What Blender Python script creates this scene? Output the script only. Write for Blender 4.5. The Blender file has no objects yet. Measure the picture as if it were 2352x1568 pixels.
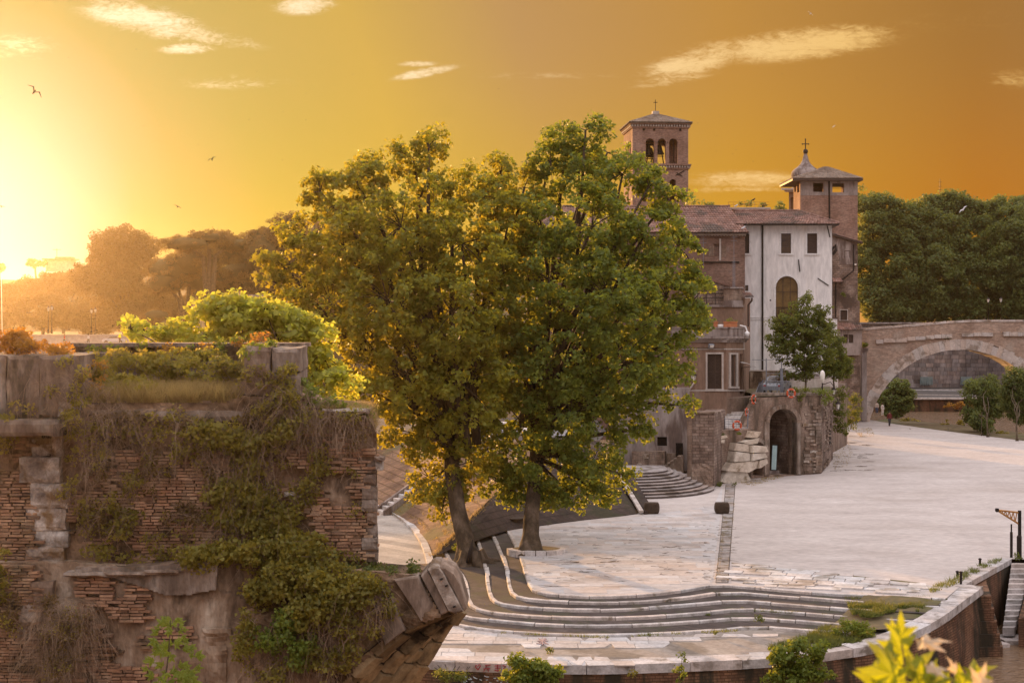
import bpy, math, random
import numpy as np
from mathutils import Vector, Matrix, noise as mnoise
from mathutils.geometry import tessellate_polygon
random.seed(7); RNG = np.random.default_rng(7)
sc = bpy.context.scene
COL = sc.collection
R = math.radians
F, HZ, CX, CH = 3266.7, 740.0, 1176.0, 12.0      # focal length in reference pixels, horizon row, centre column, eye height

# ------------------------------------------------------------------ camera
cam_d = bpy.data.cameras.new('camera'); cam = bpy.data.objects.new('camera', cam_d); COL.objects.link(cam)
cam.location = (0, 0, CH); cam.rotation_euler = (R(90), 0, 0)
cam_d.sensor_width = 36; cam_d.lens = 36 * F / 2352
cam_d.shift_y = -(784 - HZ) / 2352
cam_d.clip_start = 0.2; cam_d.clip_end = 9000
cam_d.dof.use_dof = True; cam_d.dof.focus_distance = 95; cam_d.dof.aperture_fstop = 4.5
sc.camera = cam
# ------------------------------------------------------------------ colour management
vs = sc.view_settings
sc.display_settings.display_device = 'sRGB'
vs.view_transform = 'Standard'; vs.look = 'None'; vs.gamma = 1; vs.use_curve_mapping = False; vs.exposure = 0.65
try:
    sc.cycles.use_denoising = True
    sc.cycles.max_bounces = 6; sc.cycles.diffuse_bounces = 3; sc.cycles.glossy_bounces = 2
    sc.cycles.transmission_bounces = 4; sc.cycles.transparent_max_bounces = 6; sc.cycles.volume_bounces = 0
    sc.cycles.sample_clamp_indirect = 6; sc.cycles.caustics_reflective = False; sc.cycles.caustics_refractive = False
except Exception:
    pass
# ------------------------------------------------------------------ sun and sky
SUN_AZ, SUN_EL = -26.0, 6.5           # degrees left of the view axis, degrees above the horizon
sun_d = bpy.data.lights.new('sun', 'SUN'); sun = bpy.data.objects.new('sun', sun_d); COL.objects.link(sun)
sun_d.energy = 5.0; sun_d.angle = R(0.6); sun_d.color = (1.0, 0.53, 0.19)
SD = Vector((math.sin(R(SUN_AZ)) * math.cos(R(SUN_EL)), math.cos(R(SUN_AZ)) * math.cos(R(SUN_EL)), math.sin(R(SUN_EL))))
sun.rotation_euler = SD.to_track_quat('Z', 'Y').to_euler(); sun.location = SD * 500

class NT:
    """small helper to write node graphs"""
    def __init__(s, tree): s.t = tree; s.n = tree.nodes; s.l = tree.links; s.n.clear()
    def new(s, kind, **kw):
        nd = s.n.new(kind)
        for k, v in kw.items(): setattr(nd, k, v)
        return nd
    def put(s, sock, v):
        if isinstance(v, bpy.types.NodeSocket): s.l.new(v, sock)
        elif v is not None:
            if isinstance(v, (tuple, list)) and len(v) == 3 and sock.type == 'RGBA': v = (*v, 1)
            sock.default_value = v
    def m(s, op, a, b=None, c=None, clamp=False):
        nd = s.new('ShaderNodeMath', operation=op, use_clamp=clamp)
        s.put(nd.inputs[0], a)
        if b is not None: s.put(nd.inputs[1], b)
        if c is not None: s.put(nd.inputs[2], c)
        return nd.outputs[0]
    def vm(s, op, a, b=None):
        nd = s.new('ShaderNodeVectorMath', operation=op); s.put(nd.inputs[0], a)
        if b is not None: s.put(nd.inputs[1], b)
        return nd.outputs['Value'] if op in ('DOT_PRODUCT', 'LENGTH') else nd.outputs[0]
    def mix(s, f, a, b, mode='MIX'):
        nd = s.new('ShaderNodeMix', data_type='RGBA', blend_type=mode)
        s.put(nd.inputs[0], f); s.put(nd.inputs[6], a); s.put(nd.inputs[7], b)
        return nd.outputs[2]
    def ramp(s, f, pts, interp='LINEAR'):
        nd = s.new('ShaderNodeValToRGB'); cr = nd.color_ramp; cr.interpolation = interp
        while len(cr.elements) < len(pts): cr.elements.new(0.5)
        for e, (p, c) in zip(cr.elements, pts):
            e.position = p; e.color = (*c, 1) if len(c) == 3 else c
        s.put(nd.inputs[0], f); return nd.outputs[0]
    def rng(s, v, a, b, c=0.0, d=1.0, smooth=True):
        nd = s.new('ShaderNodeMapRange', interpolation_type='SMOOTHSTEP' if smooth else 'LINEAR')
        for i, x in enumerate((v, a, b, c, d)): s.put(nd.inputs[i], x)
        return nd.outputs[0]
    def noise(s, vec, scale, detail=4, rough=.55, dist=0.0):
        nd = s.new('ShaderNodeTexNoise'); s.put(nd.inputs['Vector'], vec); nd.inputs['Scale'].default_value = scale
        nd.inputs['Detail'].default_value = detail; nd.inputs['Roughness'].default_value = rough; nd.inputs['Distortion'].default_value = dist
        return nd.outputs[0]
    def mapping(s, vec, sc_=(1, 1, 1), rot=(0, 0, 0), loc=(0, 0, 0)):
        nd = s.new('ShaderNodeMapping'); s.put(nd.inputs[0], vec); nd.inputs['Location'].default_value = loc
        nd.inputs['Rotation'].default_value = rot; nd.inputs['Scale'].default_value = sc_
        return nd.outputs[0]

world = bpy.data.worlds.new('World'); sc.world = world; world.use_nodes = True
w = NT(world.node_tree)
out = w.new('ShaderNodeOutputWorld')
sky = w.new('ShaderNodeTexSky', sky_type='NISHITA', sun_disc=False, sun_elevation=R(SUN_EL), sun_rotation=R(SUN_AZ), altitude=50, air_density=1.6, dust_density=3.0, ozone_density=1.0)
bg_n = w.new('ShaderNodeBackground'); w.l.new(w.mix(1.0, sky.outputs[0], (.16, .115, .13), 'MULTIPLY'), bg_n.inputs[0]); bg_n.inputs[1].default_value = 0.05
tc = w.new('ShaderNodeTexCoord').outputs['Generated']
dirn = w.vm('NORMALIZE', tc)
sep = w.new('ShaderNodeSeparateXYZ'); w.l.new(dirn, sep.inputs[0])
X, Y_, Z = sep.outputs
glow_dir = Vector((math.sin(R(-21.5)) * math.cos(R(4.0)), math.cos(R(-21.5)) * math.cos(R(4.0)), math.sin(R(4.0))))
ang = w.m('MULTIPLY', w.m('ARCCOSINE', w.vm('DOT_PRODUCT', dirn, tuple(glow_dir))), 180 / math.pi)       # degrees from the glow
# colours of the evening sky by angle from the sun, one set low and one set a little higher
low = w.ramp(w.m('DIVIDE', ang, 120.0), [(0.0, (.30, .42, .62)), (.03, (.15, .28, .45)), (.056, (.09, .22, .08)), (.096, (.20, .31, .008)),
      (.14, (.46, .36, .012)), (.25, (.59, .30, .004)), (.33, (.50, .165, .002)), (.5, (.46, .20, .03)), (.7, (.46, .28, .16)), (1.0, (.42, .34, .36))])
mid = w.ramp(w.m('DIVIDE', ang, 120.0), [(0.0, (.30, .42, .58)), (.035, (.14, .30, .30)), (.07, (.09, .26, .085)), (.105, (.29, .29, .066)), (.14, (.47, .335, .052)),
      (.19, (.41, .24, .078)), (.256, (.46, .225, .032)), (.33, (.33, .145, .018)), (.5, (.30, .17, .09)), (.7, (.42, .30, .24)), (1.0, (.45, .38, .40))])
elev = w.m('MULTIPLY', w.m('ARCSINE', Z), 180 / math.pi)
base = w.mix(w.rng(elev, 1.0, 12.0), low, mid)
high = (1.66, 1.50, 1.52)                                                                              # pale lilac overhead
base = w.mix(w.rng(elev, 13.0, 42.0), base, high)
# thin clouds: u = x/y, v = z/y are directions, so the clouds stand at infinity
ysafe = w.m('MAXIMUM', Y_, 0.05)
u = w.m('DIVIDE', X, ysafe); v = w.m('DIVIDE', Z, ysafe)
comb = w.new('ShaderNodeCombineXYZ'); w.l.new(u, comb.inputs[0]); w.l.new(v, comb.inputs[1]); uv = comb.outputs[0]
streak = w.noise(w.mapping(uv, (16, 85, 1), (0, 0, R(7))), 1.0, 8, .68, 1.0)
fine = w.noise(w.mapping(uv, (110, 260, 1), (0, 0, R(-55))), 1.0, 4, .6, 1.6)
cloudm = None
def cpx(x, y): return ((x - CX) / F, (HZ - y) / F)
for (x, y, rx, ry, tilt, amt) in [(1850, 100, 240, 45, 6, 1.0), (1600, 140, 160, 40, 16, .75), (1540, 185, 120, 16, 8, .6), (2330, 180, 90, 30, 0, .4),
        (430, 112, 80, 16, 2, .8), (700, 14, 85, 24, 3, .85), (330, 44, 190, 46, -14, .75), (480, 85, 160, 30, -8, .45), (540, 190, 160, 22, 0, .35), (975, 168, 95, 14, 10, .8),
        (960, 147, 60, 9, 0, .55), (1720, 412, 190, 26, 0, .6), (1700, 436, 150, 12, 0, .45), (1250, 175, 250, 12, 0, .25), (40, 110, 110, 40, 0, .4), (2200, 50, 300, 40, 4, .15)]:
    cu, cv = cpx(x, y)
    p = w.mapping(w.vm('SUBTRACT', uv, (cu, cv, 0)), (F / rx, F / ry, 0), (0, 0, 0))
    t_ = R(tilt)
    if tilt:
        q = w.mapping(w.vm('SUBTRACT', uv, (cu, cv, 0)), (1, 1, 1), (0, 0, -t_)); p = w.mapping(q, (F / rx, F / ry, 0))
    g = w.m('MULTIPLY', w.rng(w.vm('LENGTH', p), 1.25, 0.15), amt)
    cloudm = g if cloudm is None else w.m('MAXIMUM', cloudm, g)
tex = w.m('ADD', w.m('MULTIPLY', streak, .62), w.m('MULTIPLY', fine, .38))
cl = w.m('MULTIPLY', w.rng(w.m('ADD', tex, w.m('MULTIPLY', cloudm, .34)), .50, .84), w.rng(cloudm, 0.0, .5))
cloudcol = w.mix(w.rng(ang, 8.0, 38.0), (1.0, .90, .66), (.92, .58, .19))
base = w.mix(w.m('MULTIPLY', cl, .85, clamp=True), base, cloudcol)
bg_c = w.new('ShaderNodeBackground'); w.l.new(base, bg_c.inputs[0]); bg_c.inputs[1].default_value = 0.62
add = w.new('ShaderNodeAddShader'); w.l.new(bg_n.outputs[0], add.inputs[0]); w.l.new(bg_c.outputs[0], add.inputs[1])
w.l.new(add.outputs[0], out.inputs[0])

# ------------------------------------------------------------------ materials
def material(name, cols, scale=1.0, bump=0.0, bscale=None, rough=.9, island=0.0, objrand=0.0, stretch=(1, 1, 1), stain=None, stain_scale=.4,
             stain_pos=(.5, .62), metal=0.0, spec=.3, detail=5, bricks=None, rot=0.0):
    """cols: 2-3 colours mixed by noise; island / objrand vary brightness per loose piece / per object; stain = second colour in patches"""
    mt = bpy.data.materials.new(name); mt.use_nodes = True; t = NT(mt.node_tree)
    o = t.new('ShaderNodeOutputMaterial'); b = t.new('ShaderNodeBsdfPrincipled'); t.l.new(b.outputs[0], o.inputs[0])
    geo = t.new('ShaderNodeNewGeometry'); pos = geo.outputs['Position']
    mp = t.mapping(pos, stretch, (0, 0, rot))
    n1 = t.noise(mp, scale, detail, .62)
    pts = [(.34, cols[0]), (.66, cols[-1])] if len(cols) == 2 else [(.3, cols[0]), (.5, cols[1]), (.7, cols[2])]
    c = t.ramp(n1, pts)
    hgt = n1
    if bricks:                                    # courses for walls too far to show brick by brick
        bw, bh, mort, mcol = bricks
        sp = t.new('ShaderNodeSeparateXYZ'); t.l.new(pos, sp.inputs[0]); cb = t.new('ShaderNodeCombineXYZ')
        t.l.new(t.m('ADD', sp.outputs[0], sp.outputs[1]), cb.inputs[0]); t.l.new(sp.outputs[2], cb.inputs[1])
        br = t.new('ShaderNodeTexBrick'); t.l.new(cb.outputs[0], br.inputs[0])
        br.inputs['Scale'].default_value = 1; br.inputs['Brick Width'].default_value = bw; br.inputs['Row Height'].default_value = bh
        br.inputs['Mortar Size'].default_value = mort; br.inputs['Mortar Smooth'].default_value = .3
        br.inputs['Color1'].default_value = (.72, .72, .72, 1); br.inputs['Color2'].default_value = (1.18, 1.15, 1.1, 1); br.inputs['Mortar'].default_value = (*mcol, 1)
        c = t.mix(1.0, c, br.outputs[0], 'MULTIPLY')
    if stain:
        n2 = t.noise(t.mapping(pos, stretch, (0, 0, rot), (7.3, 1.7, 3.1)), stain_scale, 6, .6, .4)
        c = t.mix(t.rng(n2, *stain_pos), c, stain)
    n3 = t.noise(mp, scale * 9, 3, .6)
    c = t.mix(1.0, c, t.ramp(n3, [(.3, (.82, .82, .82)), (.7, (1.15, 1.15, 1.15))]), 'MULTIPLY')
    if island or objrand:
        src = t.new('ShaderNodeObjectInfo').outputs['Random'] if objrand else geo.outputs['Random Per Island']
        a = island or objrand
        r1 = t.m('ADD', t.m('MULTIPLY', src, 2 * a), 1 - a)
        cc = t.new('ShaderNodeCombineXYZ'); 
        r2 = t.m('FRACT', t.m('MULTIPLY', src, 17.3))
        t.l.new(r1, cc.inputs[0]); t.l.new(t.m('MULTIPLY', r1, t.m('ADD', t.m('MULTIPLY', r2, .12), .94)), cc.inputs[1])
        t.l.new(t.m('MULTIPLY', r1, t.m('ADD', t.m('MULTIPLY', r2, .22), .89)), cc.inputs[2])
        c = t.mix(1.0, c, cc.outputs[0], 'MULTIPLY')
    t.l.new(c, b.inputs['Base Color'])
    b.inputs['Roughness'].default_value = rough; b.inputs['Metallic'].default_value = metal
    b.inputs['Specular IOR Level'].default_value = spec
    if bump:
        bp = t.new('ShaderNodeBump'); bp.inputs['Strength'].default_value = 1.0; bp.inputs['Distance'].default_value = bump
        hh = t.m('ADD', t.noise(mp, (bscale or scale * 5), 6, .65), t.m('MULTIPLY', hgt, .6))
        t.l.new(hh, bp.inputs['Height']); t.l.new(bp.outputs[0], b.inputs['Normal'])
    return mt

def leaf_material(name, c1, c2, trans, tcol, scale=.5, rough=.55):
    mt = bpy.data.materials.new(name); mt.use_nodes = True; t = NT(mt.node_tree)
    o = t.new('ShaderNodeOutputMaterial'); b = t.new('ShaderNodeBsdfPrincipled')
    geo = t.new('ShaderNodeNewGeometry')
    rnd = geo.outputs['Random Per Island']
    n = t.noise(geo.outputs['Position'], scale, 3, .6)
    f = t.m('ADD', t.m('MULTIPLY', rnd, .5), t.m('MULTIPLY', t.rng(n, .35, .65), .5))
    c = t.mix(f, c1, c2)
    t.l.new(c, b.inputs['Base Color']); b.inputs['Roughness'].default_value = rough; b.inputs['Specular IOR Level'].default_value = .35
    tr = t.new('ShaderNodeBsdfTranslucent'); t.l.new(t.mix(f, tcol, tuple(min(1, x * 1.35) for x in tcol)), tr.inputs[0])
    mx = t.new('ShaderNodeMixShader'); mx.inputs[0].default_value = trans
    t.l.new(b.outputs[0], mx.inputs[1]); t.l.new(tr.outputs[0], mx.inputs[2]); t.l.new(mx.outputs[0], o.inputs[0])
    return mt

M = {}
M['paving'] = material('travertine_paving', [(.44, .405, .39), (.525, .49, .475), (.59, .56, .545)], .45, .006, 8, .75, island=.05, stretch=(.45, 1.0, 1), stain=(.40, .355, .325), stain_scale=.12, stain_pos=(.50, .8))
M['slab'] = material('travertine_slab', [(.44, .41, .39), (.58, .55, .53), (.66, .63, .62)], .8, .006, 8, .75, objrand=.10, stain=(.34, .30, .26), stain_scale=.7)
M['kerb'] = material('white_kerb_stone', [(.36, .325, .30), (.54, .50, .475), (.68, .645, .62)], 2.2, .012, 12, .8, objrand=.14, stain=(.17, .14, .10), stain_scale=1.6, stain_pos=(.54, .72))
M['tread'] = material('grey_brick_tread', [(.06, .048, .045), (.095, .077, .071), (.14, .115, .107)], .9, .01, 14, .9, bricks=(.24, .12, .012, (.7, .7, .7)), stain=(.07, .065, .045), stain_scale=.8)
M['mud'] = material('dried_mud', [(.27, .23, .20), (.36, .32, .28)], .6, .006, 6, .85, stain=(.20, .17, .14), stain_scale=.5)
M['striphall'] = material('grey_strip_slab', [(.20, .18, .17), (.33, .30, .285), (.44, .41, .39)], 1.2, .01, 9, .85, objrand=.2, stain=(.15, .12, .08), stain_scale=1.2)
M['zoneslab'] = material('plaza_slab_stone', [(.40, .37, .355), (.53, .495, .48), (.62, .59, .575)], .6, .006, 8, .75, island=.09, stretch=(.6, 1.2, 1), stain=(.33, .28, .25), stain_scale=.35, stain_pos=(.52, .75))
M['quay'] = material('quay_paving', [(.42, .39, .37), (.60, .565, .55)], .7, .006, 8, .75, island=.08)
M['stepstone'] = material('worn_step_stone', [(.22, .18, .165), (.33, .285, .265), (.42, .37, .35)], 1.4, .01, 10, .85, objrand=.08, stain=(.14, .11, .09), stain_scale=.9)
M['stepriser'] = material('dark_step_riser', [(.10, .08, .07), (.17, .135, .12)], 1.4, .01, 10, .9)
M['coping'] = material('quay_coping_stone', [(.30, .27, .25), (.50, .46, .44), (.62, .58, .57)], 1.4, .012, 10, .8, objrand=.10, stain=(.18, .15, .12), stain_scale=1.1, stain_pos=(.52, .7))
M['brickwall'] = material('quay_brick_wall', [(.11, .055, .035), (.19, .10, .06), (.25, .15, .09)], .7, .02, 10, .95, bricks=(.34, .11, .02, (.45, .4, .35)), stain=(.035, .028, .018), stain_scale=.7, stain_pos=(.42, .6), stretch=(1.3, 1.3, .3))
M['romanbrick'] = material('roman_brick', [(.22, .115, .07), (.34, .20, .125), (.46, .32, .21)], 2.2, .01, 20, .95, island=.30, stain=(.10, .07, .04), stain_scale=.9, stain_pos=(.5, .7))
M['romanbrick_o'] = material('roman_brick_piece', [(.22, .12, .075), (.34, .205, .13), (.48, .34, .22)], 2.2, .01, 20, .95, objrand=.30, stain=(.10, .07, .04), stain_scale=.9, stain_pos=(.5, .7))
M['ruinmortar'] = material('ruin_mortar', [(.15, .09, .052), (.29, .19, .12), (.44, .32, .22)], 1.3, .04, 9, .95, stain=(.07, .045, .025), stain_scale=.7, stain_pos=(.45, .62), stretch=(1, 1, 1.0))  # ruin mortar, plaster and stone tinted warm in place of the orange glare
M['ruinplaster'] = material('ruin_weathered_plaster', [(.13, .08, .048), (.29, .205, .14), (.48, .395, .31)], 1.5, .02, 9, .9, stain=(.09, .06, .04), stain_scale=1.0, stain_pos=(.5, .66), stretch=(1.3, 1, .5))
M['ruinstone'] = material('weathered_grey_stone', [(.11, .075, .055), (.235, .175, .135), (.40, .33, .275)], 1.6, .02, 12, .9, objrand=.08, stain=(.09, .07, .05), stain_scale=1.2, stain_pos=(.5, .7), stretch=(1.4, 1, .5))
M['ruinmarble'] = material('old_marble_block', [(.12, .09, .075), (.34, .285, .24), (.70, .64, .58)], 2.6, .03, 10, .8, objrand=.18, stain=(.20, .13, .07), stain_scale=1.5, stain_pos=(.5, .65))
M['soffit'] = material('arch_soffit_stone', [(.10, .065, .035), (.24, .17, .09), (.38, .29, .17)], 1.5, .02, 8, .9, objrand=.35, stain=(.035, .022, .012), stain_scale=.9, stain_pos=(.5, .62))
M['bark'] = material('plane_bark', [(.025, .017, .011), (.07, .05, .032), (.15, .11, .08)], 2.2, .03, 9, .95, stretch=(1, 1, .35))
M['twig'] = material('twig_bark', [(.07, .05, .03), (.16, .12, .08)], 3, 0, None, .9)
M['straw'] = material('dry_vine_stem', [(.13, .08, .05), (.26, .18, .12), (.38, .28, .20)], 3, 0, None, .9, island=.3)
M['towerbrick'] = material('tower_brick', [(.24, .145, .11), (.33, .21, .165), (.41, .28, .225)], .55, .012, 8, .95, bricks=(.24, .075, .008, (.85, .83, .8)), stain=(.36, .28, .22), stain_scale=.5, stain_pos=(.55, .8))
M['churchbrick'] = material('church_brick', [(.16, .095, .072), (.23, .145, .115), (.30, .20, .16)], .6, .015, 8, .95, bricks=(.26, .08, .009, (.85, .83, .8)), stain=(.30, .25, .22), stain_scale=.45, stain_pos=(.58, .8))
M['oldstone'] = material('rubble_stone_wall', [(.14, .095, .075), (.24, .175, .145), (.38, .31, .27)], .9, .04, 5, .95, bricks=(.42, .22, .03, (.6, .58, .55)), stain=(.10, .07, .055), stain_scale=.5)
M['tuff'] = material('tuff_masonry', [(.15, .10, .075), (.26, .185, .145), (.38, .30, .25)], .8, .03, 7, .95, bricks=(.26, .07, .012, (.7, .68, .65)), stain=(.10, .075, .055), stain_scale=.6, stain_pos=(.46, .66), stretch=(1.4, 1.4, .4))
M['brownplaster'] = material('brown_plaster', [(.18, .115, .08), (.25, .16, .115), (.30, .205, .15)], .5, .006, 6, .9, stain=(.37, .30, .25), stain_scale=.7, stain_pos=(.62, .8), stretch=(1.4, 1.4, .4))
M['greyplaster'] = material('grey_plaster', [(.22, .18, .165), (.32, .27, .25), (.40, .35, .33)], .6, .008, 6, .9, stain=(.15, .11, .095), stain_scale=.5, stretch=(1.4, 1.4, .4))
M['whiteplaster'] = material('white_plaster', [(.74, .70, .67), (.79, .765, .745), (.83, .81, .80)], .25, .004, 6, .85, stain=(.70, .63, .56), stain_scale=.35, stain_pos=(.55, .8), stretch=(1.4, 1.4, .35))
M['trim'] = material('pale_stone_trim', [(.42, .36, .32), (.56, .51, .47)], 1.2, .004, 6, .8)
M['whitetrim'] = material('white_window_surround', [(.74, .72, .70), (.82, .80, .79)], 1, 0, None, .7)
M['tile'] = material('clay_roof_tile', [(.15, .085, .07), (.25, .145, .115), (.34, .22, .18)], 1.4, .01, 9, .9, island=.22, stain=(.12, .09, .075), stain_scale=.4)
M['greytile'] = material('weathered_roof_tile', [(.19, .14, .11), (.28, .22, .175), (.36, .29, .24)], 1.4, .01, 9, .9, island=.2)
M['iron'] = material('dark_iron', [(.018, .014, .012), (.04, .03, .026)], 4, 0, None, .6, metal=.3)
M['paintediron'] = material('grey_painted_rail', [(.16, .17, .20), (.24, .25, .28)], 3, 0, None, .5)
M['rust'] = material('rusty_orange_iron', [(.30, .13, .035), (.48, .24, .07)], 5, .002, 20, .7)
M['shutter'] = material('brown_wood_shutter', [(.06, .038, .028), (.10, .065, .05)], 3, .003, 12, .6, stretch=(1, 1, 8))
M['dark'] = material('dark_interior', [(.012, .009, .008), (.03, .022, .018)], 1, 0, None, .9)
M['glass'] = material('dull_window_glass', [(.05, .03, .018), (.10, .06, .03)], .8, 0, None, .12, spec=.6)
M['amberglass'] = material('amber_window_glass', [(.09, .05, .012), (.17, .10, .03), (.24, .14, .04)], .8, 0, None, .3, spec=.5)
M['lampglass'] = material('frosted_lamp_glass', [(.75, .72, .66), (.88, .85, .78)], 3, 0, None, .3)
M['terracotta'] = material('terracotta', [(.42, .15, .07), (.52, .21, .10)], 3, .004, 12, .8)
M['orange'] = material('orange_lifering', [(.50, .075, .03), (.60, .11, .04)], 2, 0, None, .5)
M['whiteplastic'] = material('white_plastic', [(.75, .74, .72), (.82, .81, .80)], 2, 0, None, .4)
M['panelblue'] = material('pale_blue_panel', [(.38, .56, .58), (.50, .68, .69)], 2.5, 0, None, .5)
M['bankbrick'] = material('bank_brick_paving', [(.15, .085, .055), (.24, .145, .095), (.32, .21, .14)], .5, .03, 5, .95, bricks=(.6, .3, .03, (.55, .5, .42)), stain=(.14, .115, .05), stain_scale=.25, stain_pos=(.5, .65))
M['bankshade'] = material('bank_shade_brick', [(.035, .024, .02), (.065, .046, .04), (.095, .07, .06)], .5, .03, 5, .95, bricks=(.6, .3, .03, (.6, .55, .5)), stain=(.05, .045, .025), stain_scale=.25)  # same bank brick, its shade put into a darker colour
M['pathstone'] = material('path_paving', [(.42, .38, .34), (.56, .52, .48)], .7, .008, 6, .75, bricks=(1.3, .9, .02, (.6, .55, .5)))
M['whiteprow'] = material('cream_travertine', [(.40, .33, .26), (.58, .50, .41), (.68, .61, .52)], 1.6, .02, 9, .85, objrand=.08, stain=(.22, .16, .10), stain_scale=1.0, stain_pos=(.55, .72))
M['block'] = material('dark_tufa_block', [(.055, .038, .028), (.10, .07, .05)], 3, .03, 9, .95)
M['bridgebrick'] = material('bridge_brick', [(.36, .255, .20), (.46, .34, .275), (.54, .425, .355)], .45, .02, 5, .95, bricks=(.35, .14, .02, (.8, .78, .74)), stain=(.45, .37, .31), stain_scale=.3, stain_pos=(.52, .72))
M['bridgestone'] = material('bridge_travertine', [(.50, .42, .37), (.60, .52, .47), (.68, .61, .56)], .8, .02, 7, .9, objrand=.07, stain=(.33, .26, .21), stain_scale=.8)
M['bankwall'] = material('embankment_block', [(.16, .12, .11), (.28, .225, .20), (.40, .34, .31)], .35, .02, 5, .9, island=.32, stain=(.13, .105, .10), stain_scale=.12, stain_pos=(.42, .62), stretch=(1.5, 1.5, .5))
M['asphalt'] = material('asphalt', [(.06, .055, .052), (.10, .09, .085)], .6, .004, 9, .9)
M['earth'] = material('earth', [(.12, .09, .05), (.20, .16, .09)], .15, .03, 2, .95, stain=(.08, .09, .03), stain_scale=.1)
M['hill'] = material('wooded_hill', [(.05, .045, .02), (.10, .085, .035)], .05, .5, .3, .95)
M['skin'] = material('skin', [(.45, .28, .2), (.5, .32, .23)], 2, 0, None, .6)
M['hair'] = material('dark_hair', [(.03, .02, .015), (.05, .035, .025)], 2, 0, None, .7)
for nm, c in dict(red=(.45, .05, .04), darkcloth=(.04, .04, .05), whitecloth=(.7, .7, .7), bluecloth=(.08, .22, .4), jeans=(.07, .1, .18), maroon=(.16, .03, .03), carwhite=(.7, .7, .72), carsilver=(.35, .38, .42)).items():
    M[nm] = material(nm, [tuple(x * .9 for x in c), c], 2, 0, None, .35 if nm.startswith('car') else .85)
M['rubber'] = material('tyre_rubber', [(.02, .02, .02), (.03, .03, .03)], 2, 0, None, .8)
M['faintgraffiti'] = material('faded_pink_spray', [(.42, .30, .29), (.46, .33, .32)], 3, 0, None, .8)
M['graffiti'] = material('red_spray_paint', [(.30, .03, .04), (.38, .05, .06)], 3, 0, None, .8)
M['palegraffiti'] = material('pale_blue_spray', [(.38, .45, .48), (.5, .55, .56)], 3, 0, None, .8)
M['greygraffiti'] = material('grey_green_spray', [(.14, .18, .18), (.22, .26, .25)], 1, 0, None, .8)
M['bird'] = material('bird_feathers', [(.03, .025, .02), (.07, .055, .04)], 3, 0, None, .8)
M['gull'] = material('gull_feathers', [(.6, .6, .62), (.75, .75, .77)], 3, 0, None, .8)
# foliage
M['leafL'] = leaf_material('plane_leaf_west', (.075, .105, .018), (.20, .235, .042), .47, (.60, .50, .035))
M['leafR'] = leaf_material('plane_leaf_east', (.062, .10, .022), (.165, .22, .05), .44, (.46, .47, .045))
M['leafY'] = leaf_material('young_plane_leaf', (.15, .19, .04), (.30, .33, .09), .52, (.85, .75, .08), 1.0)
M['leafO'] = leaf_material('oleander_leaf', (.055, .08, .016), (.155, .19, .035), .40, (.3, .3, .04), 1.0)
M['leafD'] = leaf_material('far_tree_leaf', (.06, .085, .024), (.17, .215, .065), .38, (.34, .36, .07), .15)
M['leafP'] = leaf_material('pine_needles', (.035, .03, .012), (.07, .06, .02), .30, (.35, .2, .03), .15)
M['leafV'] = leaf_material('creeper_leaf', (.085, .092, .018), (.25, .235, .05), .42, (.6, .46, .05), 1.5)
M['leafG'] = leaf_material('bright_shrub_leaf', (.09, .13, .02), (.20, .26, .045), .45, (.35, .38, .04), 1.5)
M['leafB'] = leaf_material('brown_creeper_leaf', (.075, .052, .02), (.17, .125, .05), .35, (.35, .22, .05), 1.5)
M['leafA'] = leaf_material('autumn_creeper_leaf', (.16, .08, .02), (.26, .17, .04), .5, (.75, .38, .05), 1.5)
M['grass'] = leaf_material('green_weeds', (.06, .085, .02), (.13, .16, .04), .35, (.3, .3, .05), 1.5)
M['drygrass'] = leaf_material('dry_grass', (.20, .15, .07), (.36, .28, .14), .45, (.5, .36, .12), 1.5)
M['nearleaf'] = leaf_material('backlit_near_leaf', (.10, .15, .015), (.24, .28, .02), .55, (.50, .55, .015), 12)
M['paleleaf'] = leaf_material('pale_leaf_underside', (.5, .46, .36), (.6, .5, .38), .4, (.9, .6, .3), 12)

# water
mt = bpy.data.materials.new('river_water'); mt.use_nodes = True; t = NT(mt.node_tree)
o = t.new('ShaderNodeOutputMaterial'); b = t.new('ShaderNodeBsdfPrincipled'); t.l.new(b.outputs[0], o.inputs[0])
geo = t.new('ShaderNodeNewGeometry')
b.inputs['Base Color'].default_value = (.20, .125, .07, 1); b.inputs['Roughness'].default_value = .10; b.inputs['IOR'].default_value = 1.33
bp = t.new('ShaderNodeBump'); bp.inputs['Distance'].default_value = .22; bp.inputs['Strength'].default_value = 1
hn = t.m('ADD', t.noise(t.mapping(geo.outputs['Position'], (1, 1.6, 1)), 1.6, 5, .6, .8), t.m('MULTIPLY', t.noise(geo.outputs['Position'], .25, 2), 1.0))
t.l.new(hn, bp.inputs['Height']); t.l.new(bp.outputs[0], b.inputs['Normal']); M['water'] = mt

# ------------------------------------------------------------------ geometry helpers
def P(px, py, Y): return Vector(((px - CX) * Y / F, Y, CH - (py - HZ) * Y / F))
def G(px, py, z=0.0):
    Y = (CH - z) * F / (py - HZ); return Vector(((px - CX) * Y / F, Y, z))

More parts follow.
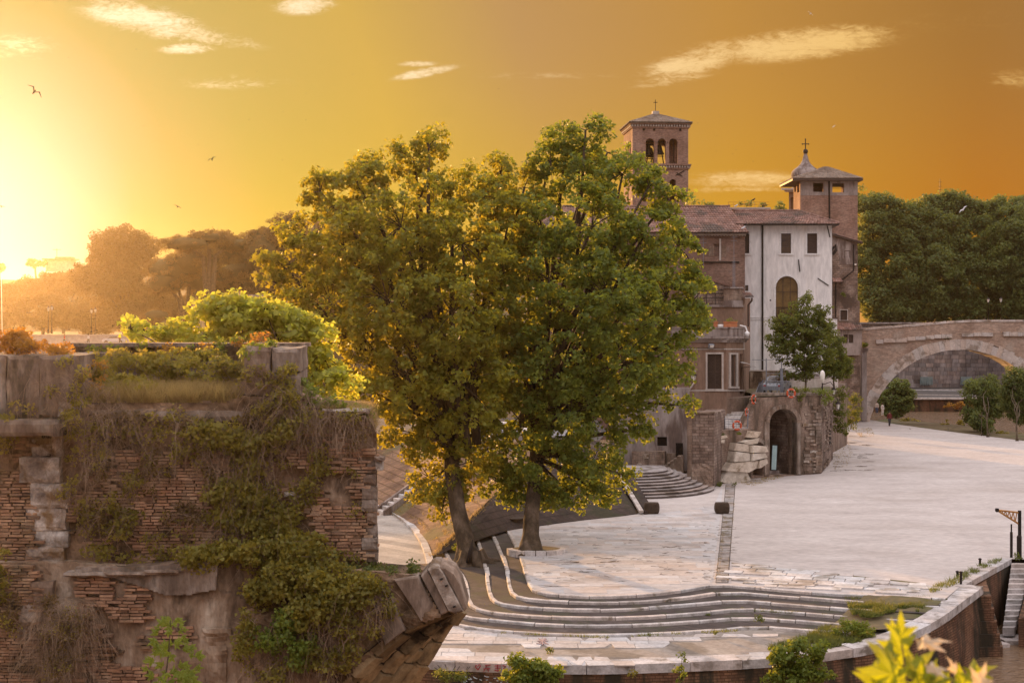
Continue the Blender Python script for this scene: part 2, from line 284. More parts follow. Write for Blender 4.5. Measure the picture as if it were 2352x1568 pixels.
WL = {}
def wloc(o): return WL.get(o.name, Vector((0, 0, 0))) if o else Vector((0, 0, 0))
def thing(name, label, cat, loc=(0, 0, 0), group=None, kind=None):
    o = bpy.data.objects.new(name, None); COL.objects.link(o); o.location = loc; o.empty_display_size = .3
    if label: o['label'] = label
    if cat: o['category'] = cat
    if group: o['group'] = group
    if kind: o['kind'] = kind
    WL[o.name] = Vector(loc); return o
def tag(o, label=None, cat=None, group=None, kind=None):
    for k, v_ in (('label', label), ('category', cat), ('group', group), ('kind', kind)):
        if v_: o[k] = v_
    return o
def mesh_obj(name, me, parent=None):
    o = bpy.data.objects.new(name, me); COL.objects.link(o)
    if parent: o.parent = parent
    WL[o.name] = wloc(parent).copy(); return o

class MB:
    def __init__(s): s.v = []; s.f = []
    def add(s, vs, fs):
        b = len(s.v); s.v += [tuple(x) for x in vs]; s.f += [tuple(i + b for i in f) for f in fs]; return s
    def hexa(s, a):      # 8 points: bottom ring 0-3, top ring 4-7
        return s.add(a, [(3, 2, 1, 0), (4, 5, 6, 7), (0, 1, 5, 4), (1, 2, 6, 5), (2, 3, 7, 6), (3, 0, 4, 7)])
    def box(s, c, size, rz=0.0, tilt=None):
        x, y, z = (q / 2 for q in size); m_ = Matrix.Rotation(rz, 3, 'Z')
        if tilt: m_ = m_ @ Matrix.Rotation(tilt[0], 3, 'X') @ Matrix.Rotation(tilt[1], 3, 'Y')
        pts = [(-x, -y, -z), (x, -y, -z), (x, y, -z), (-x, y, -z), (-x, -y, z), (x, -y, z), (x, y, z), (-x, y, z)]
        return s.hexa([Vector(c) + m_ @ Vector(p) for p in pts])
    def prism(s, poly, z0, z1):
        n = len(poly); A = [(p[0], p[1], z0) for p in poly]; B = [(p[0], p[1], z1) for p in poly]
        tr = tessellate_polygon([[Vector((p[0], p[1], 0)) for p in poly]])
        s.add(A + B, [tuple(reversed(q)) for q in tr] + [tuple(i + n for i in q) for q in tr] + [(i, (i + 1) % n, (i + 1) % n + n, i + n) for i in range(n)]); return s
    def sheet(s, pts):
        tr = tessellate_polygon([[Vector((p[0], p[1], 0)) for p in pts]]); 
        fs = []
        for q in tr:
            a, b_, c_ = (Vector(pts[i]) for i in q)
            fs.append(q if (b_ - a).cross(c_ - a).z > 0 else tuple(reversed(q)))
        return s.add(pts, fs)
    def tube(s, pts, rad, n=6, caps=True):
        pts = [Vector(p) for p in pts]
        if not isinstance(rad, (list, tuple)): rad = [rad] * len(pts)
        base = len(s.v); prev = None
        for i, p in enumerate(pts):
            d = (pts[min(i + 1, len(pts) - 1)] - pts[max(i - 1, 0)])
            if d.length < 1e-9: d = Vector((0, 0, 1))
            d.normalize()
            if prev is None:
                a = d.orthogonal().normalized()
            else:
                a = prev - d * prev.dot(d)
                a = a.normalized() if a.length > 1e-6 else d.orthogonal().normalized()
            prev = a; b_ = d.cross(a)
            for k in range(n):
                t_ = 2 * math.pi * k / n; s.v.append(tuple(p + (a * math.cos(t_) + b_ * math.sin(t_)) * rad[i]))
        for i in range(len(pts) - 1):
            for k in range(n):
                s.f.append((base + i * n + k, base + i * n + (k + 1) % n, base + (i + 1) * n + (k + 1) % n, base + (i + 1) * n + k))
        if caps:
            s.f.append(tuple(base + k for k in reversed(range(n)))); s.f.append(tuple(base + (len(pts) - 1) * n + k for k in range(n)))
        return s
    def lathe(s, c, prof, n=12, sx=1.0, sy=1.0):
        base = len(s.v); c = Vector(c)
        for r_, z_ in prof:
            for k in range(n):
                t_ = 2 * math.pi * k / n; s.v.append((c.x + r_ * math.cos(t_) * sx, c.y + r_ * math.sin(t_) * sy, c.z + z_))
        for i in range(len(prof) - 1):
            for k in range(n):
                s.f.append((base + i * n + k, base + i * n + (k + 1) % n, base + (i + 1) * n + (k + 1) % n, base + (i + 1) * n + k))
        s.f.append(tuple(base + k for k in reversed(range(n)))); s.f.append(tuple(base + (len(prof) - 1) * n + k for k in range(n)))
        return s
    def build(s, name, mat, parent=None, smooth=False):
        off = wloc(parent)
        me = bpy.data.meshes.new(name)
        me.from_pydata([(x - off.x, y - off.y, z - off.z) for x, y, z in s.v], [], s.f); me.update()
        me.materials.append(M[mat] if isinstance(mat, str) else mat)
        if smooth: me.polygons.foreach_set('use_smooth', [True] * len(me.polygons))
        return mesh_obj(name, me, parent)

def copy_tree(o, parent=None):
    c = o.copy(); COL.objects.link(c)
    if parent: c.parent = parent
    for ch in list(o.children): copy_tree(ch, c)
    return c

class Plane:
    """a vertical plane through two points given as (column, distance); reference pixels are projected onto it"""
    def __init__(s, xa, ya, xb, yb):
        s.A = Vector(((xa - CX) * ya / F, ya)); s.B = Vector(((xb - CX) * yb / F, yb))
        s.u = (s.B - s.A).normalized(); s.nrm = Vector((s.u.y, -s.u.x))          # towards the camera
    def Yat(s, px):
        d = Vector(((px - CX) / F, 1.0)); den = d.dot(s.nrm); return s.A.dot(s.nrm) / den
    def at(s, px, py, off=0.0):
        p = P(px, py, s.Yat(px)); return Vector((p.x + s.nrm.x * off, p.y + s.nrm.y * off, p.z))
    def facade(s, mb, poly, holes=(), t=.4, off=0.0):
        loops = [[s.at(x, y, off) for x, y in poly]] + [[s.at(x, y, off) for x, y in h] for h in holes]
        flat = [p for l in loops for p in l]; n = len(flat); back = [Vector((p.x - s.nrm.x * t, p.y - s.nrm.y * t, p.z)) for p in flat]
        l2 = [[Vector((Vector((p.x, p.y)).dot(s.u), p.z, 0)) for p in l] for l in loops]
        tr = tessellate_polygon(l2)
        fs = [tuple(q) for q in tr] + [tuple(i + n for i in reversed(q)) for q in tr]
        b = 0
        for l in loops:
            k = len(l)
            for i in range(k): fs.append((b + i, b + (i + 1) % k, b + (i + 1) % k + n, b + i + n))
            b += k
        return mb.add(flat + back, fs)
    def box(s, mb, x0, y0, x1, y1, d0, d1):
        """box over the pixel rectangle, from d0 to d1 in front of the plane"""
        a = [s.at(x0, y1), s.at(x1, y1), s.at(x1, y0), s.at(x0, y0)]
        f = [Vector((p.x + s.nrm.x * d1, p.y + s.nrm.y * d1, p.z)) for p in a]; k = [Vector((p.x + s.nrm.x * d0, p.y + s.nrm.y * d0, p.z)) for p in a]
        return mb.hexa([f[0], f[1], k[1], k[0], f[3], f[2], k[2], k[3]])
    def poly(s, mb, pts, d0, d1):
        return s.facade(mb, pts, (), d1 - d0, d1)

def rect(x0, y0, x1, y1): return [(x0, y0), (x1, y0), (x1, y1), (x0, y1)]
def arch(x0, y0, x1, y1, n=10):
    cx, r = (x0 + x1) / 2, (x1 - x0) / 2
    return [(cx - r * math.cos(math.pi * i / n), y0 + r - r * math.sin(math.pi * i / n)) for i in range(n + 1)] + [(x1, y1), (x0, y1)]

def window(pl, parent, x0, y0, x1, y1, fw=3, fmat='trim', pmat='glass', depth=.22, bars=(1, 2), sill=True, archtop=False, label=None, name='window'):
    mb = MB()
    if archtop: pl.poly(mb, arch(x0, y0, x1, y1), -depth - .04, -depth)
    else: pl.box(mb, x0, y0, x1, y1, -depth - .04, -depth)
    wn = mb.build(name, pmat, parent)
    if label: wn['label'] = label
    fr = MB()
    if archtop:
        r = (x1 - x0) / 2; cx = (x0 + x1) / 2; n = 10
        o_ = [(cx - (r + fw) * math.cos(math.pi * i / n), y0 + r - (r + fw) * math.sin(math.pi * i / n)) for i in range(n + 1)]
        i_ = [(cx - r * math.cos(math.pi * i / n), y0 + r - r * math.sin(math.pi * i / n)) for i in range(n + 1)]
        for k in range(n): pl.poly(fr, [o_[k], o_[k + 1], i_[k + 1], i_[k]], -.03, .05)
        pl.box(fr, x0 - fw, y0 + r, x0, y1, -.03, .05); pl.box(fr, x1, y0 + r, x1 + fw, y1, -.03, .05)
    elif fw:
        pl.box(fr, x0 - fw, y0 - fw, x1 + fw, y0, -.03, .05); pl.box(fr, x0 - fw, y0, x0, y1, -.03, .05); pl.box(fr, x1, y0, x1 + fw, y1, -.03, .05)
        if sill: pl.box(fr, x0 - fw - 1.5, y1, x1 + fw + 1.5, y1 + fw * .9, -.03, .12)
    if fw: fr.build('frame', fmat, wn)
    if bars:
        gb = MB(); w_ = .55
        for i in range(1, bars[0] + 1):
            x = x0 + (x1 - x0) * i / (bars[0] + 1); pl.box(gb, x - w_, y0 + (2 if archtop else 0), x + w_, y1, -depth, -depth + .05)
        for j in range(1, bars[1] + 1):
            y = y0 + (y1 - y0) * j / (bars[1] + 1); pl.box(gb, x0, y - w_, x1, y + w_, -depth, -depth + .045)
        gb.build('glazing_bars', 'shutter', wn)
    return wn

def tile_roof(mb, a, b_, c_, d_, pitch=.26, course=.45, amp=.07):
    """half-round clay tiles; a-b eave (left to right), d-c ridge"""
    a, b_, c_, d_ = map(Vector, (a, b_, c_, d_))
    n = max(2, int((b_ - a).length / pitch)); m_ = max(1, int(((d_ - a).length + (c_ - b_).length) / 2 / course))
    up = (b_ - a).cross(d_ - a).normalized()
    if up.z < 0: up = -up
    for i in range(n):
        for j in range(m_):
            j0, j1 = j / m_, (j + 1) / m_
            vs_, jit = [], random.uniform(-.012, .012)
            for jj, lift in ((j0, .035), (j1, .0)):
                for k in range(5):
                    s_ = (i + k / 4) / n; p = a.lerp(b_, s_).lerp(d_.lerp(c_, s_), jj); h = amp * math.sin(math.pi * k / 4) + lift + jit
                    vs_.append(p + up * h)
            vs_.append(a.lerp(b_, i / n).lerp(d_.lerp(c_, i / n), j0)); vs_.append(a.lerp(b_, (i + 1) / n).lerp(d_.lerp(c_, (i + 1) / n), j0))
            mb.add(vs_, [(k, k + 1, k + 6, k + 5) for k in range(4)] + [(10, 0, 1, 2, 3, 4, 11)])

# --- foliage from many leaf-sized faces
def leaf_mesh(name, pos, size, nrm_bias=None, parent=None, mat='leafL', aspect=.75, fold=.25, droop=0.0):
    """pos (n,3) array, size (n,) array"""
    n = len(pos); rg = RNG
    nv = rg.normal(size=(n, 3))
    if nrm_bias is not None: nv = nv * .75 + nrm_bias
    nv /= np.linalg.norm(nv, axis=1)[:, None] + 1e-9
    a = rg.normal(size=(n, 3)); a[:, 2] -= droop; a -= nv * (a * nv).sum(1)[:, None]; a /= np.linalg.norm(a, axis=1)[:, None] + 1e-9
    b_ = np.cross(nv, a); s_ = size[:, None]
    p0 = pos - a * s_ * .5; p2 = pos + a * s_ * .5
    p1 = pos + b_ * s_ * .5 * aspect + nv * s_ * fold - a * s_ * .08; p3 = pos - b_ * s_ * .5 * aspect + nv * s_ * fold - a * s_ * .08
    co = np.stack([p0, p1, p2, p3], 1).reshape(-1, 3)
    off = wloc(parent); co = co - np.array(off)
    me = bpy.data.meshes.new(name); me.vertices.add(4 * n); me.vertices.foreach_set('co', co.astype(np.float32).ravel())
    me.loops.add(4 * n); me.loops.foreach_set('vertex_index', np.arange(4 * n, dtype=np.int32))
    me.polygons.add(n); me.polygons.foreach_set('loop_start', np.arange(0, 4 * n, 4, dtype=np.int32))
    me.update(calc_edges=True); me.materials.append(M[mat])
    return mesh_obj(name, me, parent)

def clump_points(ells, density, clump_r, per, shell=(.45, 1.05), flat=.75, strays=.0):
    """ells: (x,y,z, rx,ry,rz) ellipsoids. returns leaf positions, outward bias, clump centres"""
    P_, B_, C_ = [], [], []
    for (x, y, z, rx, ry, rz) in ells:
        nc = max(2, int(density * (rx * rz + rx * ry + ry * rz) / 3 * 4))
        d = RNG.normal(size=(nc, 3)); d /= np.linalg.norm(d, axis=1)[:, None]
        rr = RNG.uniform(shell[0], shell[1], nc) ** .8
        if strays: rr = np.where(RNG.random(nc) < strays, RNG.uniform(1.0, 1.3, nc), rr)
        c = np.array([x, y, z]) + d * rr[:, None] * np.array([rx, ry, rz])
        for k in range(nc):
            r_ = clump_r * RNG.uniform(.6, 1.35); m_ = int(per * RNG.uniform(.6, 1.4) * (r_ / clump_r) ** 1.5) + 2
            q = RNG.normal(size=(m_, 3)); q /= np.linalg.norm(q, axis=1)[:, None]; q *= (RNG.uniform(0, 1, m_) ** .45)[:, None]
            q[:, 2] *= flat; P_.append(c[k] + q * r_); bb = q * .35 + np.array([0, 0, .55]) + d[k] * .5; B_.append(bb)
        C_.append(c)
    return np.concatenate(P_), np.concatenate(B_), np.concatenate(C_)

def ell_px(lst, Y, depthf=1.0, jit=0.0):
    out_ = []
    for e in lst:
        x, y, rx, ry = e[:4]; dy = e[4] if len(e) > 4 else RNG.uniform(-jit, jit)
        p = P(x, y, Y + dy); k = (Y + dy) / F; out_.append((p.x, p.y, p.z, rx * k, (rx + ry) / 2 * k * depthf, ry * k))
    return out_

def limbs(mb, base, r0, ells, trunk_top, seed=0, twigs=None, twig_frac=.3):
    rnd = random.Random(seed); base = Vector(base); tt = Vector(trunk_top)
    pts = []; n = 7
    for i in range(n + 1):
        s_ = i / n; p = base.lerp(tt, s_); p.x += math.sin(s_ * 3 + seed) * r0 * .5; pts.append(p)
    flare = [r0 * (1.0 + .75 * max(0, 1 - i * 1.9 / 2) ** 2 - .04 * i * 8 / n) for i in range(n + 1)]
    if r0 > .4:            # main trunks: knotted bark surface
        n2, ns = 46, 34; b0 = len(mb.v)
        for i in range(n2 + 1):
            f_ = i / n2 * n; k_ = min(int(f_), n - 1); c = pts[k_].lerp(pts[k_ + 1], f_ - k_); rr_ = flare[k_] + (flare[k_ + 1] - flare[k_]) * (f_ - k_)
            for j in range(ns):
                a_ = 2 * math.pi * j / ns; q = Vector((math.cos(a_) * 1.6, math.sin(a_) * 1.6, c.z * .55 + seed * 9)); d_ = 1 + .16 * mnoise.fractal(q, .8, 2.1, 5) + .05 * mnoise.noise(q * 5) + max(0, 1 - i / 8) * .22 * math.sin(a_ * 4 + seed)
                mb.v.append((c.x + math.cos(a_) * rr_ * d_, c.y + math.sin(a_) * rr_ * d_, c.z))
        for i in range(n2):
            for j in range(ns): mb.f.append((b0 + i * ns + j, b0 + i * ns + (j + 1) % ns, b0 + (i + 1) * ns + (j + 1) % ns, b0 + (i + 1) * ns + j))
    else:
        mb.tube(pts, flare, 14)
    ends = []
    for (x, y, z, rx, ry, rz) in ells:
        e = Vector((x, y, z)); s_ = rnd.uniform(.75, 1.0); st = base.lerp(tt, s_)
        if e.z < st.z: st = base.lerp(tt, .7)
        L = (e - st).length; mid_ = st.lerp(e, .45); mid_.z += .12 * L * rnd.uniform(.2, 1); mid_.x += rnd.uniform(-.06, .06) * L
        rr = min(r0 * .5, .028 * L + .04)
        mb.tube([st, st.lerp(mid_, .5) + Vector((rnd.uniform(-.2, .2), rnd.uniform(-.2, .2), .1)), mid_, mid_.lerp(e, .5) + Vector((rnd.uniform(-.3, .3), rnd.uniform(-.3, .3), 0)), e], [rr, rr * .8, rr * .62, rr * .45, rr * .25], 6)
        ends.append((mid_, e, rr * .3))
    if twigs is not None:
        E = np.array([tuple(e[1]) for e in ends] + [tuple(e[0].lerp(e[1], .5)) for e in ends])
        for c in twigs:
            if rnd.random() > twig_frac: continue
            k = int(np.argmin(((E - c) ** 2).sum(1))); a = Vector(E[k]); b_ = Vector(c); m_ = a.lerp(b_, .5); m_.z += .15
            mb.tube([a, m_, b_], [.035, .022, .01], 3, caps=False)

def tree(name, label, base, ells, mat, leaf, clump_r, per, density, r0, top, group=None, seed=0, cat='tree', bark='bark', twig_frac=.3, shell=(.45, 1.05), aspect=.8, strays=.0):
    t_ = thing(name, label, cat, base, group)
    pos, bias, cen = clump_points(ells, density, clump_r, per, shell, .75, strays)
    size = RNG.uniform(.7, 1.3, len(pos)) * leaf
    leaf_mesh('crown', pos, size, bias, t_, mat, aspect)
    mb = MB(); limbs(mb, base, r0, ells, top, seed, cen, twig_frac); mb.build('trunk', bark, t_, smooth=True)
    return t_

def grass_mesh(name, pts, h, w_, mat, parent=None, lean=.35):
    n = len(pts); pts = np.asarray(pts); hh = RNG.uniform(.4, 1.2, n) * h; an = RNG.uniform(0, 2 * math.pi, n)
    dx, dy = np.cos(an) * w_, np.sin(an) * w_; lx, ly = RNG.normal(0, lean, n) * hh, RNG.normal(0, lean, n) * hh
    p0 = pts + np.stack([-dx, -dy, 0 * dx], 1); p1 = pts + np.stack([dx, dy, 0 * dx], 1); p2 = pts + np.stack([lx, ly, hh], 1)
    co = np.stack([p0, p1, p2], 1).reshape(-1, 3) - np.array(wloc(parent))
    me = bpy.data.meshes.new(name); me.vertices.add(3 * n); me.vertices.foreach_set('co', co.astype(np.float32).ravel())
    me.loops.add(3 * n); me.loops.foreach_set('vertex_index', np.arange(3 * n, dtype=np.int32))
    me.polygons.add(n); me.polygons.foreach_set('loop_start', np.arange(0, 3 * n, 3, dtype=np.int32)); me.update(calc_edges=True); me.materials.append(M[mat])
    return mesh_obj(name, me, parent)

def inside(x, y, poly):
    c = False; j = len(poly) - 1
    for i in range(len(poly)):
        xi, yi = poly[i][:2]; xj, yj = poly[j][:2]
        if (yi > y) != (yj > y) and x < (xj - xi) * (y - yi) / (yj - yi) + xi: c = not c
        j = i
    return c

def resample(pts, step):
    pts = [Vector(p) for p in pts]; out_ = [pts[0]]; 
    for a, b_ in zip(pts, pts[1:]):
        L = (b_ - a).length; n = max(1, round(L / step))
        for i in range(1, n + 1): out_.append(a.lerp(b_, i / n))
    return out_
def smooth_line(pts, it=2):
    for _ in range(it):
        q = [pts[0]]
        for a, b_ in zip(pts, pts[1:]): q += [a.lerp(b_, .25), a.lerp(b_, .75)]
        pts = q + [pts[-1]]
    return pts
# ================================================================== LARGE STRUCTURE
ZS = [-.11 * k for k in range(7)]          # levels of the stepped terrace
ZQ = -.66                                    # low quay
ZW = -3.0                                    # river
mb = MB(); S_ = 4000
mb.add([(-S_, -300, ZW), (S_, -300, ZW), (S_, S_, ZW), (-S_, S_, ZW)], [(0, 1, 2, 3)])
tag(mb.build('river_water', 'water'), 'brown rippled river around the paved island', None, kind='structure')
mb = MB(); mb.add([(-S_, -300, -6), (S_, -300, -6), (S_, S_, -6), (-S_, S_, -6)], [(0, 1, 2, 3)])
tag(mb.build('river_bed', 'earth'), kind='structure')

def gl(pts, z): return [G(x, y, z) for x, y in pts]
BANDS = [
 [(1163,1214),(1188,1262),(1200,1300),(1216,1350),(1241,1360),(1296,1366),(1374,1369),(1491,1364),(1589,1351),(1644,1340),(1764,1350),(1898,1362),(2040,1368),(2173,1374)],
 [(1126,1224),(1140,1248),(1160,1298),(1164,1337),(1174,1366),(1218,1376),(1335,1382),(1452,1381.6),(1569,1372.6),(1670,1357),(1797,1367),(1958,1380),(2063,1389),(2158,1392)],
 [(1093,1236),(1106,1275),(1114,1310),(1118,1353),(1127,1377),(1159,1388),(1276,1398),(1413,1399),(1569,1388),(1688,1377),(1797,1385),(1942,1397),(2042,1404),(2133,1409)],
 [(1016,1259),(1030,1290),(1055,1314),(1068,1340),(1071,1384),(1100,1400),(1179,1410),(1296,1417),(1452,1417),(1608,1406),(1706,1396),(1817,1404),(1948,1415),(2100,1425)],
 [(975,1300),(985,1340),(1005,1392),(1061,1414),(1140,1423),(1257,1433),(1413,1435),(1569,1427),(1715,1415),(1864,1427),(1918,1432),(2032,1439),(2069,1441)],
 [(925,1330),(940,1385),(980,1418),(1044,1433),(1140,1447),(1296,1457),(1452,1456),(1608,1449),(1735,1436),(1858,1446),(1960,1452)]]
def left_offset(pts, d):
    out_ = []
    for i, p in enumerate(pts):
        t_ = (pts[min(i + 1, len(pts) - 1)] - pts[max(i - 1, 0)]).normalized(); out_.append(Vector((p.x - t_.y * d, p.y + t_.x * d, p.z)))
    return out_

terr = thing('stepped_terrace', None, None, (10, 62, 0), kind='structure'); terr['label'] = 'stepped brick terrace with white kerbs curving round the plaza'
back = [(1300, 1195), (1165, 1214)]
for k in range(1, 6):
    z = ZS[k]; line = left_offset(smooth_line(gl(BANDS[k], z), 2), .12)
    poly_ = [Vector((p.x, p.y, z - .02)) for p in line] + [Vector((G(x, y, z).x, G(x, y, z).y, z - .02)) for x, y in [(2190, 1360), (2190, 1300)] + back]
    m_ = MB(); m_.sheet(poly_); m_.build('tread', 'tread', terr)
for k in range(0, 6):
    z = ZS[k]; line = resample(smooth_line(gl(BANDS[k], z), 1), 1.0)
    # regroup into stones about 1.4 m long
    L = 0; cut = [line[0]]; nxt = random.uniform(1.1, 1.8); stones = []; cur = [line[0]]
    for a, b_ in zip(line, line[1:]):
        L += (b_ - a).length; cur.append(b_)
        if L > nxt: stones.append(cur); cur = [b_]; L = 0; nxt = random.uniform(1.1, 1.9)
    if len(cur) > 1: stones.append(cur)
    for st in stones:
        wd, dz, g_ = random.uniform(.15, .21), random.uniform(-.014, .012), random.uniform(.01, .03)
        px_mid = CX + st[0].x * F / st[0].y
        if k >= 1 and 1965 < px_mid < 2040: continue                # buried under weeds
        if 1160 < px_mid < 1200 and k == 0 and st[0].y > 68 and st[0].y < 73: pass
        st2 = [p.copy() for p in st]
        d0 = (st2[1] - st2[0]).normalized() * g_; d1 = (st2[-2] - st2[-1]).normalized() * g_; st2[0] = st2[0] + d0; st2[-1] = st2[-1] + d1
        jit = random.uniform(-.018, .018); o_ = left_offset(st2, jit); i_ = left_offset(st2, jit + wd); ch = left_offset(st2, jit + .03)
        m_ = MB(); n = len(st2); vs_ = []
        for q, (a, c_, b_) in enumerate(zip(o_, ch, i_)):
            vs_ += [(a.x, a.y, z - .135), (a.x, a.y, z + dz - .025), (c_.x, c_.y, z + dz), (b_.x, b_.y, z + dz), (b_.x, b_.y, z - .135)]
        fs = []
        for q in range(n - 1):
            for e in range(4): fs.append((q * 5 + e, (q + 1) * 5 + e, (q + 1) * 5 + e + 1, q * 5 + e + 1))
        fs += [(0, 1, 2, 3, 4), tuple((n - 1) * 5 + e for e in (4, 3, 2, 1, 0))]
        m_.add(vs_, fs); m_.build('kerb_stone', 'kerb', terr)

# plaza
b0 = left_offset(smooth_line(gl(BANDS[0], 0), 2), .10)
pl_poly = [Vector((p.x, p.y, -.012)) for p in b0] + [G(2207, 1344, -.012), G(2322, 1283, -.012), G(2420, 1285, -.012), G(3600, 1330, -.012), G(3600, 1100, -.012), G(2352, 1012, -.012), G(2160, 988, -.012), G(2060, 974, -.012), G(1985, 962, -.012), Vector((40, 172, -.012)), Vector((22, 125, -.012)), Vector((8, 112, -.012)), G(1470, 1178, -.012), G(1300, 1197, -.012)]
plaza = MB().sheet(pl_poly).build('plaza_paving', 'paving'); tag(plaza, 'broad pale travertine plaza', kind='structure')
# thin slabs over the left half of the plaza (joined: thousands of them), leaving hairline joints
mb = MB(); zone = [(p.x, p.y) for p in b0] + [(G(1660, 1340).x, G(1660, 1340).y)]
zpoly = [(G(x, y).x, G(x, y).y) for x, y in [(1175, 1218), (1300, 1203), (1462, 1186), (1640, 1160), (1660, 1115), (1655, 1180), (1636, 1336), (1589, 1347), (1491, 1359), (1374, 1364), (1296, 1361), (1245, 1355), (1222, 1345), (1205, 1300), (1190, 1262)]]
y = 60.0
while y < 105:
    dy = random.uniform(.55, .95); x = -2 + random.uniform(0, 1)
    while x < 18:
        dx = random.uniform(.9, 2.0)
        if inside(x + dx / 2, y + dy / 2, zpoly) and inside(x, y + dy / 2, zpoly) and inside(x + dx, y + dy / 2, zpoly) and inside(x + dx / 2, y, zpoly):
            mb.box((x + dx / 2, y + dy / 2, -.008 + random.uniform(-.004, .004)), (dx - .014, dy - .014, .016))
        x += dx
    y += dy
tag(mb.build('plaza_slabs', 'zoneslab', plaza), kind='stuff')
MB().sheet([Vector((x, y, -.009)) for x, y in zpoly]).build('joint_bed', 'paving', plaza)
MB().sheet([G(x, y, -.007) for x, y in [(1643.5, 1338), (1673, 1338), (1689.3, 1112), (1666.8, 1112)]]).build('strip_bed', 'block', plaza)
MB().sheet([G(x, y, -.007) for x, y in [(1680, 1291), (1800, 1305), (1960, 1321), (2112, 1337), (2112, 1339.5), (1960, 1323.5), (1800, 1307), (1680, 1293)]]).build('long_joint', 'earth', plaza)
# drain strip of separate slabs
strip = thing('drain_strip', 'narrow strip of grey slabs crossing the plaza beside a stone block', 'paving strip', G(1660, 1230))
A0, A1, B0, B1 = G(1645, 1337), G(1671, 1337), G(1668, 1112), G(1688, 1112)
s_ = 0.0; tot = ((A0 + A1) / 2 - (B0 + B1) / 2).length
while s_ < tot - .1:
    L = random.uniform(.35, .8) if s_ < 14 else random.uniform(.8, 1.7); f0, f1 = s_ / tot, min(1, (s_ + L - .05) / tot)
    a, b_, c_, d_ = A0.lerp(B0, f0), A1.lerp(B1, f0), A1.lerp(B1, f1), A0.lerp(B0, f1); dz = random.uniform(.008, .03)
    q = [Vector((v_.x, v_.y, -.05)) for v_ in (a, b_, c_, d_)] + [Vector((v_.x, v_.y, dz)) for v_ in (a, b_, c_, d_)]
    MB().hexa(q).build('slab', 'striphall', strip); s_ += L
# irregular slabs at the front right of the plaza
zp = [(G(x, y).x, G(x, y).y) for x, y in [(1682, 1292), (1800, 1306), (1960, 1322), (2110, 1338), (2160, 1350), (2120, 1362), (2000, 1362), (1898, 1358), (1764, 1346), (1682, 1338)]]
o_ = G(1682, 1338); ax = (G(2120, 1362) - o_).normalized(); ay = Vector((-ax.y, ax.x, 0)); cnt = 0
v_ = -.6
while v_ < 9 and cnt < 260:
    dv = random.uniform(.45, .8); u_ = random.uniform(-1, 0)
    while u_ < 19:
        du = random.uniform(.6, 1.6); c_ = o_ + ax * (u_ + du / 2) + ay * (v_ + dv / 2)
        if inside(c_.x, c_.y, zp) and random.random() > .06:
            tl = random.uniform(-.02, .02)
            MB().box((c_.x, c_.y, .012 + random.uniform(-.01, .018)), (du - random.uniform(.04, .1), dv - random.uniform(.03, .09), .07), math.atan2(ax.y, ax.x) + random.uniform(-.03, .03), (tl * .5, tl * .5)).build('slab', 'slab', plaza); cnt += 1
        u_ += du
    v_ += dv

def loft_sheet(a, b_, n, m_, amp=.0, lift=0.0):
    a, b_ = [Vector(p) for p in a], [Vector(p) for p in b_]
    def samp(l, t_):
        t_ *= len(l) - 1; i = min(int(t_), len(l) - 2); return l[i].lerp(l[i + 1], t_ - i)
    vs_ = []
    for i in range(n + 1):
        for j in range(m_ + 1):
            p = samp(a, i / n).lerp(samp(b_, i / n), j / m_); p.z += lift * math.sin(math.pi * j / m_) + amp * mnoise.fractal(p * .5, 1, 2, 4); vs_.append(tuple(p))
    return vs_, [(i * (m_ + 1) + j, (i + 1) * (m_ + 1) + j, (i + 1) * (m_ + 1) + j + 1, i * (m_ + 1) + j + 1) for i in range(n) for j in range(m_)]
# low quay
ow = [(860,1505,ZQ),(995,1517,ZQ),(1128,1523,ZQ),(1296,1527,ZQ),(1433,1526,ZQ),(1608,1520,ZQ),(1764,1512.5,ZQ),(1864,1502,ZQ),(1932,1493,ZQ),(2005,1482,-.63),(2060,1466,-.56),(2100,1450,-.45),(2160,1421,-.28),(2207,1385,-.10),(2258,1346,0)]
OW = smooth_line([G(x, y, z) for x, y, z in ow], 2)
inner = left_offset(OW, .9)
qp = [Vector((p.x, p.y, ZQ - .02)) for p in left_offset(OW, .2)][:-8] + [Vector((G(x, y, ZQ).x, G(x, y, ZQ).y, ZQ - .02)) for x, y in [(2190, 1395), (2150, 1330), (1700, 1340), (1200, 1350), (1000, 1330), (700, 1300), (600, 1480)]]
quay = MB().sheet(qp).build('low_quay', 'mud'); tag(quay, 'muddy low quay along the foot of the steps', kind='structure')
tag(MB().add(*loft_sheet([G(x, y, z) for x, y, z in [(1985, 1366, -.02), (2060, 1371, -.02), (2120, 1373, -.02), (2178, 1372, -.02)]], [G(x, y, z) for x, y, z in [(1900, 1448, -.60), (1990, 1448, -.54), (2050, 1444, -.46), (2105, 1424, -.36)]], 60, 40, .09, .03)).build('silted_steps', 'earth'), 'mud and silt burying the right end of the terrace steps', kind='structure')
# white paving showing through the mud
mb = MB()
za = [(1000,1437),(1130,1452),(1300,1462),(1480,1462),(1640,1455),(1740,1446),(1700,1458),(1640,1464),(1560,1472),(1525,1484),(1500,1492),(1420,1486),(1300,1489),(1180,1480),(1100,1480),(1010,1474)]
zb = [(960,1516),(985,1486),(1060,1486),(1110,1497),(1170,1500),(1230,1508),(1330,1508),(1420,1514),(1520,1510),(1540,1521),(1433,1524),(1296,1525),(1128,1520)]
zc = [[(1700,1462),(1760,1453),(1775,1459),(1740,1466)], [(1562,1472),(1600,1466),(1625,1469),(1615,1474)], [(1730,1492),(1790,1497),(1800,1505),(1740,1509)], [(1630,1511),(1700,1500),(1760,1506),(1700,1516)]]
def Z2(l): return [(G(x, y, ZQ).x, G(x, y, ZQ).y) for x, y in l]
zones = [Z2(za), Z2(zb)] + [Z2(q) for q in zc]
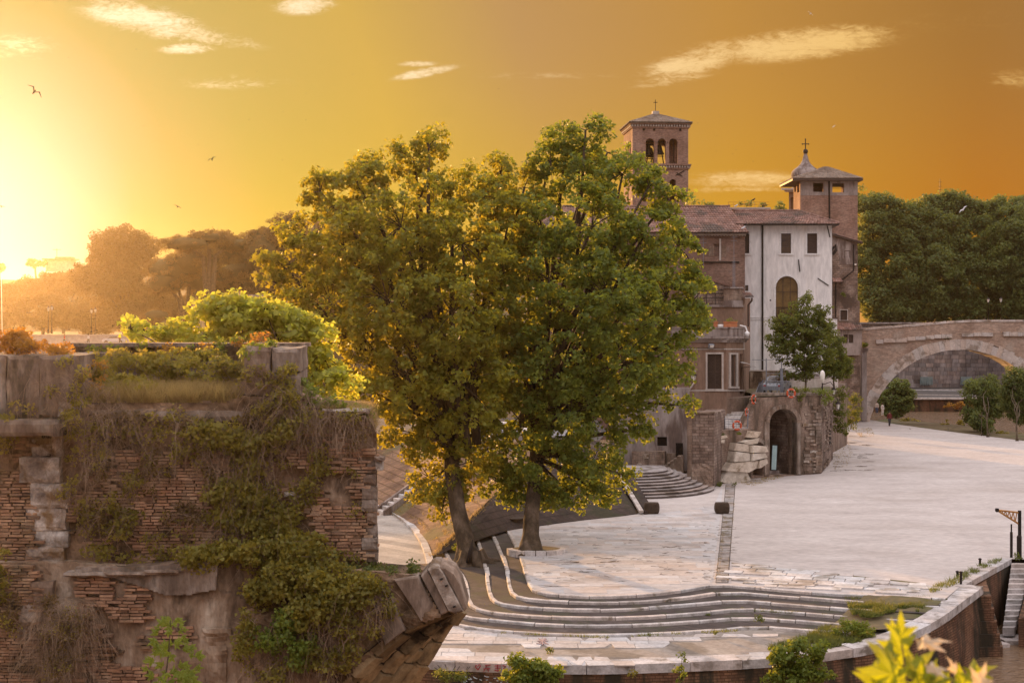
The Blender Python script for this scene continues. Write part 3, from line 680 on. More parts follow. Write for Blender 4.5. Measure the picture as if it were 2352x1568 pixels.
y = 50.0
while y < 62:
    dy = random.uniform(.5, .8); x = -6.0
    while x < 16:
        dx = random.uniform(.6, 1.5); cx_, cy_ = x + dx / 2, y + dy / 2
        if any(inside(cx_, cy_, q) for q in zones):
            pts = []
            corners = [(x, y), (x + dx, y), (x + dx, y + dy), (x, y + dy)]
            # ragged outline where the mud laps over
            for (ex, ey) in corners:
                inn = any(inside(ex, ey, q) for q in zones); k_ = .02 if inn else random.uniform(.15, .45)
                pts.append((ex + (cx_ - ex) * k_, ey + (cy_ - ey) * k_))
            mb.prism(pts, ZQ - .03, ZQ + random.uniform(.0, .012))
        x += dx
    y += dy
tag(mb.build('quay_slabs', 'quay', quay), kind='stuff')

wall = thing('quay_wall', 'curved brick quay wall with pale stone coping along the river', 'quay wall', tuple(G(1600, 1525, ZQ)))
line = resample(OW, .6); cur = [line[0]]; L = 0; nxt = random.uniform(1.0, 1.7)
for a, b_ in zip(line, line[1:]):
    L += (b_ - a).length; cur.append(b_)
    if L > nxt or b_ is line[-1]:
        st = [p.copy() for p in cur]; st[0] = st[0] + (st[1] - st[0]).normalized() * .012; st[-1] = st[-1] + (st[-2] - st[-1]).normalized() * .012
        zt = random.uniform(-.012, .02); wd = random.uniform(.78, .95); o1 = left_offset(st, random.uniform(-.02, .015)); i1 = left_offset(st, wd); vs_ = []
        for p, q in zip(o1, i1): vs_ += [(p.x, p.y, p.z - .34), (p.x, p.y, p.z + zt), (q.x, q.y, q.z + zt), (q.x, q.y, q.z - .34)]
        n = len(st); fs = [(k * 4 + e, (k + 1) * 4 + e, (k + 1) * 4 + (e + 1) % 4, k * 4 + (e + 1) % 4) for k in range(n - 1) for e in range(4)]
        fs += [(0, 1, 2, 3), tuple((n - 1) * 4 + e for e in (3, 2, 1, 0))]
        MB().add(vs_, fs).build('coping_stone', 'coping', wall); cur = [b_]; L = 0; nxt = random.uniform(1.0, 1.7)
wl = resample(left_offset(OW, .06), .5); vs_, fs = [], []
rows = 12
for i, p in enumerate(wl):
    for r_ in range(rows + 1):
        z = p.z - .33 - (p.z - .33 - ZW + 1.5) * r_ / rows; d = mnoise.fractal(Vector((p.x, p.y, z)) * .8, 1.0, 2.0, 4) * .10 + (0.0 if r_ == 0 else .02 * r_)
        t_ = (wl[min(i + 1, len(wl) - 1)] - wl[max(i - 1, 0)]).normalized(); vs_.append((p.x + t_.y * d, p.y - t_.x * d, z))
for i in range(len(wl) - 1):
    for r_ in range(rows): a = i * (rows + 1) + r_; fs.append((a, a + 1, a + rows + 2, a + rows + 1))
MB().add(vs_, fs).build('wall_face', 'brickwall', wall)
# corner block and inner return towards the landing stairs
def wall_run(pts, zt, name, par, thick=.7, mat='brickwall', zb=ZW - 1.2, cop=True):
    ws = resample([Vector((p.x, p.y, zt)) for p in pts], 1.4)
    inn = left_offset(ws, thick)
    mb = MB()
    for a, b_, c_, d_ in zip(ws, ws[1:], inn[1:], inn):
        mb.hexa([Vector((q.x, q.y, zb)) for q in (a, b_, c_, d_)] + [Vector((q.x, q.y, zt - (.26 if cop else 0))) for q in (a, b_, c_, d_)])
        if cop:
            e = (b_ - a).normalized() * .012; f_ = Vector((e.y, -e.x, 0)).normalized() * .04; z_ = zt + random.uniform(-.01, .02)
            MB().hexa([Vector((q.x, q.y, zt - .26)) for q in (a + e + f_, b_ - e + f_, c_ - e, d_ + e)] + [Vector((q.x, q.y, z_)) for q in (a + e + f_, b_ - e + f_, c_ - e, d_ + e)]).build('coping_stone', 'coping', par)
    mb.build(name, mat, par)
land = thing('landing_wall', 'tall brick river wall with a corner notch beside the landing stairs', 'quay wall', tuple(G(2280, 1320)))
wall_run([G(2258, 1346), G(2207, 1343) + Vector((0, .3, 0))], 0.0, 'wall_face', land, .6)
wall_run([G(2212, 1343), G(2322, 1283)], 0.0, 'wall_face', land, .7)
# projecting rough pier below, as the photograph shows the wall stepping out towards the water
mb = MB()
pA, pB = G(2262, 1349), G(2300, 1330)
c0 = G(2258, 1350)
for i in range(5):
    z1 = -.35 - i * .55; z0 = z1 - .56; g_ = .12 + i * .13
    mb.hexa([Vector((c0.x - 1.0, c0.y - g_, z0)), Vector((c0.x + .25 + g_ * .8, c0.y - g_ * .6, z0)), Vector((c0.x + 1.6 + g_, c0.y + 5.0, z0)), Vector((c0.x - 1.0, c0.y + 5.0, z0)),
             Vector((c0.x - 1.0, c0.y - g_, z1)), Vector((c0.x + .25 + g_ * .8, c0.y - g_ * .6, z1)), Vector((c0.x + 1.6 + g_, c0.y + 5.0, z1)), Vector((c0.x - 1.0, c0.y + 5.0, z1))])
mb.build('buttress', 'brickwall', land)

stairs = thing('landing_stairs', 'steep worn stone stairs going down to the brown river', 'stairs', tuple(G(2335, 1285)))
top_l, top_r = G(2324, 1284, 0), G(2372, 1284, 0); nst = 13
bl, br = G(2303, 1441, -2.35), G(2330, 1441, -2.35)
for i in range(nst):
    f0, f1 = i / nst, (i + 1) / nst
    a, b_ = top_l.lerp(bl, f1), top_r.lerp(br, f1); c_, d_ = top_r.lerp(br, f0), top_l.lerp(bl, f0); z = -.18 * (i + 1) + random.uniform(-.012, .012)
    MB().hexa([Vector((q.x, q.y, z - .4)) for q in (a, b_, c_, d_)] + [Vector((a.x, a.y + .0, z)), Vector((b_.x, b_.y, z)), Vector((c_.x, c_.y, z)), Vector((d_.x, d_.y, z))]).build('step', 'coping', stairs)
mb = MB(); a, b_ = G(2380, 1284, 0), G(2334, 1452, -2.4)
mb.hexa([Vector((b_.x, b_.y - .3, -4)), Vector((b_.x + 3, b_.y - .3, -4)), Vector((a.x + 3, a.y, -4)), Vector((a.x, a.y, -4)), Vector((b_.x, b_.y - .3, -1.7)), Vector((b_.x + 3, b_.y - .3, -1.2)), Vector((a.x + 3, a.y, .02)), Vector((a.x, a.y, .02))])
mb.build('side_wall', 'brickwall', stairs)
for (x, y, sx, sy, rz) in [(2300, 1462, 1.1, .6, .4), (2322, 1470, .9, .5, .2), (2285, 1478, 1.2, .7, .5), (2340, 1462, .9, .6, .1)]:
    p = G(x, y, -2.85); tag(MB().box((p.x, p.y, -3.0), (sx, sy, .4), rz, (.05, .04)).build('mooring_block', 'coping'), {2300: 'flat wet stone block at the foot of the landing stairs', 2322: 'small low stone block right of the stair foot beside the water', 2285: 'broad stone block nearest the river below the quay corner', 2340: 'stone block at the right picture edge beside the river stairs'}[x], 'stone block', 'stones at the foot of the landing stairs')

# path, banks and upper street on the left
pth = [(887,1174),(915,1190),(940,1212),(960,1237),(972,1262),(980,1290),(984,1320)]
ZP = -.42
path = MB().sheet([G(x, y, ZP) for x, y in pth] + [G(960, 1420, ZP), G(860, 1470, ZP), G(700, 1400, ZP), G(700, 1150, ZP), Vector((-22, 116, ZP)), Vector((-15.5, 112, ZP))]).build('riverside_path', 'pathstone'); tag(path, 'sunlit paved path between the ruin and the brick bank', kind='structure')
line = resample(smooth_line([Vector((-15.5, 112, ZP))] + [G(x, y, ZP) for x, y in pth], 2), .7)
kerb = thing('path_kerb', 'curved pale kerb between the sunlit path and the brick bank', 'kerb', tuple(line[len(line) // 2]))
for i in range(0, len(line) - 2, 2):
    st = line[i:i + 3]; o1, i1 = left_offset(st, -.02), left_offset(st, .34); vs_ = []
    for p, q in zip(o1, i1): vs_ += [(p.x, p.y, ZP - .1), (p.x, p.y, ZP + .16), (q.x, q.y, ZP + .2), (q.x, q.y, ZP - .1)]
    MB().add(vs_, [(k * 4 + e, (k + 1) * 4 + e, (k + 1) * 4 + (e + 1) % 4, k * 4 + (e + 1) % 4) for k in range(2) for e in range(4)] + [(0, 1, 2, 3), (11, 10, 9, 8)]).build('kerb_stone', 'kerb', kerb)
zb_ = ZP + .1
lb = [(-14.6, 112, zb_), (-7.6, 91.2, zb_), (-6.1, 86, zb_), (-4.85, 79, zb_), (-4.2, 74.6, zb_)]
lt = [(-7.5, 112, 3.3), (-3.2, 97, 3.2), (0, 96.5, 3.3), (1.8, 97.5, 3.3), (2.5, 99, 3.4)]
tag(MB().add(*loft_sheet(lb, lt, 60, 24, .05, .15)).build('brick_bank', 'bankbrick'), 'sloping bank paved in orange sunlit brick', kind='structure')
rb = [(-4.2, 74.6, zb_), (-2.8, 77, -.05), (-.3, 82, -.02), (3.5, 85.6, -.02), (7.9, 89, -.02), (7.3, 95.0, 1.1), (7.1, 97, 1.5)]
rt = [(2.5, 99, 3.4), (2.7, 99.2, 3.4), (3, 99.6, 3.4), (3.6, 100.4, 3.4), (4.4, 101.5, 3.4), (5.4, 103, 3.4), (6.4, 104, 3.4)]
tag(MB().add(*loft_sheet(rb, rt, 60, 24, .05, .1)).build('shaded_bank', 'bankshade'), 'brick bank in shade colour behind the plane trees', kind='structure')
tag(MB().sheet([Vector(p) for p in [(-7.5, 112, 3.3), (-3.2, 97, 3.2), (0, 96.5, 3.28), (1.8, 97.5, 3.3), (2.5, 99, 3.38), (6.4, 104, 3.38), (7.5, 112, 3.38), (7.5, 128, 3.38), (-30, 128, 3.38), (-30, 112, 3.2)]]).build('upper_street', 'asphalt'), 'narrow street above the bank where cars park', kind='structure')
# white ridge line on the right edge of the dark bank
rg_ = thing('bank_coping', 'pale stone edging running down beside the round steps', 'coping', (7.6, 93, .5))
for i in range(6):
    a, b_ = Vector((7.95, 88.9, .1)).lerp(Vector((7.15, 97.2, 1.6)), i / 6 + .004), Vector((7.95, 88.9, .1)).lerp(Vector((7.15, 97.2, 1.6)), (i + 1) / 6 - .004)
    d = Vector((.28, 0, 0)); u_ = Vector((0, 0, .14)); MB().hexa([a, a + d, b_ + d, b_, a + u_, a + d + u_, b_ + d + u_, b_ + u_]).build('edging_stone', 'kerb', rg_)
mb = MB(); mb.hexa([Vector(q) for q in [(8.3, 88.9, -.1), (9.0, 89.6, -.1), (8.3, 98, -.1), (7.5, 97.4, -.1), (8.3, 88.9, .2), (9.0, 89.6, .05), (8.3, 98, 1.45), (7.5, 97.4, 1.75)]]); mb.build('side_slope', 'bankshade', rg_)

# bank steps
bs = thing('bank_steps', 'small flight of pale steps climbing the sunlit brick bank', 'stairs', (-7.5, 91.5, 0))
A_, B_ = Vector((-8.3, 91.6, ZP)), Vector((-5.6, 93.6, 1.35)); side = Vector((-.55, 1.25, 0))
for i in range(8):
    a = A_.lerp(B_, i / 8); b_ = A_.lerp(B_, (i + 1) / 8); z = A_.z + .22 * (i + 1)
    MB().hexa([Vector((q.x, q.y, ZP - .1)) for q in (a, b_, b_ + side, a + side)] + [Vector((q.x, q.y, z)) for q in (a, b_, b_ + side, a + side)]).build('step', 'kerb', bs)
for s0 in (Vector((0, 0, 0)), side):
    n_ = Vector((.25, -.5, 0)).normalized() * .22 * (1 if s0.length == 0 else -1)
    mb = MB(); a, b_ = A_ + s0, B_ + s0
    mb.hexa([Vector((q.x, q.y, ZP - .1)) for q in (a, b_, b_ + n_, a + n_)] + [Vector((a.x, a.y, ZP + .3)), Vector((b_.x, b_.y, B_.z + .35)), Vector((b_.x + n_.x, b_.y + n_.y, B_.z + .35)), Vector((a.x + n_.x, a.y + n_.y, ZP + .3))]); mb.build('side_kerb', 'greyplaster', bs)
tag(MB().box((-8.9, 90.9, ZP + .22), (.5, .4, .45), .3).build('bollard_block', 'coping'), 'small grey stone block at the foot of the bank steps', 'stone block')

# curved steps up to the church side
cs = thing('round_steps', 'half round flight of wide grey stone steps beside the brick pier', 'stairs', tuple(G(1540, 1145)))
c0 = G(1470, 1146); n = 9; cen = Vector((8.2, 103.6, 0)); 
for i in range(n):
    rx, ry = 6.45 - i * .42, 6.9 - i * .52; z0, z1 = i * .15 - .02, (i + 1) * .15
    pts = [(cen.x + .0, cen.y - ry)] + [(cen.x + rx * math.sin(t_), cen.y - ry * math.cos(t_)) for t_ in [math.pi / 2 * k / 18 for k in range(1, 19)]] + [(cen.x + rx, cen.y + 2.5), (cen.x - 1.2, cen.y + 2.5), (cen.x - .75, cen.y - ry)]
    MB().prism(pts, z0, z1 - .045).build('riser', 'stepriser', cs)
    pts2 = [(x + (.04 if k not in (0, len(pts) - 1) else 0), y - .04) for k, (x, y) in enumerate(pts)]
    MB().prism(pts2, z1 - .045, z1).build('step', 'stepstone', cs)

# stone blocks on the plaza
def stone_block(px, x1, y, lab):
    a, b_ = G(px, y), G(x1, y); w_ = b_.x - a.x; t_ = thing('stone_block', lab, 'stone block', ((a.x + b_.x) / 2, a.y + .35, 0), 'dark stone blocks on the plaza')
    mb = MB(); prof = []; m_ = 10; rows_ = 6
    vs_, fs = [], []
    for r_ in range(rows_ + 1):
        z = .02 + r_ / rows_ * .66; k_ = 1 - .09 * abs(r_ / rows_ - .5) ** 2 * 4 - (0.06 if r_ in (0, rows_) else 0)
        for i in range(24):
            an = 2 * math.pi * i / 24; ca, sa = math.cos(an), math.sin(an); e = .35
            x = math.copysign(abs(ca) ** e, ca) * w_ / 2 * k_; y_ = math.copysign(abs(sa) ** e, sa) * .34 * k_
            d = mnoise.noise(Vector((x * 3 + px, y_ * 3, z * 3))) * .03; vs_.append(((a.x + b_.x) / 2 + x * (1 + d), a.y + .35 + y_ * (1 + d), z))
    for r_ in range(rows_):
        for i in range(24): fs.append((r_ * 24 + i, r_ * 24 + (i + 1) % 24, (r_ + 1) * 24 + (i + 1) % 24, (r_ + 1) * 24 + i))
    fs += [tuple(range(23, -1, -1)), tuple(rows_ * 24 + i for i in range(24))]
    mb.add(vs_, fs).build('block', 'block', t_, smooth=False)
    MB().box(((a.x + b_.x) / 2, a.y + .35, .02), (w_ * .8, .5, .08)).build('foot', 'block', t_)
stone_block(1480, 1516, 1180, 'dark rounded stone block on the plaza below the round steps')
stone_block(1643, 1677, 1180, 'dark rounded stone block standing on the slab strip')

# ------------------------------------------------------------------ bridge on the right
Yb = 172.0
bpl = Plane(1985, Yb, 2352, Yb - 1.5)
br = thing('old_stone_bridge', 'old brick and travertine bridge with one wide pale arch to the island', 'bridge', tuple(bpl.at(1985, 965)))
acx, acy, Rin, Rout = 2206, 1018, 215, 240
top = [(1976, 786), (2010, 782), (2090, 775), (2190, 767), (2260, 764), (2420, 764), (2620, 775), (2800, 800)]
N_ = 30
ang_ = [math.pi * i / N_ for i in range(N_ + 1)]
arcpts = [(acx - Rout * .99 * math.cos(a), acy - Rout * .99 * math.sin(a)) for a in ang_]
arcpts = [p for p in arcpts]
body = MB(); bpl.facade(body, top + [(2800, 1050), (acx + Rout * .99, 1050)] + list(reversed(arcpts)) + [(acx - Rout * .99, 1050), (1960, 1050), (1960, 800)], (), 5.6); body.build('spandrel', 'bridgebrick', br)
nv = 58
for i in range(nv):
    a0, a1 = math.pi * (i + .012) / nv, math.pi * (i + .988) / nv; ro = Rout + random.choice((0, 0, 0, -1, 1)) + (random.uniform(-4, 2) if i > 34 else 0); d = random.uniform(.07, .10); ri = Rin + random.uniform(-.5, .8)
    if acx - Rout * math.cos(a0) > 2420: continue
    m_ = MB(); bpl.facade(m_, [(acx - ri * math.cos(a0), acy - ri * math.sin(a0)), (acx - ro * math.cos(a0), acy - ro * math.sin(a0)), (acx - ro * math.cos(a1), acy - ro * math.sin(a1)), (acx - ri * math.cos(a1), acy - ri * math.sin(a1))], (), 5.6 + d, d); m_.build('voussoir', 'bridgestone', br)
# string course stones with a few gaps, brick parapet above, coping
def along(pts, x):
    for (x0, y0), (x1, y1) in zip(pts, pts[1:]):
        if x0 <= x <= x1: return y0 + (y1 - y0) * (x - x0) / (x1 - x0)
    return pts[-1][1] if x > pts[-1][0] else pts[0][1]
x = 1996
while x < 2440:
    L = random.uniform(14, 30); y0 = along(top, x + L / 2)
    if random.random() > .12: 
        m_ = MB(); bpl.box(m_, x, y0 - 1.5 + random.uniform(-1, 1), x + L - .8, y0 + 8 + random.uniform(-1.5, 1.5), -.2, .28 + random.uniform(0, .05)); m_.build('string_course_stone', 'bridgestone', br)
    x += L
par = [(1976, 758), (2010, 755), (2090, 749), (2180, 741), (2250, 738), (2450, 738), (2620, 748), (2800, 770)]
m_ = MB(); bpl.facade(m_, par + list(reversed(top)), (), .45, .02); m_.build('parapet', 'bridgebrick', br)
bpl2 = Plane(1985, Yb + 5.2, 2352, Yb + 3.7); m_ = MB(); bpl2.facade(m_, [(x, y + 2) for x, y in par] + list(reversed(top)), (), .4, 0); m_.build('parapet', 'bridgebrick', br)
x = 1977
while x < 2440:
    L = random.uniform(15, 28); y0 = along(par, x); y1 = along(par, x + L)
    m_ = MB(); bpl.facade(m_, [(x, y0 - 4), (x + L - .6, y1 - 4), (x + L - .6, y1 + 1), (x, y0 + 1)], (), .7, .12); m_.build('coping_stone', 'bridgestone', br); x += L
# pilaster at the pier and dark recess wall
m_ = MB(); bpl.box(m_, 1978, 806, 1990, 966, -.1, .35); bpl.box(m_, 1976, 800, 1992, 806, -.1, .5); m_.build('pilaster', 'greyplaster', br)
m_ = MB(); bpl.box(m_, 1970, 800, 1976, 966, -.1, .25); m_.build('drainpipe', 'trim', br)
pw = Plane(1908, 163, 1978, 171); m_ = MB(); pw.facade(m_, [(1905, 790), (1978, 790), (1978, 966), (1905, 975)], (), 4); tag(m_.build('pier_wall', 'tuff'), 'shaded brick wall between the grey annexe and the bridge pier', 'wall')
# far embankment behind the arch
em = thing('embankment', 'tall weathered stone embankment seen through the bridge arch', 'embankment wall', (70, 279, -.8))
mb = MB(); ye = 279.0; z = -.8
while z < 12:
    hh = .8; x = 40 + random.uniform(0, .8)
    while x < 135:
        ww = random.uniform(.9, 1.7); mb.box((x + ww / 2, ye + .3 + random.uniform(-.03, .03) + (z * .03), z + hh / 2), (ww - .05, .6, hh - .04)); x += ww
    z += hh
tag(mb.build('block_masonry', 'bankwall', em), kind='stuff')
MB().box((87, 281.5, 5.5), (100, 3, 13)).build('backing', 'greyplaster', em)
MB().box((87, 279.6, 11.85), (100, 1.4, .3)).build('parapet', 'greyplaster', em)
mb = MB(); mb.box((87, 260, -2.2), (100, 40, 2.7)); q = mb.build('far_quay', 'asphalt'); tag(q, 'low dark quay across the water under the arch', kind='structure')
mb = MB()
for i in range(30): mb.box((38 + i * 3.4, 239.7, -.82), (3.35, .9, .3))
mb.build('quay_edge', 'kerb', q)
for (x0, y0, x1, y1) in [(60, 255, 84, 248), (72, 270, 96, 262), (64, 266, 90, 272)]:
    MB().tube([(x0, y0, -.83), (x1, y1, -.83)], .16, 4).build('painted_line', 'kerb', q)
MB().box((87, 239.9, -2.2), (100, .4, 2.4)).build('quay_face', 'brickwall', q)
# sandy shore, this side of the far channel, with weeds on it
tag(MB().prism([(G(x, y).x, G(x, y).y) for x, y in [(1985, 964), (2060, 976), (2200, 992), (2420, 1020), (2520, 1010), (2420, 995), (2200, 968), (2120, 962), (2040, 955)]], -3.3, -.35).build('river_bank', 'earth'), 'weedy earth bank along the far edge of the plaza', kind='structure')
MBt = MB(); MBt.prism([(30, 300), (500, 300), (500, 900), (30, 900)], 5, 11.9); tag(MBt.build('far_terrain', 'earth'), kind='structure')
tag(MB().prism([(30, 282.9), (240, 282.9), (240, 300), (30, 300)], 3, 11.85).build('far_road', 'asphalt'), kind='structure')
# ================================================================== BUILDINGS
def cornice(pl, parent, x0, x1, y, h, d, mat='trim', name='cornice', end=1.0):
    mb = MB(); pl.box(mb, x0 - end, y, x1 + end, y + h * .5, -.05, d); pl.box(mb, x0 - end * .5, y + h * .5, x1 + end * .5, y + h, -.05, d * .55); return mb.build(name, mat, parent)
def pipe(pl, parent, pts, r=.06, off=.1, mat='iron', name='downpipe'):
    return MB().tube([pl.at(x, y, off) for x, y in pts], r, 6).build(name, mat, parent)

# ---- bell tower (local frame turned a few degrees so its left face shows)
TY = 150.0; p0 = P(1453, 470, TY); 
tw = 5.95; rot_ = R(4.5); eu = Vector((math.cos(rot_), math.sin(rot_), 0)); en = Vector((eu.y, -eu.x, 0))     # right, outward (to camera)
O = Vector((p0.x, p0.y, 0))
ct = thing('bell_tower', 'tall square brick bell tower with triple arched openings and tiled pyramid roof', 'bell tower', (O.x, O.y, 20))
def zpx(y, Y=TY): return CH - (y - HZ) * Y / F
def lf(face, s_, z, off=0.0):
    """point on a tower face; face 0 front, 1 right, 2 back, 3 left; s_ runs left to right seen from outside"""
    if face == 0: p, n_ = O + eu * s_, en
    elif face == 1: p, n_ = O + eu * tw - en * s_, eu
    elif face == 2: p, n_ = O + eu * (tw - s_) - en * tw, -en
    else: p, n_ = O - en * (tw - s_), -eu
    return Vector((p.x + n_.x * off, p.y + n_.y * off, z))
def tface(mb, face, poly, holes, t_=.55, off=0.0):
    loops = [[lf(face, s_, z, off) for s_, z in l] for l in [poly] + list(holes)]; back = [[lf(face, s_, z, off - t_) for s_, z in l] for l in [poly] + list(holes)]
    flat = [p for l in loops for p in l]; bk = [p for l in back for p in l]; n = len(flat)
    tr = tessellate_polygon([[Vector((s_, z, 0)) for s_, z in l] for l in [poly] + list(holes)]); fs = [tuple(q) for q in tr] + [tuple(i + n for i in reversed(q)) for q in tr]; b_ = 0
    for l in loops:
        k = len(l); fs += [(b_ + i, b_ + (i + 1) % k, b_ + (i + 1) % k + n, b_ + i + n) for i in range(k)]; b_ += k
    mb.add(flat + bk, fs)
def tbox(mb, face, s0, s1, z0, z1, d0, d1):
    a = [lf(face, s0, z0, d1), lf(face, s1, z0, d1), lf(face, s1, z0, d0), lf(face, s0, z0, d0)]; b_ = [lf(face, s0, z1, d1), lf(face, s1, z1, d1), lf(face, s1, z1, d0), lf(face, s0, z1, d0)]
    mb.hexa(a + b_)
def sarch(s0, s1, z0, z1, n=10):
    r = (s1 - s0) / 2; c = (s0 + s1) / 2
    return [(s1, z0), (s1, z1 - r)] + [(c + r * math.cos(math.pi * i / n), z1 - r + r * math.sin(math.pi * i / n)) for i in range(1, n)] + [(s0, z1 - r), (s0, z0)]
zt0, zc1, zc2, ztop = 8.0, zpx(382), zpx(287), zpx(284)
k = TY / F
A3 = [(1.40, 2.32), (2.66, 3.56), (3.90, 4.80)]
A2 = [(.95, 1.55), (2.62, 3.2), (3.98, 4.62)]
for f in range(4):
    mb = MB()
    holes_up = [sarch(a, b_, zpx(375), zpx(318)) for a, b_ in A3]
    holes_lo = [sarch(a, b_, zpx(463), zpx(411)) for a, b_ in A2] if f in (0, 2) else [sarch(2.6, 3.3, zpx(463), zpx(411))]
    tface(mb, f, [(0 if f in (0, 2) else .55, zt0), (tw if f in (0, 2) else tw - .55, zt0), (tw if f in (0, 2) else tw - .55, zc2 + .15), (0 if f in (0, 2) else .55, zc2 + .15)], holes_up + holes_lo)
    mb.build('wall', 'towerbrick', ct)
    for nm, zz, dz in (('cornice', zc2 - .05, 1), ('string_course', zc1, 1)):
        mb = MB(); tbox(mb, f, -.22, tw + .22, zz + .10, zz + .26, -.2, .28 + .003 * f); tbox(mb, f, -.08, tw + .08, zz - .26, zz - .12, -.2, .12 + .003 * f); mb.build(nm, 'towerbrick', ct)
        mb = MB(); n = 22
        for i in range(n): s0 = -.1 + (tw + .2) * i / n; tbox(mb, f, s0, s0 + .14, zz - .12, zz + .10, .0, .22)
        mb.build('bracket_row', 'trim', ct)['kind'] = 'stuff'
    if f == 0:
        for (a, b_) in A3 + A2:        # raised brick arch rings
            z1 = zpx(318) if (a, b_) in A3 else zpx(411); r = (b_ - a) / 2; c = (a + b_) / 2; mb = MB()
            for i in range(11):
                t0, t1 = math.pi * (i + .05) / 11, math.pi * (i + .95) / 11
                q = [(c + (r + .03) * math.cos(t0), z1 - r + (r + .03) * math.sin(t0)), (c + (r + .26) * math.cos(t0), z1 - r + (r + .26) * math.sin(t0)), (c + (r + .26) * math.cos(t1), z1 - r + (r + .26) * math.sin(t1)), (c + (r + .03) * math.cos(t1), z1 - r + (r + .03) * math.sin(t1))]
                tface(mb, 0, q, (), .1, .045)
            mb.build('arch_ring', 'towerbrick', ct)
    if f in (0, 3):
        for s_ in (2.49, 3.73):        # marble columns between the openings
            p = lf(f, s_, zpx(375), -.25); h = zpx(330) - zpx(375)
            MB().lathe(p, [(.17, 0), (.17, .12), (.10, .16), (.085, h - .25), (.10, h - .2), (.19, h - .02), (.19, h)], 10).build('column', 'whitetrim', ct, True)
# iron cross braces below the string course
for (s0, z0, s1, z1) in [(.55, zpx(392), 1.35, zpx(402)), (.7, zpx(403), 1.4, zpx(398)), (4.6, zpx(402), 5.5, zpx(391)), (4.7, zpx(396), 5.3, zpx(404))]:
    MB().tube([lf(0, s0, z0, .06), lf(0, s1, z1, .06)], .05, 5).build('tie_anchor', 'iron', ct)
for s_ in (1.2, 2.3, 5.1): MB().lathe(lf(0, s_, zpx(300), .0), [(.0, 0), (.12, .02), (.12, .22), (0, .24)], 8).build('putlog_hole', 'dark', ct)
# floor, dark stair core, bells on their frames
mb = MB(); c_ = O + eu * tw / 2 - en * tw / 2
mb.box((c_.x, c_.y, zpx(379)), (tw - 1.1, tw - 1.1, .3), rot_); mb.box((c_.x, c_.y, zpx(470)), (tw - 1.1, tw - 1.1, .3), rot_); mb.box((c_.x, c_.y, zpx(292)), (tw - 1.1, tw - 1.1, .2), rot_)
mb.build('floor_slab', 'shutter', ct)
for s_, dpt, r in ((1.86, 1.2, .42), (3.1, 1.2, .5), (2.5, 3.6, .6)):
    p = lf(0, s_, zpx(343), -dpt); b_ = MB().lathe(p, [(r * .3, .62), (r * .45, .52), (r * .55, .2), (r * .75, -.1), (r, -.32), (r, -.38), (r * .8, -.38)][::-1], 14).build('bell', 'iron', ct, True)
    MB().tube([p + Vector((0, 0, .6)), p + Vector((0, 0, .95))], .06, 5).build('yoke', 'iron', b_)
    mb = MB(); q0 = lf(0, s_ - .45, zpx(375), -dpt); q1 = lf(0, s_ + .45, zpx(375), -dpt); tp = p + Vector((0, 0, .95))
    for q in (q0, q1): mb.tube([q, tp + (q - p) * .25], .06, 5)
    mb.tube([q0.lerp(q1, 0) + Vector((0, 0, .9)), q1 + Vector((0, 0, .9))], .05, 5); mb.tube([tp - eu * .5, tp + eu * .5], .09, 5); mb.build('bell_frame', 'iron', ct)
mb = MB()
tbox(mb, 0, 4.0, 4.75, zpx(376), zpx(325), -2.4, -2.1); mb.build('inner_pier', 'towerbrick', ct)
MB().tube([lf(0, 4.35, zpx(372), .02), lf(0, 4.35, zpx(322), .02)], .03, 5).build('rod', 'iron', ct)
ze, za_ = zpx(281), zpx(252); ov = .42
cor = [lf(0, -ov, ze, ov), lf(0, tw + ov, ze, ov), lf(2, -ov, ze, ov), lf(2, tw + ov, ze, ov)]; apex = Vector((c_.x, c_.y, za_))
mb = MB()
for i in range(4): 
    a, b_ = cor[i], cor[(i + 1) % 4]; tile_roof(mb, a, b_, apex + (b_ - a) * .02, apex - (b_ - a) * .02, .24, .45, .06)
mb.add([q - Vector((0, 0, .1)) for q in cor] + [apex - Vector((0, 0, .05))] , [(0, 1, 4), (1, 2, 4), (2, 3, 4), (3, 0, 4), (3, 2, 1, 0)])
mb.build('roof', 'greytile', ct)
mb = MB(); mb.box(apex + Vector((0, 0, .1)), (.7, .7, .35), rot_); mb.build('roof_cap', 'trim', ct)
mb = MB(); mb.tube([apex, apex + Vector((0, 0, 1.55))], .035, 5); mb.tube([apex + Vector((-.22, 0, 1.25)), apex + Vector((.22, 0, 1.25))], .035, 5); mb.build('cross', 'iron', ct)

# ---- church body (brick, tiled roof) behind the right-hand plane tree
Yc = 134.0; cp = Plane(1200, Yc + 1, 1711, Yc)
ch = thing('brick_church', 'long red brick church side with brown tiled roof beside the white house', 'church', tuple(cp.at(1650, 900)))
mb = MB(); cp.facade(mb, rect(1240, 533, 1711, 1010), [rect(1640, 560, 1652, 590)], .5); mb.build('wall', 'churchbrick', ch)
mb = MB(); a = [cp.at(1241, 1010, -.5), cp.at(1710, 1010, -.5), cp.at(1710, 1010, -11), cp.at(1241, 1010, -11)]; b_ = [cp.at(1241, 540, -.5), cp.at(1710, 540, -.5), cp.at(1710, 540, -11), cp.at(1241, 540, -11)]; mb.hexa(a + b_); mb.build('inner_walls', 'churchbrick', ch)
e0, e1 = cp.at(1238, 535, .6), cp.at(1719, 535, .6)
r0_, r1_ = Vector((cp.at(1240, 500).x, Yc + 5.6, zpx(476, Yc + 5.6))), Vector((P(1676, 476, Yc + 5.6)))
mb = MB(); tile_roof(mb, e0, e1, r1_, r0_, .27, .5, .08); rf = mb.build('roof', 'tile', ch)
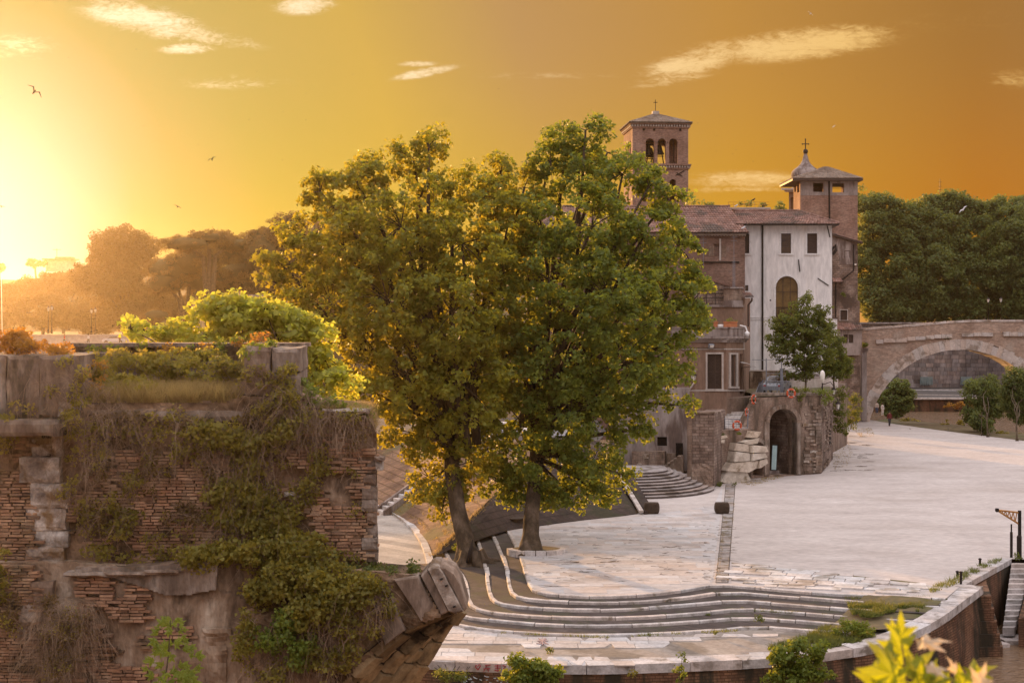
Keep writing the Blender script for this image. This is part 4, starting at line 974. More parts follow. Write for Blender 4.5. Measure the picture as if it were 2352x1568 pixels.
mb = MB(); b0_, b1_ = cp.at(1238, 535, -11.5), cp.at(1719, 535, -11.5); mb.add([e0, e1, b1_, b0_, r0_, r1_], [(0, 1, 5, 4), (1, 2, 5), (2, 3, 4, 5), (3, 0, 4), (3, 2, 1, 0)]); q = mb.build('roof_boards', 'shutter', ch); q.location.z -= .07
mb = MB(); 
for i in range(60): pos_ = r0_.lerp(r1_, (i + .5) / 60); mb.tube([pos_ - Vector((.2, 0, -.08)), pos_ + Vector((.2, 0, .12))], .11, 6)
mb.build('ridge_tiles', 'tile', rf)['kind'] = 'stuff'
cornice(cp, ch, 1240, 1712, 537, 5, .35, 'trim')
mb = MB()
for x in range(1560, 1712, 7): cp.box(mb, x, 541, x + 3, 545, 0, .22)
mb.build('brackets', 'churchbrick', ch)['kind'] = 'stuff'
mb = MB(); cp.box(mb, 1560, 600.5, 1698, 603.5, 0, .14); mb.build('tie_rail', 'iron', ch)
for (x0, y0, x1, y1) in [(1628, 565, 1640, 588), (1657, 563, 1668, 590), (1616, 577, 1622, 587)]:
    mb = MB(); cp.box(mb, x0, y0, x1, y1, -.02, .05); mb.build('blocked_opening', 'tuff', ch)
mb = MB(); cp.box(mb, 1652, 548, 1656, 598, 0, .06); mb.build('brick_rib', 'trim', ch)
window(cp, ch, 1640, 560, 1652, 590, 0, pmat='churchbrick', bars=None)
# lean-to and terrace block stepping down in front of the church
lp = Plane(1560, 124, 1712, 123); 
lt_ = thing('terrace_house', 'brown plastered roof terrace block with low parapet and tiled eave under the church wall', 'house', tuple(lp.at(1660, 900)))
mb = MB(); lp.facade(mb, [(1560, 628), (1606, 630), (1642, 646), (1688, 661), (1688, 900), (1560, 900)], (), .5); mb.build('gable_wall', 'oldstone', lt_)
mb = MB(); lp.poly(mb, [(1596, 626), (1644, 643), (1692, 658), (1692, 662), (1642, 648), (1596, 631)], -.3, .15); mb.build('sloping_coping', 'tile', lt_)
fp = Plane(1560, 121.5, 1712, 120.5)
mb = MB(); fp.facade(mb, rect(1560, 703, 1709, 980), [], .5); mb.build('wall', 'brownplaster', lt_)
mb = MB(); fp.facade(mb, rect(1662, 662, 1705, 704), [], 2.2, -.02); mb.build('parapet_block', 'tuff', lt_)
mb = MB(); fp.box(mb, 1660, 659, 1707, 662.5, -2.3, .12); fp.box(mb, 1562, 700, 1708, 705, -.3, .14); fp.box(mb, 1662, 690, 1706, 701, -.05, .10); mb.build('coping', 'greyplaster', lt_)
mb = MB(); a = [fp.at(1561, 980, -.5), fp.at(1708, 980, -.5), fp.at(1708, 980, -3), fp.at(1561, 980, -3)]; b_ = [fp.at(1561, 706, -.5), fp.at(1708, 706, -.5), fp.at(1708, 706, -3), fp.at(1561, 706, -3)]; mb.hexa(a + b_); mb.build('inner_walls', 'brownplaster', lt_)
mb = MB()
for y in (665, 674, 683): mb.tube([fp.at(1600, y, -.6), fp.at(1661, y, -.6)], .035, 5)
for x in (1602, 1622, 1642): mb.tube([fp.at(x, 662, -.6), fp.at(x, 700, -.6)], .03, 5)
mb.build('railing', 'iron', lt_)
mb = MB(); tile_roof(mb, fp.at(1704, 684, .7), fp.at(1731, 682, -.5), fp.at(1722, 671, -2.0), fp.at(1704, 671, -1.0), .22, .4, .07); mb.build('eave_tiles', 'tile', lt_)
mb = MB(); rp = Plane(1709, 120.5, 1722, 129); rp.facade(mb, rect(1709.2, 685, 1723, 980), [], .3); mb.build('side_wall', 'brownplaster', lt_)
MB().tube([fp.at(1727, 684, .3), fp.at(1727, 690, .3), fp.at(1719, 700, .1), fp.at(1719, 750, .1)], .09, 7).build('gutter_pipe', 'shutter', lt_)

# ---- white house
Yw = 136.0; wp = Plane(1690, Yw, 1911, Yw - .8)
wh = thing('white_house', 'tall white plastered house with an arched amber window and low brown tiled roof', 'house', tuple(wp.at(1800, 890)))
mb = MB(); holes = [rect(1711, 537, 1721, 583), rect(1794, 536, 1817, 582), rect(1854, 536, 1877, 582), arch(1782, 634, 1833, 742, 14), rect(1711.5, 655, 1719, 668), rect(1714, 860, 1719, 868), rect(1712, 790, 1722, 832)]
wp.facade(mb, rect(1690, 512, 1911, 905), holes, .5); mb.build('wall', 'whiteplaster', wh)
mb = MB(); a = [wp.at(1690, 905, -.5), wp.at(1910.5, 905, -.5), wp.at(1910.5, 905, -11), wp.at(1690, 905, -11)]; b_ = [wp.at(1690, 514, -.5), wp.at(1910.5, 514, -.5), wp.at(1910.5, 514, -11), wp.at(1690, 514, -11)]; mb.hexa(a + b_); mb.build('inner_walls', 'whiteplaster', wh)
for x0, x1 in ((1711, 1721), (1794, 1817), (1854, 1877)):
    window(wp, wh, x0, 536, x1, 582, 4, 'whitetrim', 'glass' if x0 == 1794 else 'shutter', .25, (0, 2) if x0 != 1711 else None)
aw = window(wp, wh, 1782, 634, 1833, 742, 4.5, 'whitetrim', 'amberglass', .3, (2, 2), archtop=True, label='tall arched amber window', name='arched_window')
mb = MB()
for i in range(14): mb.tube([wp.at(1783 + i * 3.8, 706, .25), wp.at(1783 + i * 3.8, 742, .25)], .02, 4)
mb.tube([wp.at(1781, 706, .25), wp.at(1834, 706, .25)], .03, 4); wp.box(mb, 1780, 742, 1836, 745, 0, .5); mb.build('balcony_rail', 'iron', wh)
window(wp, wh, 1711.5, 655, 1719, 668, 0, pmat='glass', bars=None); window(wp, wh, 1714, 860, 1719, 868, 0, pmat='dark', bars=None); window(wp, wh, 1712, 790, 1722, 832, 0, pmat='shutter', bars=(0, 2))
for y in (728, 733): mb = MB(); wp.box(mb, 1723, y, 1777, y + 1.6, 0, .06); mb.build('string_course', 'whitetrim', wh); mb = MB(); wp.box(mb, 1838, y, 1911, y + 1.6, 0, .06); mb.build('string_course', 'whitetrim', wh)
mb = MB(); wp.box(mb, 1720, 858, 1911, 905, 0, .05); mb.build('plinth', 'greyplaster', wh)
for pts in ([(1834, 596), (1837, 624)], [(1878, 639), (1903, 656)], [(1900, 519), (1906, 545)]):
    MB().tube([wp.at(x, y, .08) for x, y in pts], .05, 5).build('tie_anchor', 'iron', wh)
pipe(wp, wh, [(1751, 516), (1751, 890)], .09, .14)
mb = MB(); wp.box(mb, 1768, 688, 1771, 691, 0, .03); mb.build('vent', 'dark', wh)
mb = MB(); wp.box(mb, 1757, 850, 1767, 868, 0, .15); mb.build('meter_box', 'greyplaster', wh)
e0, e1 = wp.at(1688, 516, .85), wp.at(1925, 516, .85); bk0, bk1 = wp.at(1688, 516, -12), wp.at(1925, 516, -12)
r0_, r1_ = P(1688, 486, Yw + 5.5), P(1832, 486, Yw + 5.3)
mb = MB(); tile_roof(mb, e0, e1, r1_, r0_, .27, .5, .08); rf = mb.build('roof', 'tile', wh)
mb = MB(); tile_roof(mb, e1, bk1, r1_ + Vector((0, .05, 0)), r1_, .3, .5, .08); mb.build('hip_tiles', 'tile', rf)
mb = MB(); mb.add([e0, e1, bk1, bk0, r0_, r1_], [(0, 1, 5, 4), (1, 2, 5), (2, 3, 4, 5), (3, 0, 4), (3, 2, 1, 0)]); q = mb.build('roof_boards', 'shutter', wh); q.location.z -= .08
mb = MB(); wp.box(mb, 1688, 515.5, 1925, 518, .6, .92); mb.build('gutter', 'iron', wh)
mb = MB()
for i in range(28): pos_ = r0_.lerp(r1_, (i + .5) / 28); mb.tube([pos_ - Vector((.2, 0, -.08)), pos_ + Vector((.2, 0, .12))], .11, 6)
for i in range(26): pos_ = e1.lerp(r1_, (i + .5) / 26); d_ = (r1_ - e1).normalized() * .2; mb.tube([pos_ - d_ + Vector((0, 0, .06)), pos_ + d_ + Vector((0, 0, .14))], .11, 6)
mb.build('ridge_tiles', 'tile', rf)['kind'] = 'stuff'
mb = MB(); wp.facade(mb, rect(1911, 731, 1925, 905), [], 3, -.6); mb.build('side_extension', 'whiteplaster', wh)
mb = MB(); wp.box(mb, 1909, 729, 1927, 732, -3.7, -.5); mb.build('extension_coping', 'tile', wh)
MB().tube([wp.at(1911, 573, -.4), wp.at(1921, 563, -.4), wp.at(1921, 575, -.4), wp.at(1914, 584, -.4)], .16, 6).build('broken_gutter', 'iron', wh)

# roof terrace with rail behind the two roofs, with small trees
rt_ = thing('roof_terrace', 'low brick roof terrace with thin railing behind the tiled roofs', 'roof terrace', tuple(P(1740, 490, 152)))
tp_ = Plane(1668, 152, 1770, 152); mb = MB(); tp_.facade(mb, rect(1672, 480, 1768, 560), [], 5); mb.build('wall', 'churchbrick', rt_)
mb = MB(); tp_.box(mb, 1670, 476.5, 1770, 480, -.4, .1); mb.build('coping', 'trim', rt_)
mb = MB()
for x in range(1674, 1770, 12): mb.tube([tp_.at(x, 464, -.2), tp_.at(x, 478, -.2)], .03, 4)
for y in (464, 470): mb.tube([tp_.at(1672, y, -.2), tp_.at(1768, y, -.2)], .025, 4)
mb.build('railing', 'rust', rt_)

# ---- square medieval tower
Yt = 165.0; tpn = Plane(1838, Yt, 1970, Yt - .4)
td = thing('square_tower', 'square brick tower with open loggia and shallow tiled roof above the white house', 'tower', tuple(tpn.at(1900, 900)))
mb = MB(); tpn.facade(mb, rect(1838, 412, 1970, 905), [rect(1868, 420, 1891, 442), rect(1912, 421, 1938, 443)], .5); mb.build('wall', 'towerbrick', td)
lpn = Plane(1822, Yt + 6.3, 1838, Yt); mb = MB(); lpn.facade(mb, rect(1822.5, 412, 1838, 900), [rect(1824.5, 420, 1828, 441), rect(1831, 420, 1835.5, 442)], .5); mb.build('side_wall', 'towerbrick', td)
bpn = Plane(1826, Yt + 6.2, 1960, Yt + 6.1); mb = MB(); bpn.facade(mb, rect(1824, 424, 1955, 905), [rect(1906, 425, 1934, 446)], .4); mb.build('back_wall', 'towerbrick', td)
rpn = Plane(1970, Yt - .4, 1972, Yt + 5.6)
mb = MB(); q0, q1 = tpn.at(1970, 905), tpn.at(1970, 412); mb.hexa([Vector((q0.x - .5, q0.y + .5, q0.z)), q0 + Vector((-.002, .5, 0)), q0 + Vector((-.002, 6.2, 0)), Vector((q0.x - .5, q0.y + 6.2, q0.z)), Vector((q1.x - .5, q1.y + .5, q1.z)), q1 + Vector((-.002, .5, 0)), q1 + Vector((-.002, 6.2, 0)), Vector((q1.x - .5, q1.y + 6.2, q1.z))]); mb.build('side_wall', 'towerbrick', td)
mb = MB(); tpn.box(mb, 1839, 448, 1969, 452, -5.5, -.5); tpn.box(mb, 1866, 441, 1893, 444, -.1, .08); tpn.box(mb, 1910, 442, 1940, 445, -.1, .08); mb.build('loggia_floor', 'greyplaster', td)
mb = MB(); tpn.facade(mb, rect(1838, 410, 1970, 449), [rect(1867.5, 420, 1891.5, 442), rect(1911.5, 421, 1938.5, 443)], .06, .05); mb.build('loggia_plaster', 'greyplaster', td)
MB().tube([tpn.at(1912, 432, -.3), tpn.at(1938, 432, -.3)], .04, 4).build('rail', 'iron', td)
pipe(tpn, td, [(1904, 414), (1905, 510)], .09, .14)
cor = [tpn.at(1818, 411, .9) , tpn.at(1979, 411, .9), tpn.at(1979, 411, .9) + Vector((0, 8, 0)), tpn.at(1818, 411, .9) + Vector((0, 8, 0))]; apx = P(1897, 384, Yt + 3.1)
mb = MB()
for i in range(4): a, b_ = cor[i], cor[(i + 1) % 4]; tile_roof(mb, a, b_, apx + (b_ - a) * .03, apx - (b_ - a) * .03, .26, .5, .07)
mb.build('roof', 'greytile', td); mb = MB(); lo = [q - Vector((0, 0, .28)) for q in cor]; mb.add([q - Vector((0, 0, .06)) for q in cor] + lo + [apx - Vector((0, 0, .1))], [(0, 1, 8), (1, 2, 8), (2, 3, 8), (3, 0, 8), (7, 6, 5, 4), (0, 4, 5, 1), (1, 5, 6, 2), (2, 6, 7, 3), (3, 7, 4, 0)]); mb.build('eave_boards', 'shutter', td)

# ---- annexe right of the white house
Ya = 161.0; ap = Plane(1905, Ya, 1976, Ya - .2)
an = thing('stone_annexe', 'narrow rubble stone annexe with small windows beside the bridge', 'house', tuple(ap.at(1945, 860)))
mb = MB(); ap.facade(mb, [(1905, 536), (1970, 555), (1970, 690), (1975, 692), (1975, 905), (1905, 905)], [rect(1941, 577, 1951, 591), rect(1930, 712, 1946, 735)], .5); mb.build('wall', 'oldstone', an)
mb = MB(); a = [ap.at(1905, 905, -.5), ap.at(1970, 905, -.5), ap.at(1970, 905, -5), ap.at(1905, 905, -5)]; b_ = [ap.at(1905, 556, -.5), ap.at(1970, 556, -.5), ap.at(1970, 556, -5), ap.at(1905, 556, -5)]; mb.hexa(a + b_); mb.build('inner_walls', 'oldstone', an)
mb = MB(); ap.poly(mb, [(1925, 570), (1966, 572), (1962, 607), (1928, 608)], 0, .025); ap.poly(mb, [(1906, 542), (1966, 560), (1966, 571), (1906, 575)], 0, .022); mb.build('plaster_patch', 'greyplaster', an)
window(ap, an, 1941, 577, 1951, 591, 1.5, 'shutter', 'glass', .2, (1, 1), sill=False); window(ap, an, 1930, 712, 1946, 735, 1.5, 'trim', 'shutter', .25, (1, 1))
mb = MB(); tile_roof(mb, ap.at(1978, 556, .6), ap.at(1978, 556, -5), ap.at(1910, 537, -5), ap.at(1910, 537, .6), .3, .45, .07); mb.build('roof', 'tile', an)
mb = MB(); ap.poly(mb, [(1908, 538), (1980, 557), (1980, 560), (1908, 541)], -.4, .6); mb.build('roof_edge', 'shutter', an)
mb = MB(); tile_roof(mb, ap.at(1911, 648, 1.1), ap.at(1935, 648, 1.1), ap.at(1930, 639, .02), ap.at(1911, 639, .02), .24, .4, .07); q = mb.build('canopy', 'tile', an); mb = MB(); ap.box(mb, 1911, 648, 1934, 650, 0, 1.0); mb.build('canopy_board', 'shutter', q)
pipe(ap, an, [(1960, 562), (1960, 622), (1934, 642), (1919, 650), (1919, 731)], .07, .12)
mb = MB(); ap.box(mb, 1962, 606, 1966, 609, 0, .3); mb.build('lamp', 'lampglass', an)
mb = MB(); ap.facade(mb, rect(1921, 757, 1975, 815), [rect(1933, 768, 1942, 787), rect(1945, 768, 1955, 787)], .4, 1.3); mb.build('jetty_wall', 'greyplaster', an)
mb = MB(); ap.box(mb, 1922, 758, 1974, 814, 0.0, .85); mb.build('jetty_core', 'greyplaster', an)
for x0, x1 in ((1933, 1942), (1945, 1955)): 
    mb = MB(); ap.box(mb, x0, 768, x1, 787, .95, 1.0); mb.build('shutter', 'shutter', an)
mb = MB(); tile_roof(mb, ap.at(1918, 757, 1.75), ap.at(1977, 757, 1.75), ap.at(1976, 742, .02), ap.at(1921, 742, .02), .26, .4, .07); mb.build('jetty_roof', 'tile', an)
mb = MB(); ap.box(mb, 1920, 755.5, 1976, 757.5, 0, 1.7); mb.build('jetty_eave', 'shutter', an)

# ---- onion dome with lantern and cross, and the pale church front below it
Yo = 192.0; oc = P(1850, 420, Yo)
od = thing('onion_dome', 'small grey onion dome topped by a ball and iron cross', 'dome', tuple(oc))
kk = Yo / F
prof = [(31, 428), (30, 412), (33, 405), (33, 400), (31, 394), (26, 389), (19, 384), (12, 377), (8, 370), (6, 362), (4.5, 357), (3.5, 354), (5, 353)]
MB().lathe((oc.x, oc.y, 0), [(r * kk, zpx(y, Yo)) for r, y in [(31, 445)] + prof], 20).build('dome_shell', 'greyplaster', od, True)
MB().lathe((oc.x, oc.y, 0), [(1 * kk, zpx(354, Yo)), (4.5 * kk, zpx(352, Yo)), (6.2 * kk, zpx(348, Yo)), (4.5 * kk, zpx(344, Yo)), (.8 * kk, zpx(342, Yo))], 12).build('ball', 'iron', od, True)
mb = MB(); mb.tube([(oc.x, oc.y, zpx(343, Yo)), (oc.x, oc.y, zpx(320, Yo))], .07, 5); mb.tube([(oc.x - .42, oc.y, zpx(331, Yo)), (oc.x + .42, oc.y, zpx(331, Yo))], .06, 5)
for (x, y) in ((-.42, 331), (.42, 331), (0, 320)): mb.lathe((oc.x + x, oc.y, zpx(y, Yo)), [(.02, -.12), (.11, 0), (.02, .12)], 6)
mb.build('cross', 'iron', od)
fp2 = Plane(1798, 186, 1838, 184.5)
cf = thing('church_front', 'sunlit orange church gable with arched niche left of the square tower', 'church', tuple(fp2.at(1820, 600)))
mb = MB(); fp2.facade(mb, rect(1812, 437, 1850, 640), [arch(1815.5, 452, 1826, 486, 8)], .5); mb.build('wall', 'brownplaster', cf)
mb = MB(); fp2.box(mb, 1800, 433, 1850, 437, -5, .7); fp2.box(mb, 1805, 437, 1850, 441, -5, .4); mb.build('cornice', 'trim', cf)
mb = MB(); fp2.box(mb, 1814, 442, 1850, 640, -5, -.7); mb.build('inner_walls', 'brownplaster', cf)
mb = MB(); fp2.poly(mb, arch(1815.5, 452, 1826, 486, 8), -.65, -.6); mb.build('niche', 'tuff', cf)

# ---- brown corner house by the stairs
Yh = 112.0; hp = Plane(1540, Yh + .8, 1668, Yh)
hs = thing('brown_house', 'brown plastered corner house with shuttered window and roof balcony', 'house', tuple(hp.at(1640, 955)))
hw = [rect(1625, 813, 1658, 893), rect(1630, 933, 1649, 957)]
mb = MB(); hp.facade(mb, rect(1540, 783, 1668, 1000), hw, .4); mb.build('wall', 'brownplaster', hs)
sp = Plane(1668, Yh, 1707, Yh + 6.5); mb = MB(); sp.facade(mb, rect(1668, 783, 1707, 1000), [rect(1677.5, 814, 1690, 887), rect(1699, 812, 1706, 905)], .4); mb.build('side_wall', 'brownplaster', hs)
def vprism(mb, pts, z0, z1): mb.prism([(p.x, p.y) for p in pts], z0, z1)
foot = [hp.at(1541, 900, -.42), hp.at(1664, 900, -.42), sp.at(1706, 900, -.42), sp.at(1706, 900, -.42) + Vector((-1, 5, 0)), hp.at(1541, 900, -9)]
mb = MB(); vprism(mb, foot, .2, zpx(787, Yh)); mb.build('inner_walls', 'dark', hs)
for pl_, x0, x1 in ((hp, 1540, 1670), (sp, 1666, 1712)):
    mb = MB(); pl_.box(mb, x0, 772, x1, 777, -.3, .42); pl_.box(mb, x0, 777, x1, 781, -.3, .28); pl_.box(mb, x0, 781, x1, 786, -.3, .12); mb.build('cornice', 'greyplaster', hs)
    mb = MB(); pl_.box(mb, x0 + 1, 754, x1 - 2, 772, -.25, .05); pl_.box(mb, x0, 751, x1 - 1, 754, -.3, .12); mb.build('balcony_parapet', 'greyplaster', hs)
    mb = MB(); pl_.box(mb, x0, 800, x1 - 2, 803, -.1, .05); pl_.box(mb, x0, 895, x1 - 2, 898, -.1, .06); mb.build('string_course', 'trim', hs)['kind'] = 'stuff'
mb = MB(); vprism(mb, [hp.at(1541, 900, -.3), hp.at(1666, 900, -.3), sp.at(1706, 900, -.3), hp.at(1541, 900, -9)], zpx(772, Yh) - .4, zpx(771, Yh) - .3); mb.build('balcony_floor', 'greyplaster', hs)
def shutters(pl_, x0, y0, x1, y1, d, par):
    n = 2
    for i in range(n):
        a, b_ = x0 + (x1 - x0) * i / n + .4, x0 + (x1 - x0) * (i + 1) / n - .4
        mb = MB(); pl_.box(mb, a, y0, a + 1.6, y1, d, d + .06); pl_.box(mb, b_ - 1.6, y0, b_, y1, d, d + .06); pl_.box(mb, a, y0, b_, y0 + 2, d, d + .055); pl_.box(mb, a, y1 - 2, b_, y1, d, d + .055); pl_.box(mb, a, (y0 + y1) / 2 - 1, b_, (y0 + y1) / 2 + 1, d, d + .055)
        sh = mb.build('shutter', 'shutter', par); mb = MB(); y = y0 + 2.5
        while y < y1 - 3:
            pl_.box(mb, a + 1.6, y, b_ - 1.6, y + 1.6, d + .0, d + .035); y += 2.4
        mb.build('louvres', 'shutter', sh)['kind'] = 'stuff'
    mb = MB(); pl_.box(mb, x0, y0, x1, y1, d - .06, d - .02); mb.build('window_backing', 'dark', par)
    mb = MB(); f_ = 4; pl_.box(mb, x0 - f_, y0 - f_, x1 + f_, y0, -.03, .07); pl_.box(mb, x0 - f_, y0, x0, y1, -.03, .07); pl_.box(mb, x1, y0, x1 + f_, y1, -.03, .07); pl_.box(mb, x0 - f_ - 1, y1, x1 + f_ + 1, y1 + 5, -.03, .14); mb.build('window_surround', 'trim', par)
shutters(hp, 1625, 813, 1658, 893, -.2, hs); shutters(sp, 1677.5, 814, 1690, 887, -.2, hs)
mb = MB(); hp.box(mb, 1630, 933, 1649, 957, -.35, -.3); mb.build('low_door', 'dark', hs); mb = MB(); sp.box(mb, 1699, 812, 1706, 905, -.35, -.3); mb.build('entrance_door', 'dark', hs)
mb = MB(); hp.box(mb, 1540, 898, 1668, 1000, 0, .05); hp.box(mb, 1600, 900, 1601.5, 1000, .05, .1); hp.box(mb, 1661, 898, 1662.5, 1000, .05, .1); mb.build('plinth', 'brownplaster', hs)
pipe(sp, hs, [(1703, 786), (1703, 800)], .05, .2, 'trim'); pipe(hp, hs, [(1597, 850), (1596, 876), (1585, 893)], .07, .15, 'trim')
MB().tube([hp.at(1545, 800, .1), hp.at(1600, 799, .1), hp.at(1668, 800, .1)], .025, 4).build('cable', 'iron', hs)
mb = MB(); mb.box(hp.at(1545, 830, .12), (.02, .05, .05)); 
cano = thing('door_canopy', 'small curved white canopy over the corner house door', 'canopy', tuple(sp.at(1708, 838)))
mb = MB(); n = 8; c0_ = sp.at(1700, 836, 0)
for i in range(n):
    a0, a1 = i / n, (i + 1) / n; f = lambda t_: (c0_ + Vector((1.25 * t_, -.6, .12 - .42 * t_ * t_)))
    p, q = f(a0), f(a1); mb.hexa([p, q, q + Vector((.1, 1.3, 0)), p + Vector((.1, 1.3, 0)), p + Vector((0, 0, .04)), q + Vector((0, 0, .04)), q + Vector((.1, 1.3, .04)), p + Vector((.1, 1.3, .04))])
mb.build('shell', 'whitetrim', cano); MB().tube([c0_ + Vector((.1, 0, -.3)), c0_ + Vector((.9, -.1, -.2))], .025, 4).build('bracket', 'iron', cano)

# ---- older low walls left of the brick pier
op = Plane(1430, 111.5, 1590, 110); zb0 = 1.2
ol = thing('old_wall', 'stained old plaster and brick wall with grille door behind the plane tree', 'wall', tuple(op.at(1520, 1075)))
mb = MB(); op.facade(mb, rect(1400, 890, 1582, 1082), [rect(1539, 1024 - 1, 1540, 1024), rect(1640 - 1, 1, 1640, 2)][:0] + [rect(1512, 1016 - 1, 1513, 1017)][:0] + [rect(1641, 0, 1642, 1)][:0] + [rect(1510, 1025, 1531, 1046)][:0] + [rect(1509, 1003, 1532, 1024)], .4); mb.build('upper_wall', 'greyplaster', ol)
mb = MB(); op.box(mb, 1509, 1003, 1532, 1024, -.38, -.3); mb.build('window', 'dark', ol)
mb = MB(); op.box(mb, 1455, 1035, 1530, 1078, 0, .7); mb.build('low_brick_wall', 'tuff', ol)
for (x0, y0, x1, y1) in ((1480, 1040, 1495, 1051), (1467, 1061, 1478, 1066), (1499, 1067, 1516, 1074)):
    mb = MB(); op.poly(mb, [(x0, y0 + 2), (x0 + 3, y0), (x1 - 2, y0), (x1, y0 + 3), (x1 - 1, y1 - 1), (x0 + 2, y1)], .7, .76); mb.build('marble_inset', 'ruinmarble', ol)
mb = MB(); op.box(mb, 1554, 1016, 1570, 1076, .3, .36); mb.build('doorway', 'dark', ol)
mb = MB()
for i in range(-4, 6):
    for sgn in (1, -1):
        x0 = 1554 + i * 4; a, b_ = (x0, 1016), (x0 + 12 * sgn, 1076)
        pts = [(x, y) for x, y in [(a[0] + (b_[0] - a[0]) * q / 10, a[1] + (b_[1] - a[1]) * q / 10) for q in range(11)] if 1554 <= x <= 1570]
        if len(pts) > 1: mb.tube([op.at(pts[0][0], pts[0][1], .42), op.at(pts[-1][0], pts[-1][1], .42)], .02, 4)
mb.build('grille', 'iron', ol)
mb = MB(); op.box(mb, 1532, 1040, 1553, 1078, .0, .25); mb.build('marble_slab', 'ruinstone', ol)
st_ = thing('side_steps', 'narrow mossy steps rising to the grille door beside the brick pier', 'stairs', tuple(op.at(1530, 1078, 1.6)))
for i in range(8):
    x0 = 1511 + i * 7.5; y0 = 1079 - i * 5.2; mb = MB(); op.box(mb, x0, y0, x0 + 9.5, 1092, .75, 2.0); mb.build('step', 'ruinstone', st_)
mb = MB(); op.facade(mb, [(1520, 1084), (1580, 1040), (1580, 1112), (1540, 1096)], (), .25, 2.3); mb.build('cheek_wall', 'ruinstone', st_)
# brick pier block
pp = Plane(1578, 103.8, 1640, 103.2)
bp_ = thing('brick_pier', 'broad weathered brick pier with leaning buttress between the steps and marble prow', 'pier', tuple(pp.at(1608, 1118)))
mb = MB(); pp.facade(mb, [(1579, 951), (1597, 954), (1598, 949), (1640, 949), (1640, 1119), (1580, 1110)], (), 5); mb.build('masonry', 'oldstone', bp_)
mb = MB(); pp.box(mb, 1579, 950, 1590, 1100, 0, .14); mb.build('brick_corner', 'tuff', bp_)
mb = MB(); n = 14; rows = 10; vs_, fs = [], []
for i in range(n + 1):
    for j in range(rows + 1):
        x = 1590 + (1640 - 1590) * i / n; f = j / rows; y = 1062 + 57 * f + 10 * abs(i / n - .35) * (1 - f); d = .1 + .9 * f * (1 - abs(i / n - .5)) + .12 * mnoise.noise(Vector((i, j, 0)) * .7); vs_.append(tuple(pp.at(x, y, d)))
fs = [(i * (rows + 1) + j, i * (rows + 1) + j + 1, (i + 1) * (rows + 1) + j + 1, (i + 1) * (rows + 1) + j) for i in range(n) for j in range(rows)]
mb.add(vs_, fs).build('buttress', 'tuff', bp_)
mb = MB(); pp.box(mb, 1577, 947, 1599, 951, -.3, .1); pp.box(mb, 1597, 945.5, 1642, 949, -.3, .12); mb.build('capping', 'ruinstone', bp_)

# ---- bastion with the big arch
vp = Plane(1640, 107.5, 1886, 113.0); vr = Plane(1886, 113.0, 1913, 125)
ba = thing('bastion', 'massive brick and tuff bastion with a tall deep arch below the terrace', 'bastion', tuple(vp.at(1830, 1087)))
big = arch(1765, 938, 1829, 1090, 16); small = arch(1722, 1013, 1752, 1092, 12)
mb = MB(); vp.facade(mb, [(1640, 992), (1700, 990), (1710, 980), (1738, 928), (1745, 913), (1850, 908), (1886, 905), (1886, 1090), (1640, 1112)], [big, small], 1.0); mb.build('front_wall', 'tuff', ba)
mb = MB(); vr.facade(mb, [(1886, 905), (1913, 912), (1913, 1079), (1886, 1088)], (), 1.0); mb.build('side_wall', 'oldstone', ba)
mb = MB(); A1_, A2_ = vp.at(1640, 1090, -4.2), vp.at(1886, 1090, -4.2); vprism(mb, [vp.at(1724, 1090, -3.4), vp.at(1884, 1090, -3.4), vr.at(1911, 1090, -1), Vector((33, 140, 0)), Vector((23, 140, 0)), Vector((20.5, 118, 0))], -.1, 6.0); mb.build('core', 'tuff', ba)
mb = MB()
for (x0, x1, yt, nn) in ((1765, 1829, 938, 18), (1722, 1752, 1013, 12)):     # barrel vaults behind the openings
    r = (x1 - x0) / 2; cx_ = (x0 + x1) / 2; pts = [(x0, 1090)] + [(cx_ - r * math.cos(math.pi * i / nn), yt + r - r * math.sin(math.pi * i / nn)) for i in range(nn + 1)] + [(x1, 1090)]
    for (xa, ya), (xb, yb) in zip(pts, pts[1:]):
        mb.add([vp.at(xa, ya, -.9), vp.at(xb, yb, -.9), vp.at(xb, yb, -3.45), vp.at(xa, ya, -3.45)], [(0, 1, 2, 3)])
mb.build('vaults', 'oldstone', ba)
for (x0, x1, yt, nn, rr, dd) in ((1765, 1829, 938, 17, 9, .16), (1722, 1752, 1013, 9, 8, .2)):
    r = (x1 - x0) / 2; cx_ = (x0 + x1) / 2
    for i in range(nn):
        a0, a1 = math.pi * (i + .04) / nn, math.pi * (i + .96) / nn; m_ = MB()
        vp.facade(m_, [(cx_ - (r - .3) * math.cos(a0), yt + r - (r - .3) * math.sin(a0)), (cx_ - (r + rr) * math.cos(a0), yt + r - (r + rr) * math.sin(a0)), (cx_ - (r + rr) * math.cos(a1), yt + r - (r + rr) * math.sin(a1)), (cx_ - (r - .3) * math.cos(a1), yt + r - (r - .3) * math.sin(a1))], (), 1.1, dd); m_.build('voussoir', 'ruinstone', ba)
for (x0, y0, x1, y1) in ((1754, 968, 1765, 1090), (1829, 968, 1836, 1088)):
    mb = MB(); vp.box(mb, x0, y0, x1, y1, -.5, .14); mb.build('jamb', 'ruinstone', ba)
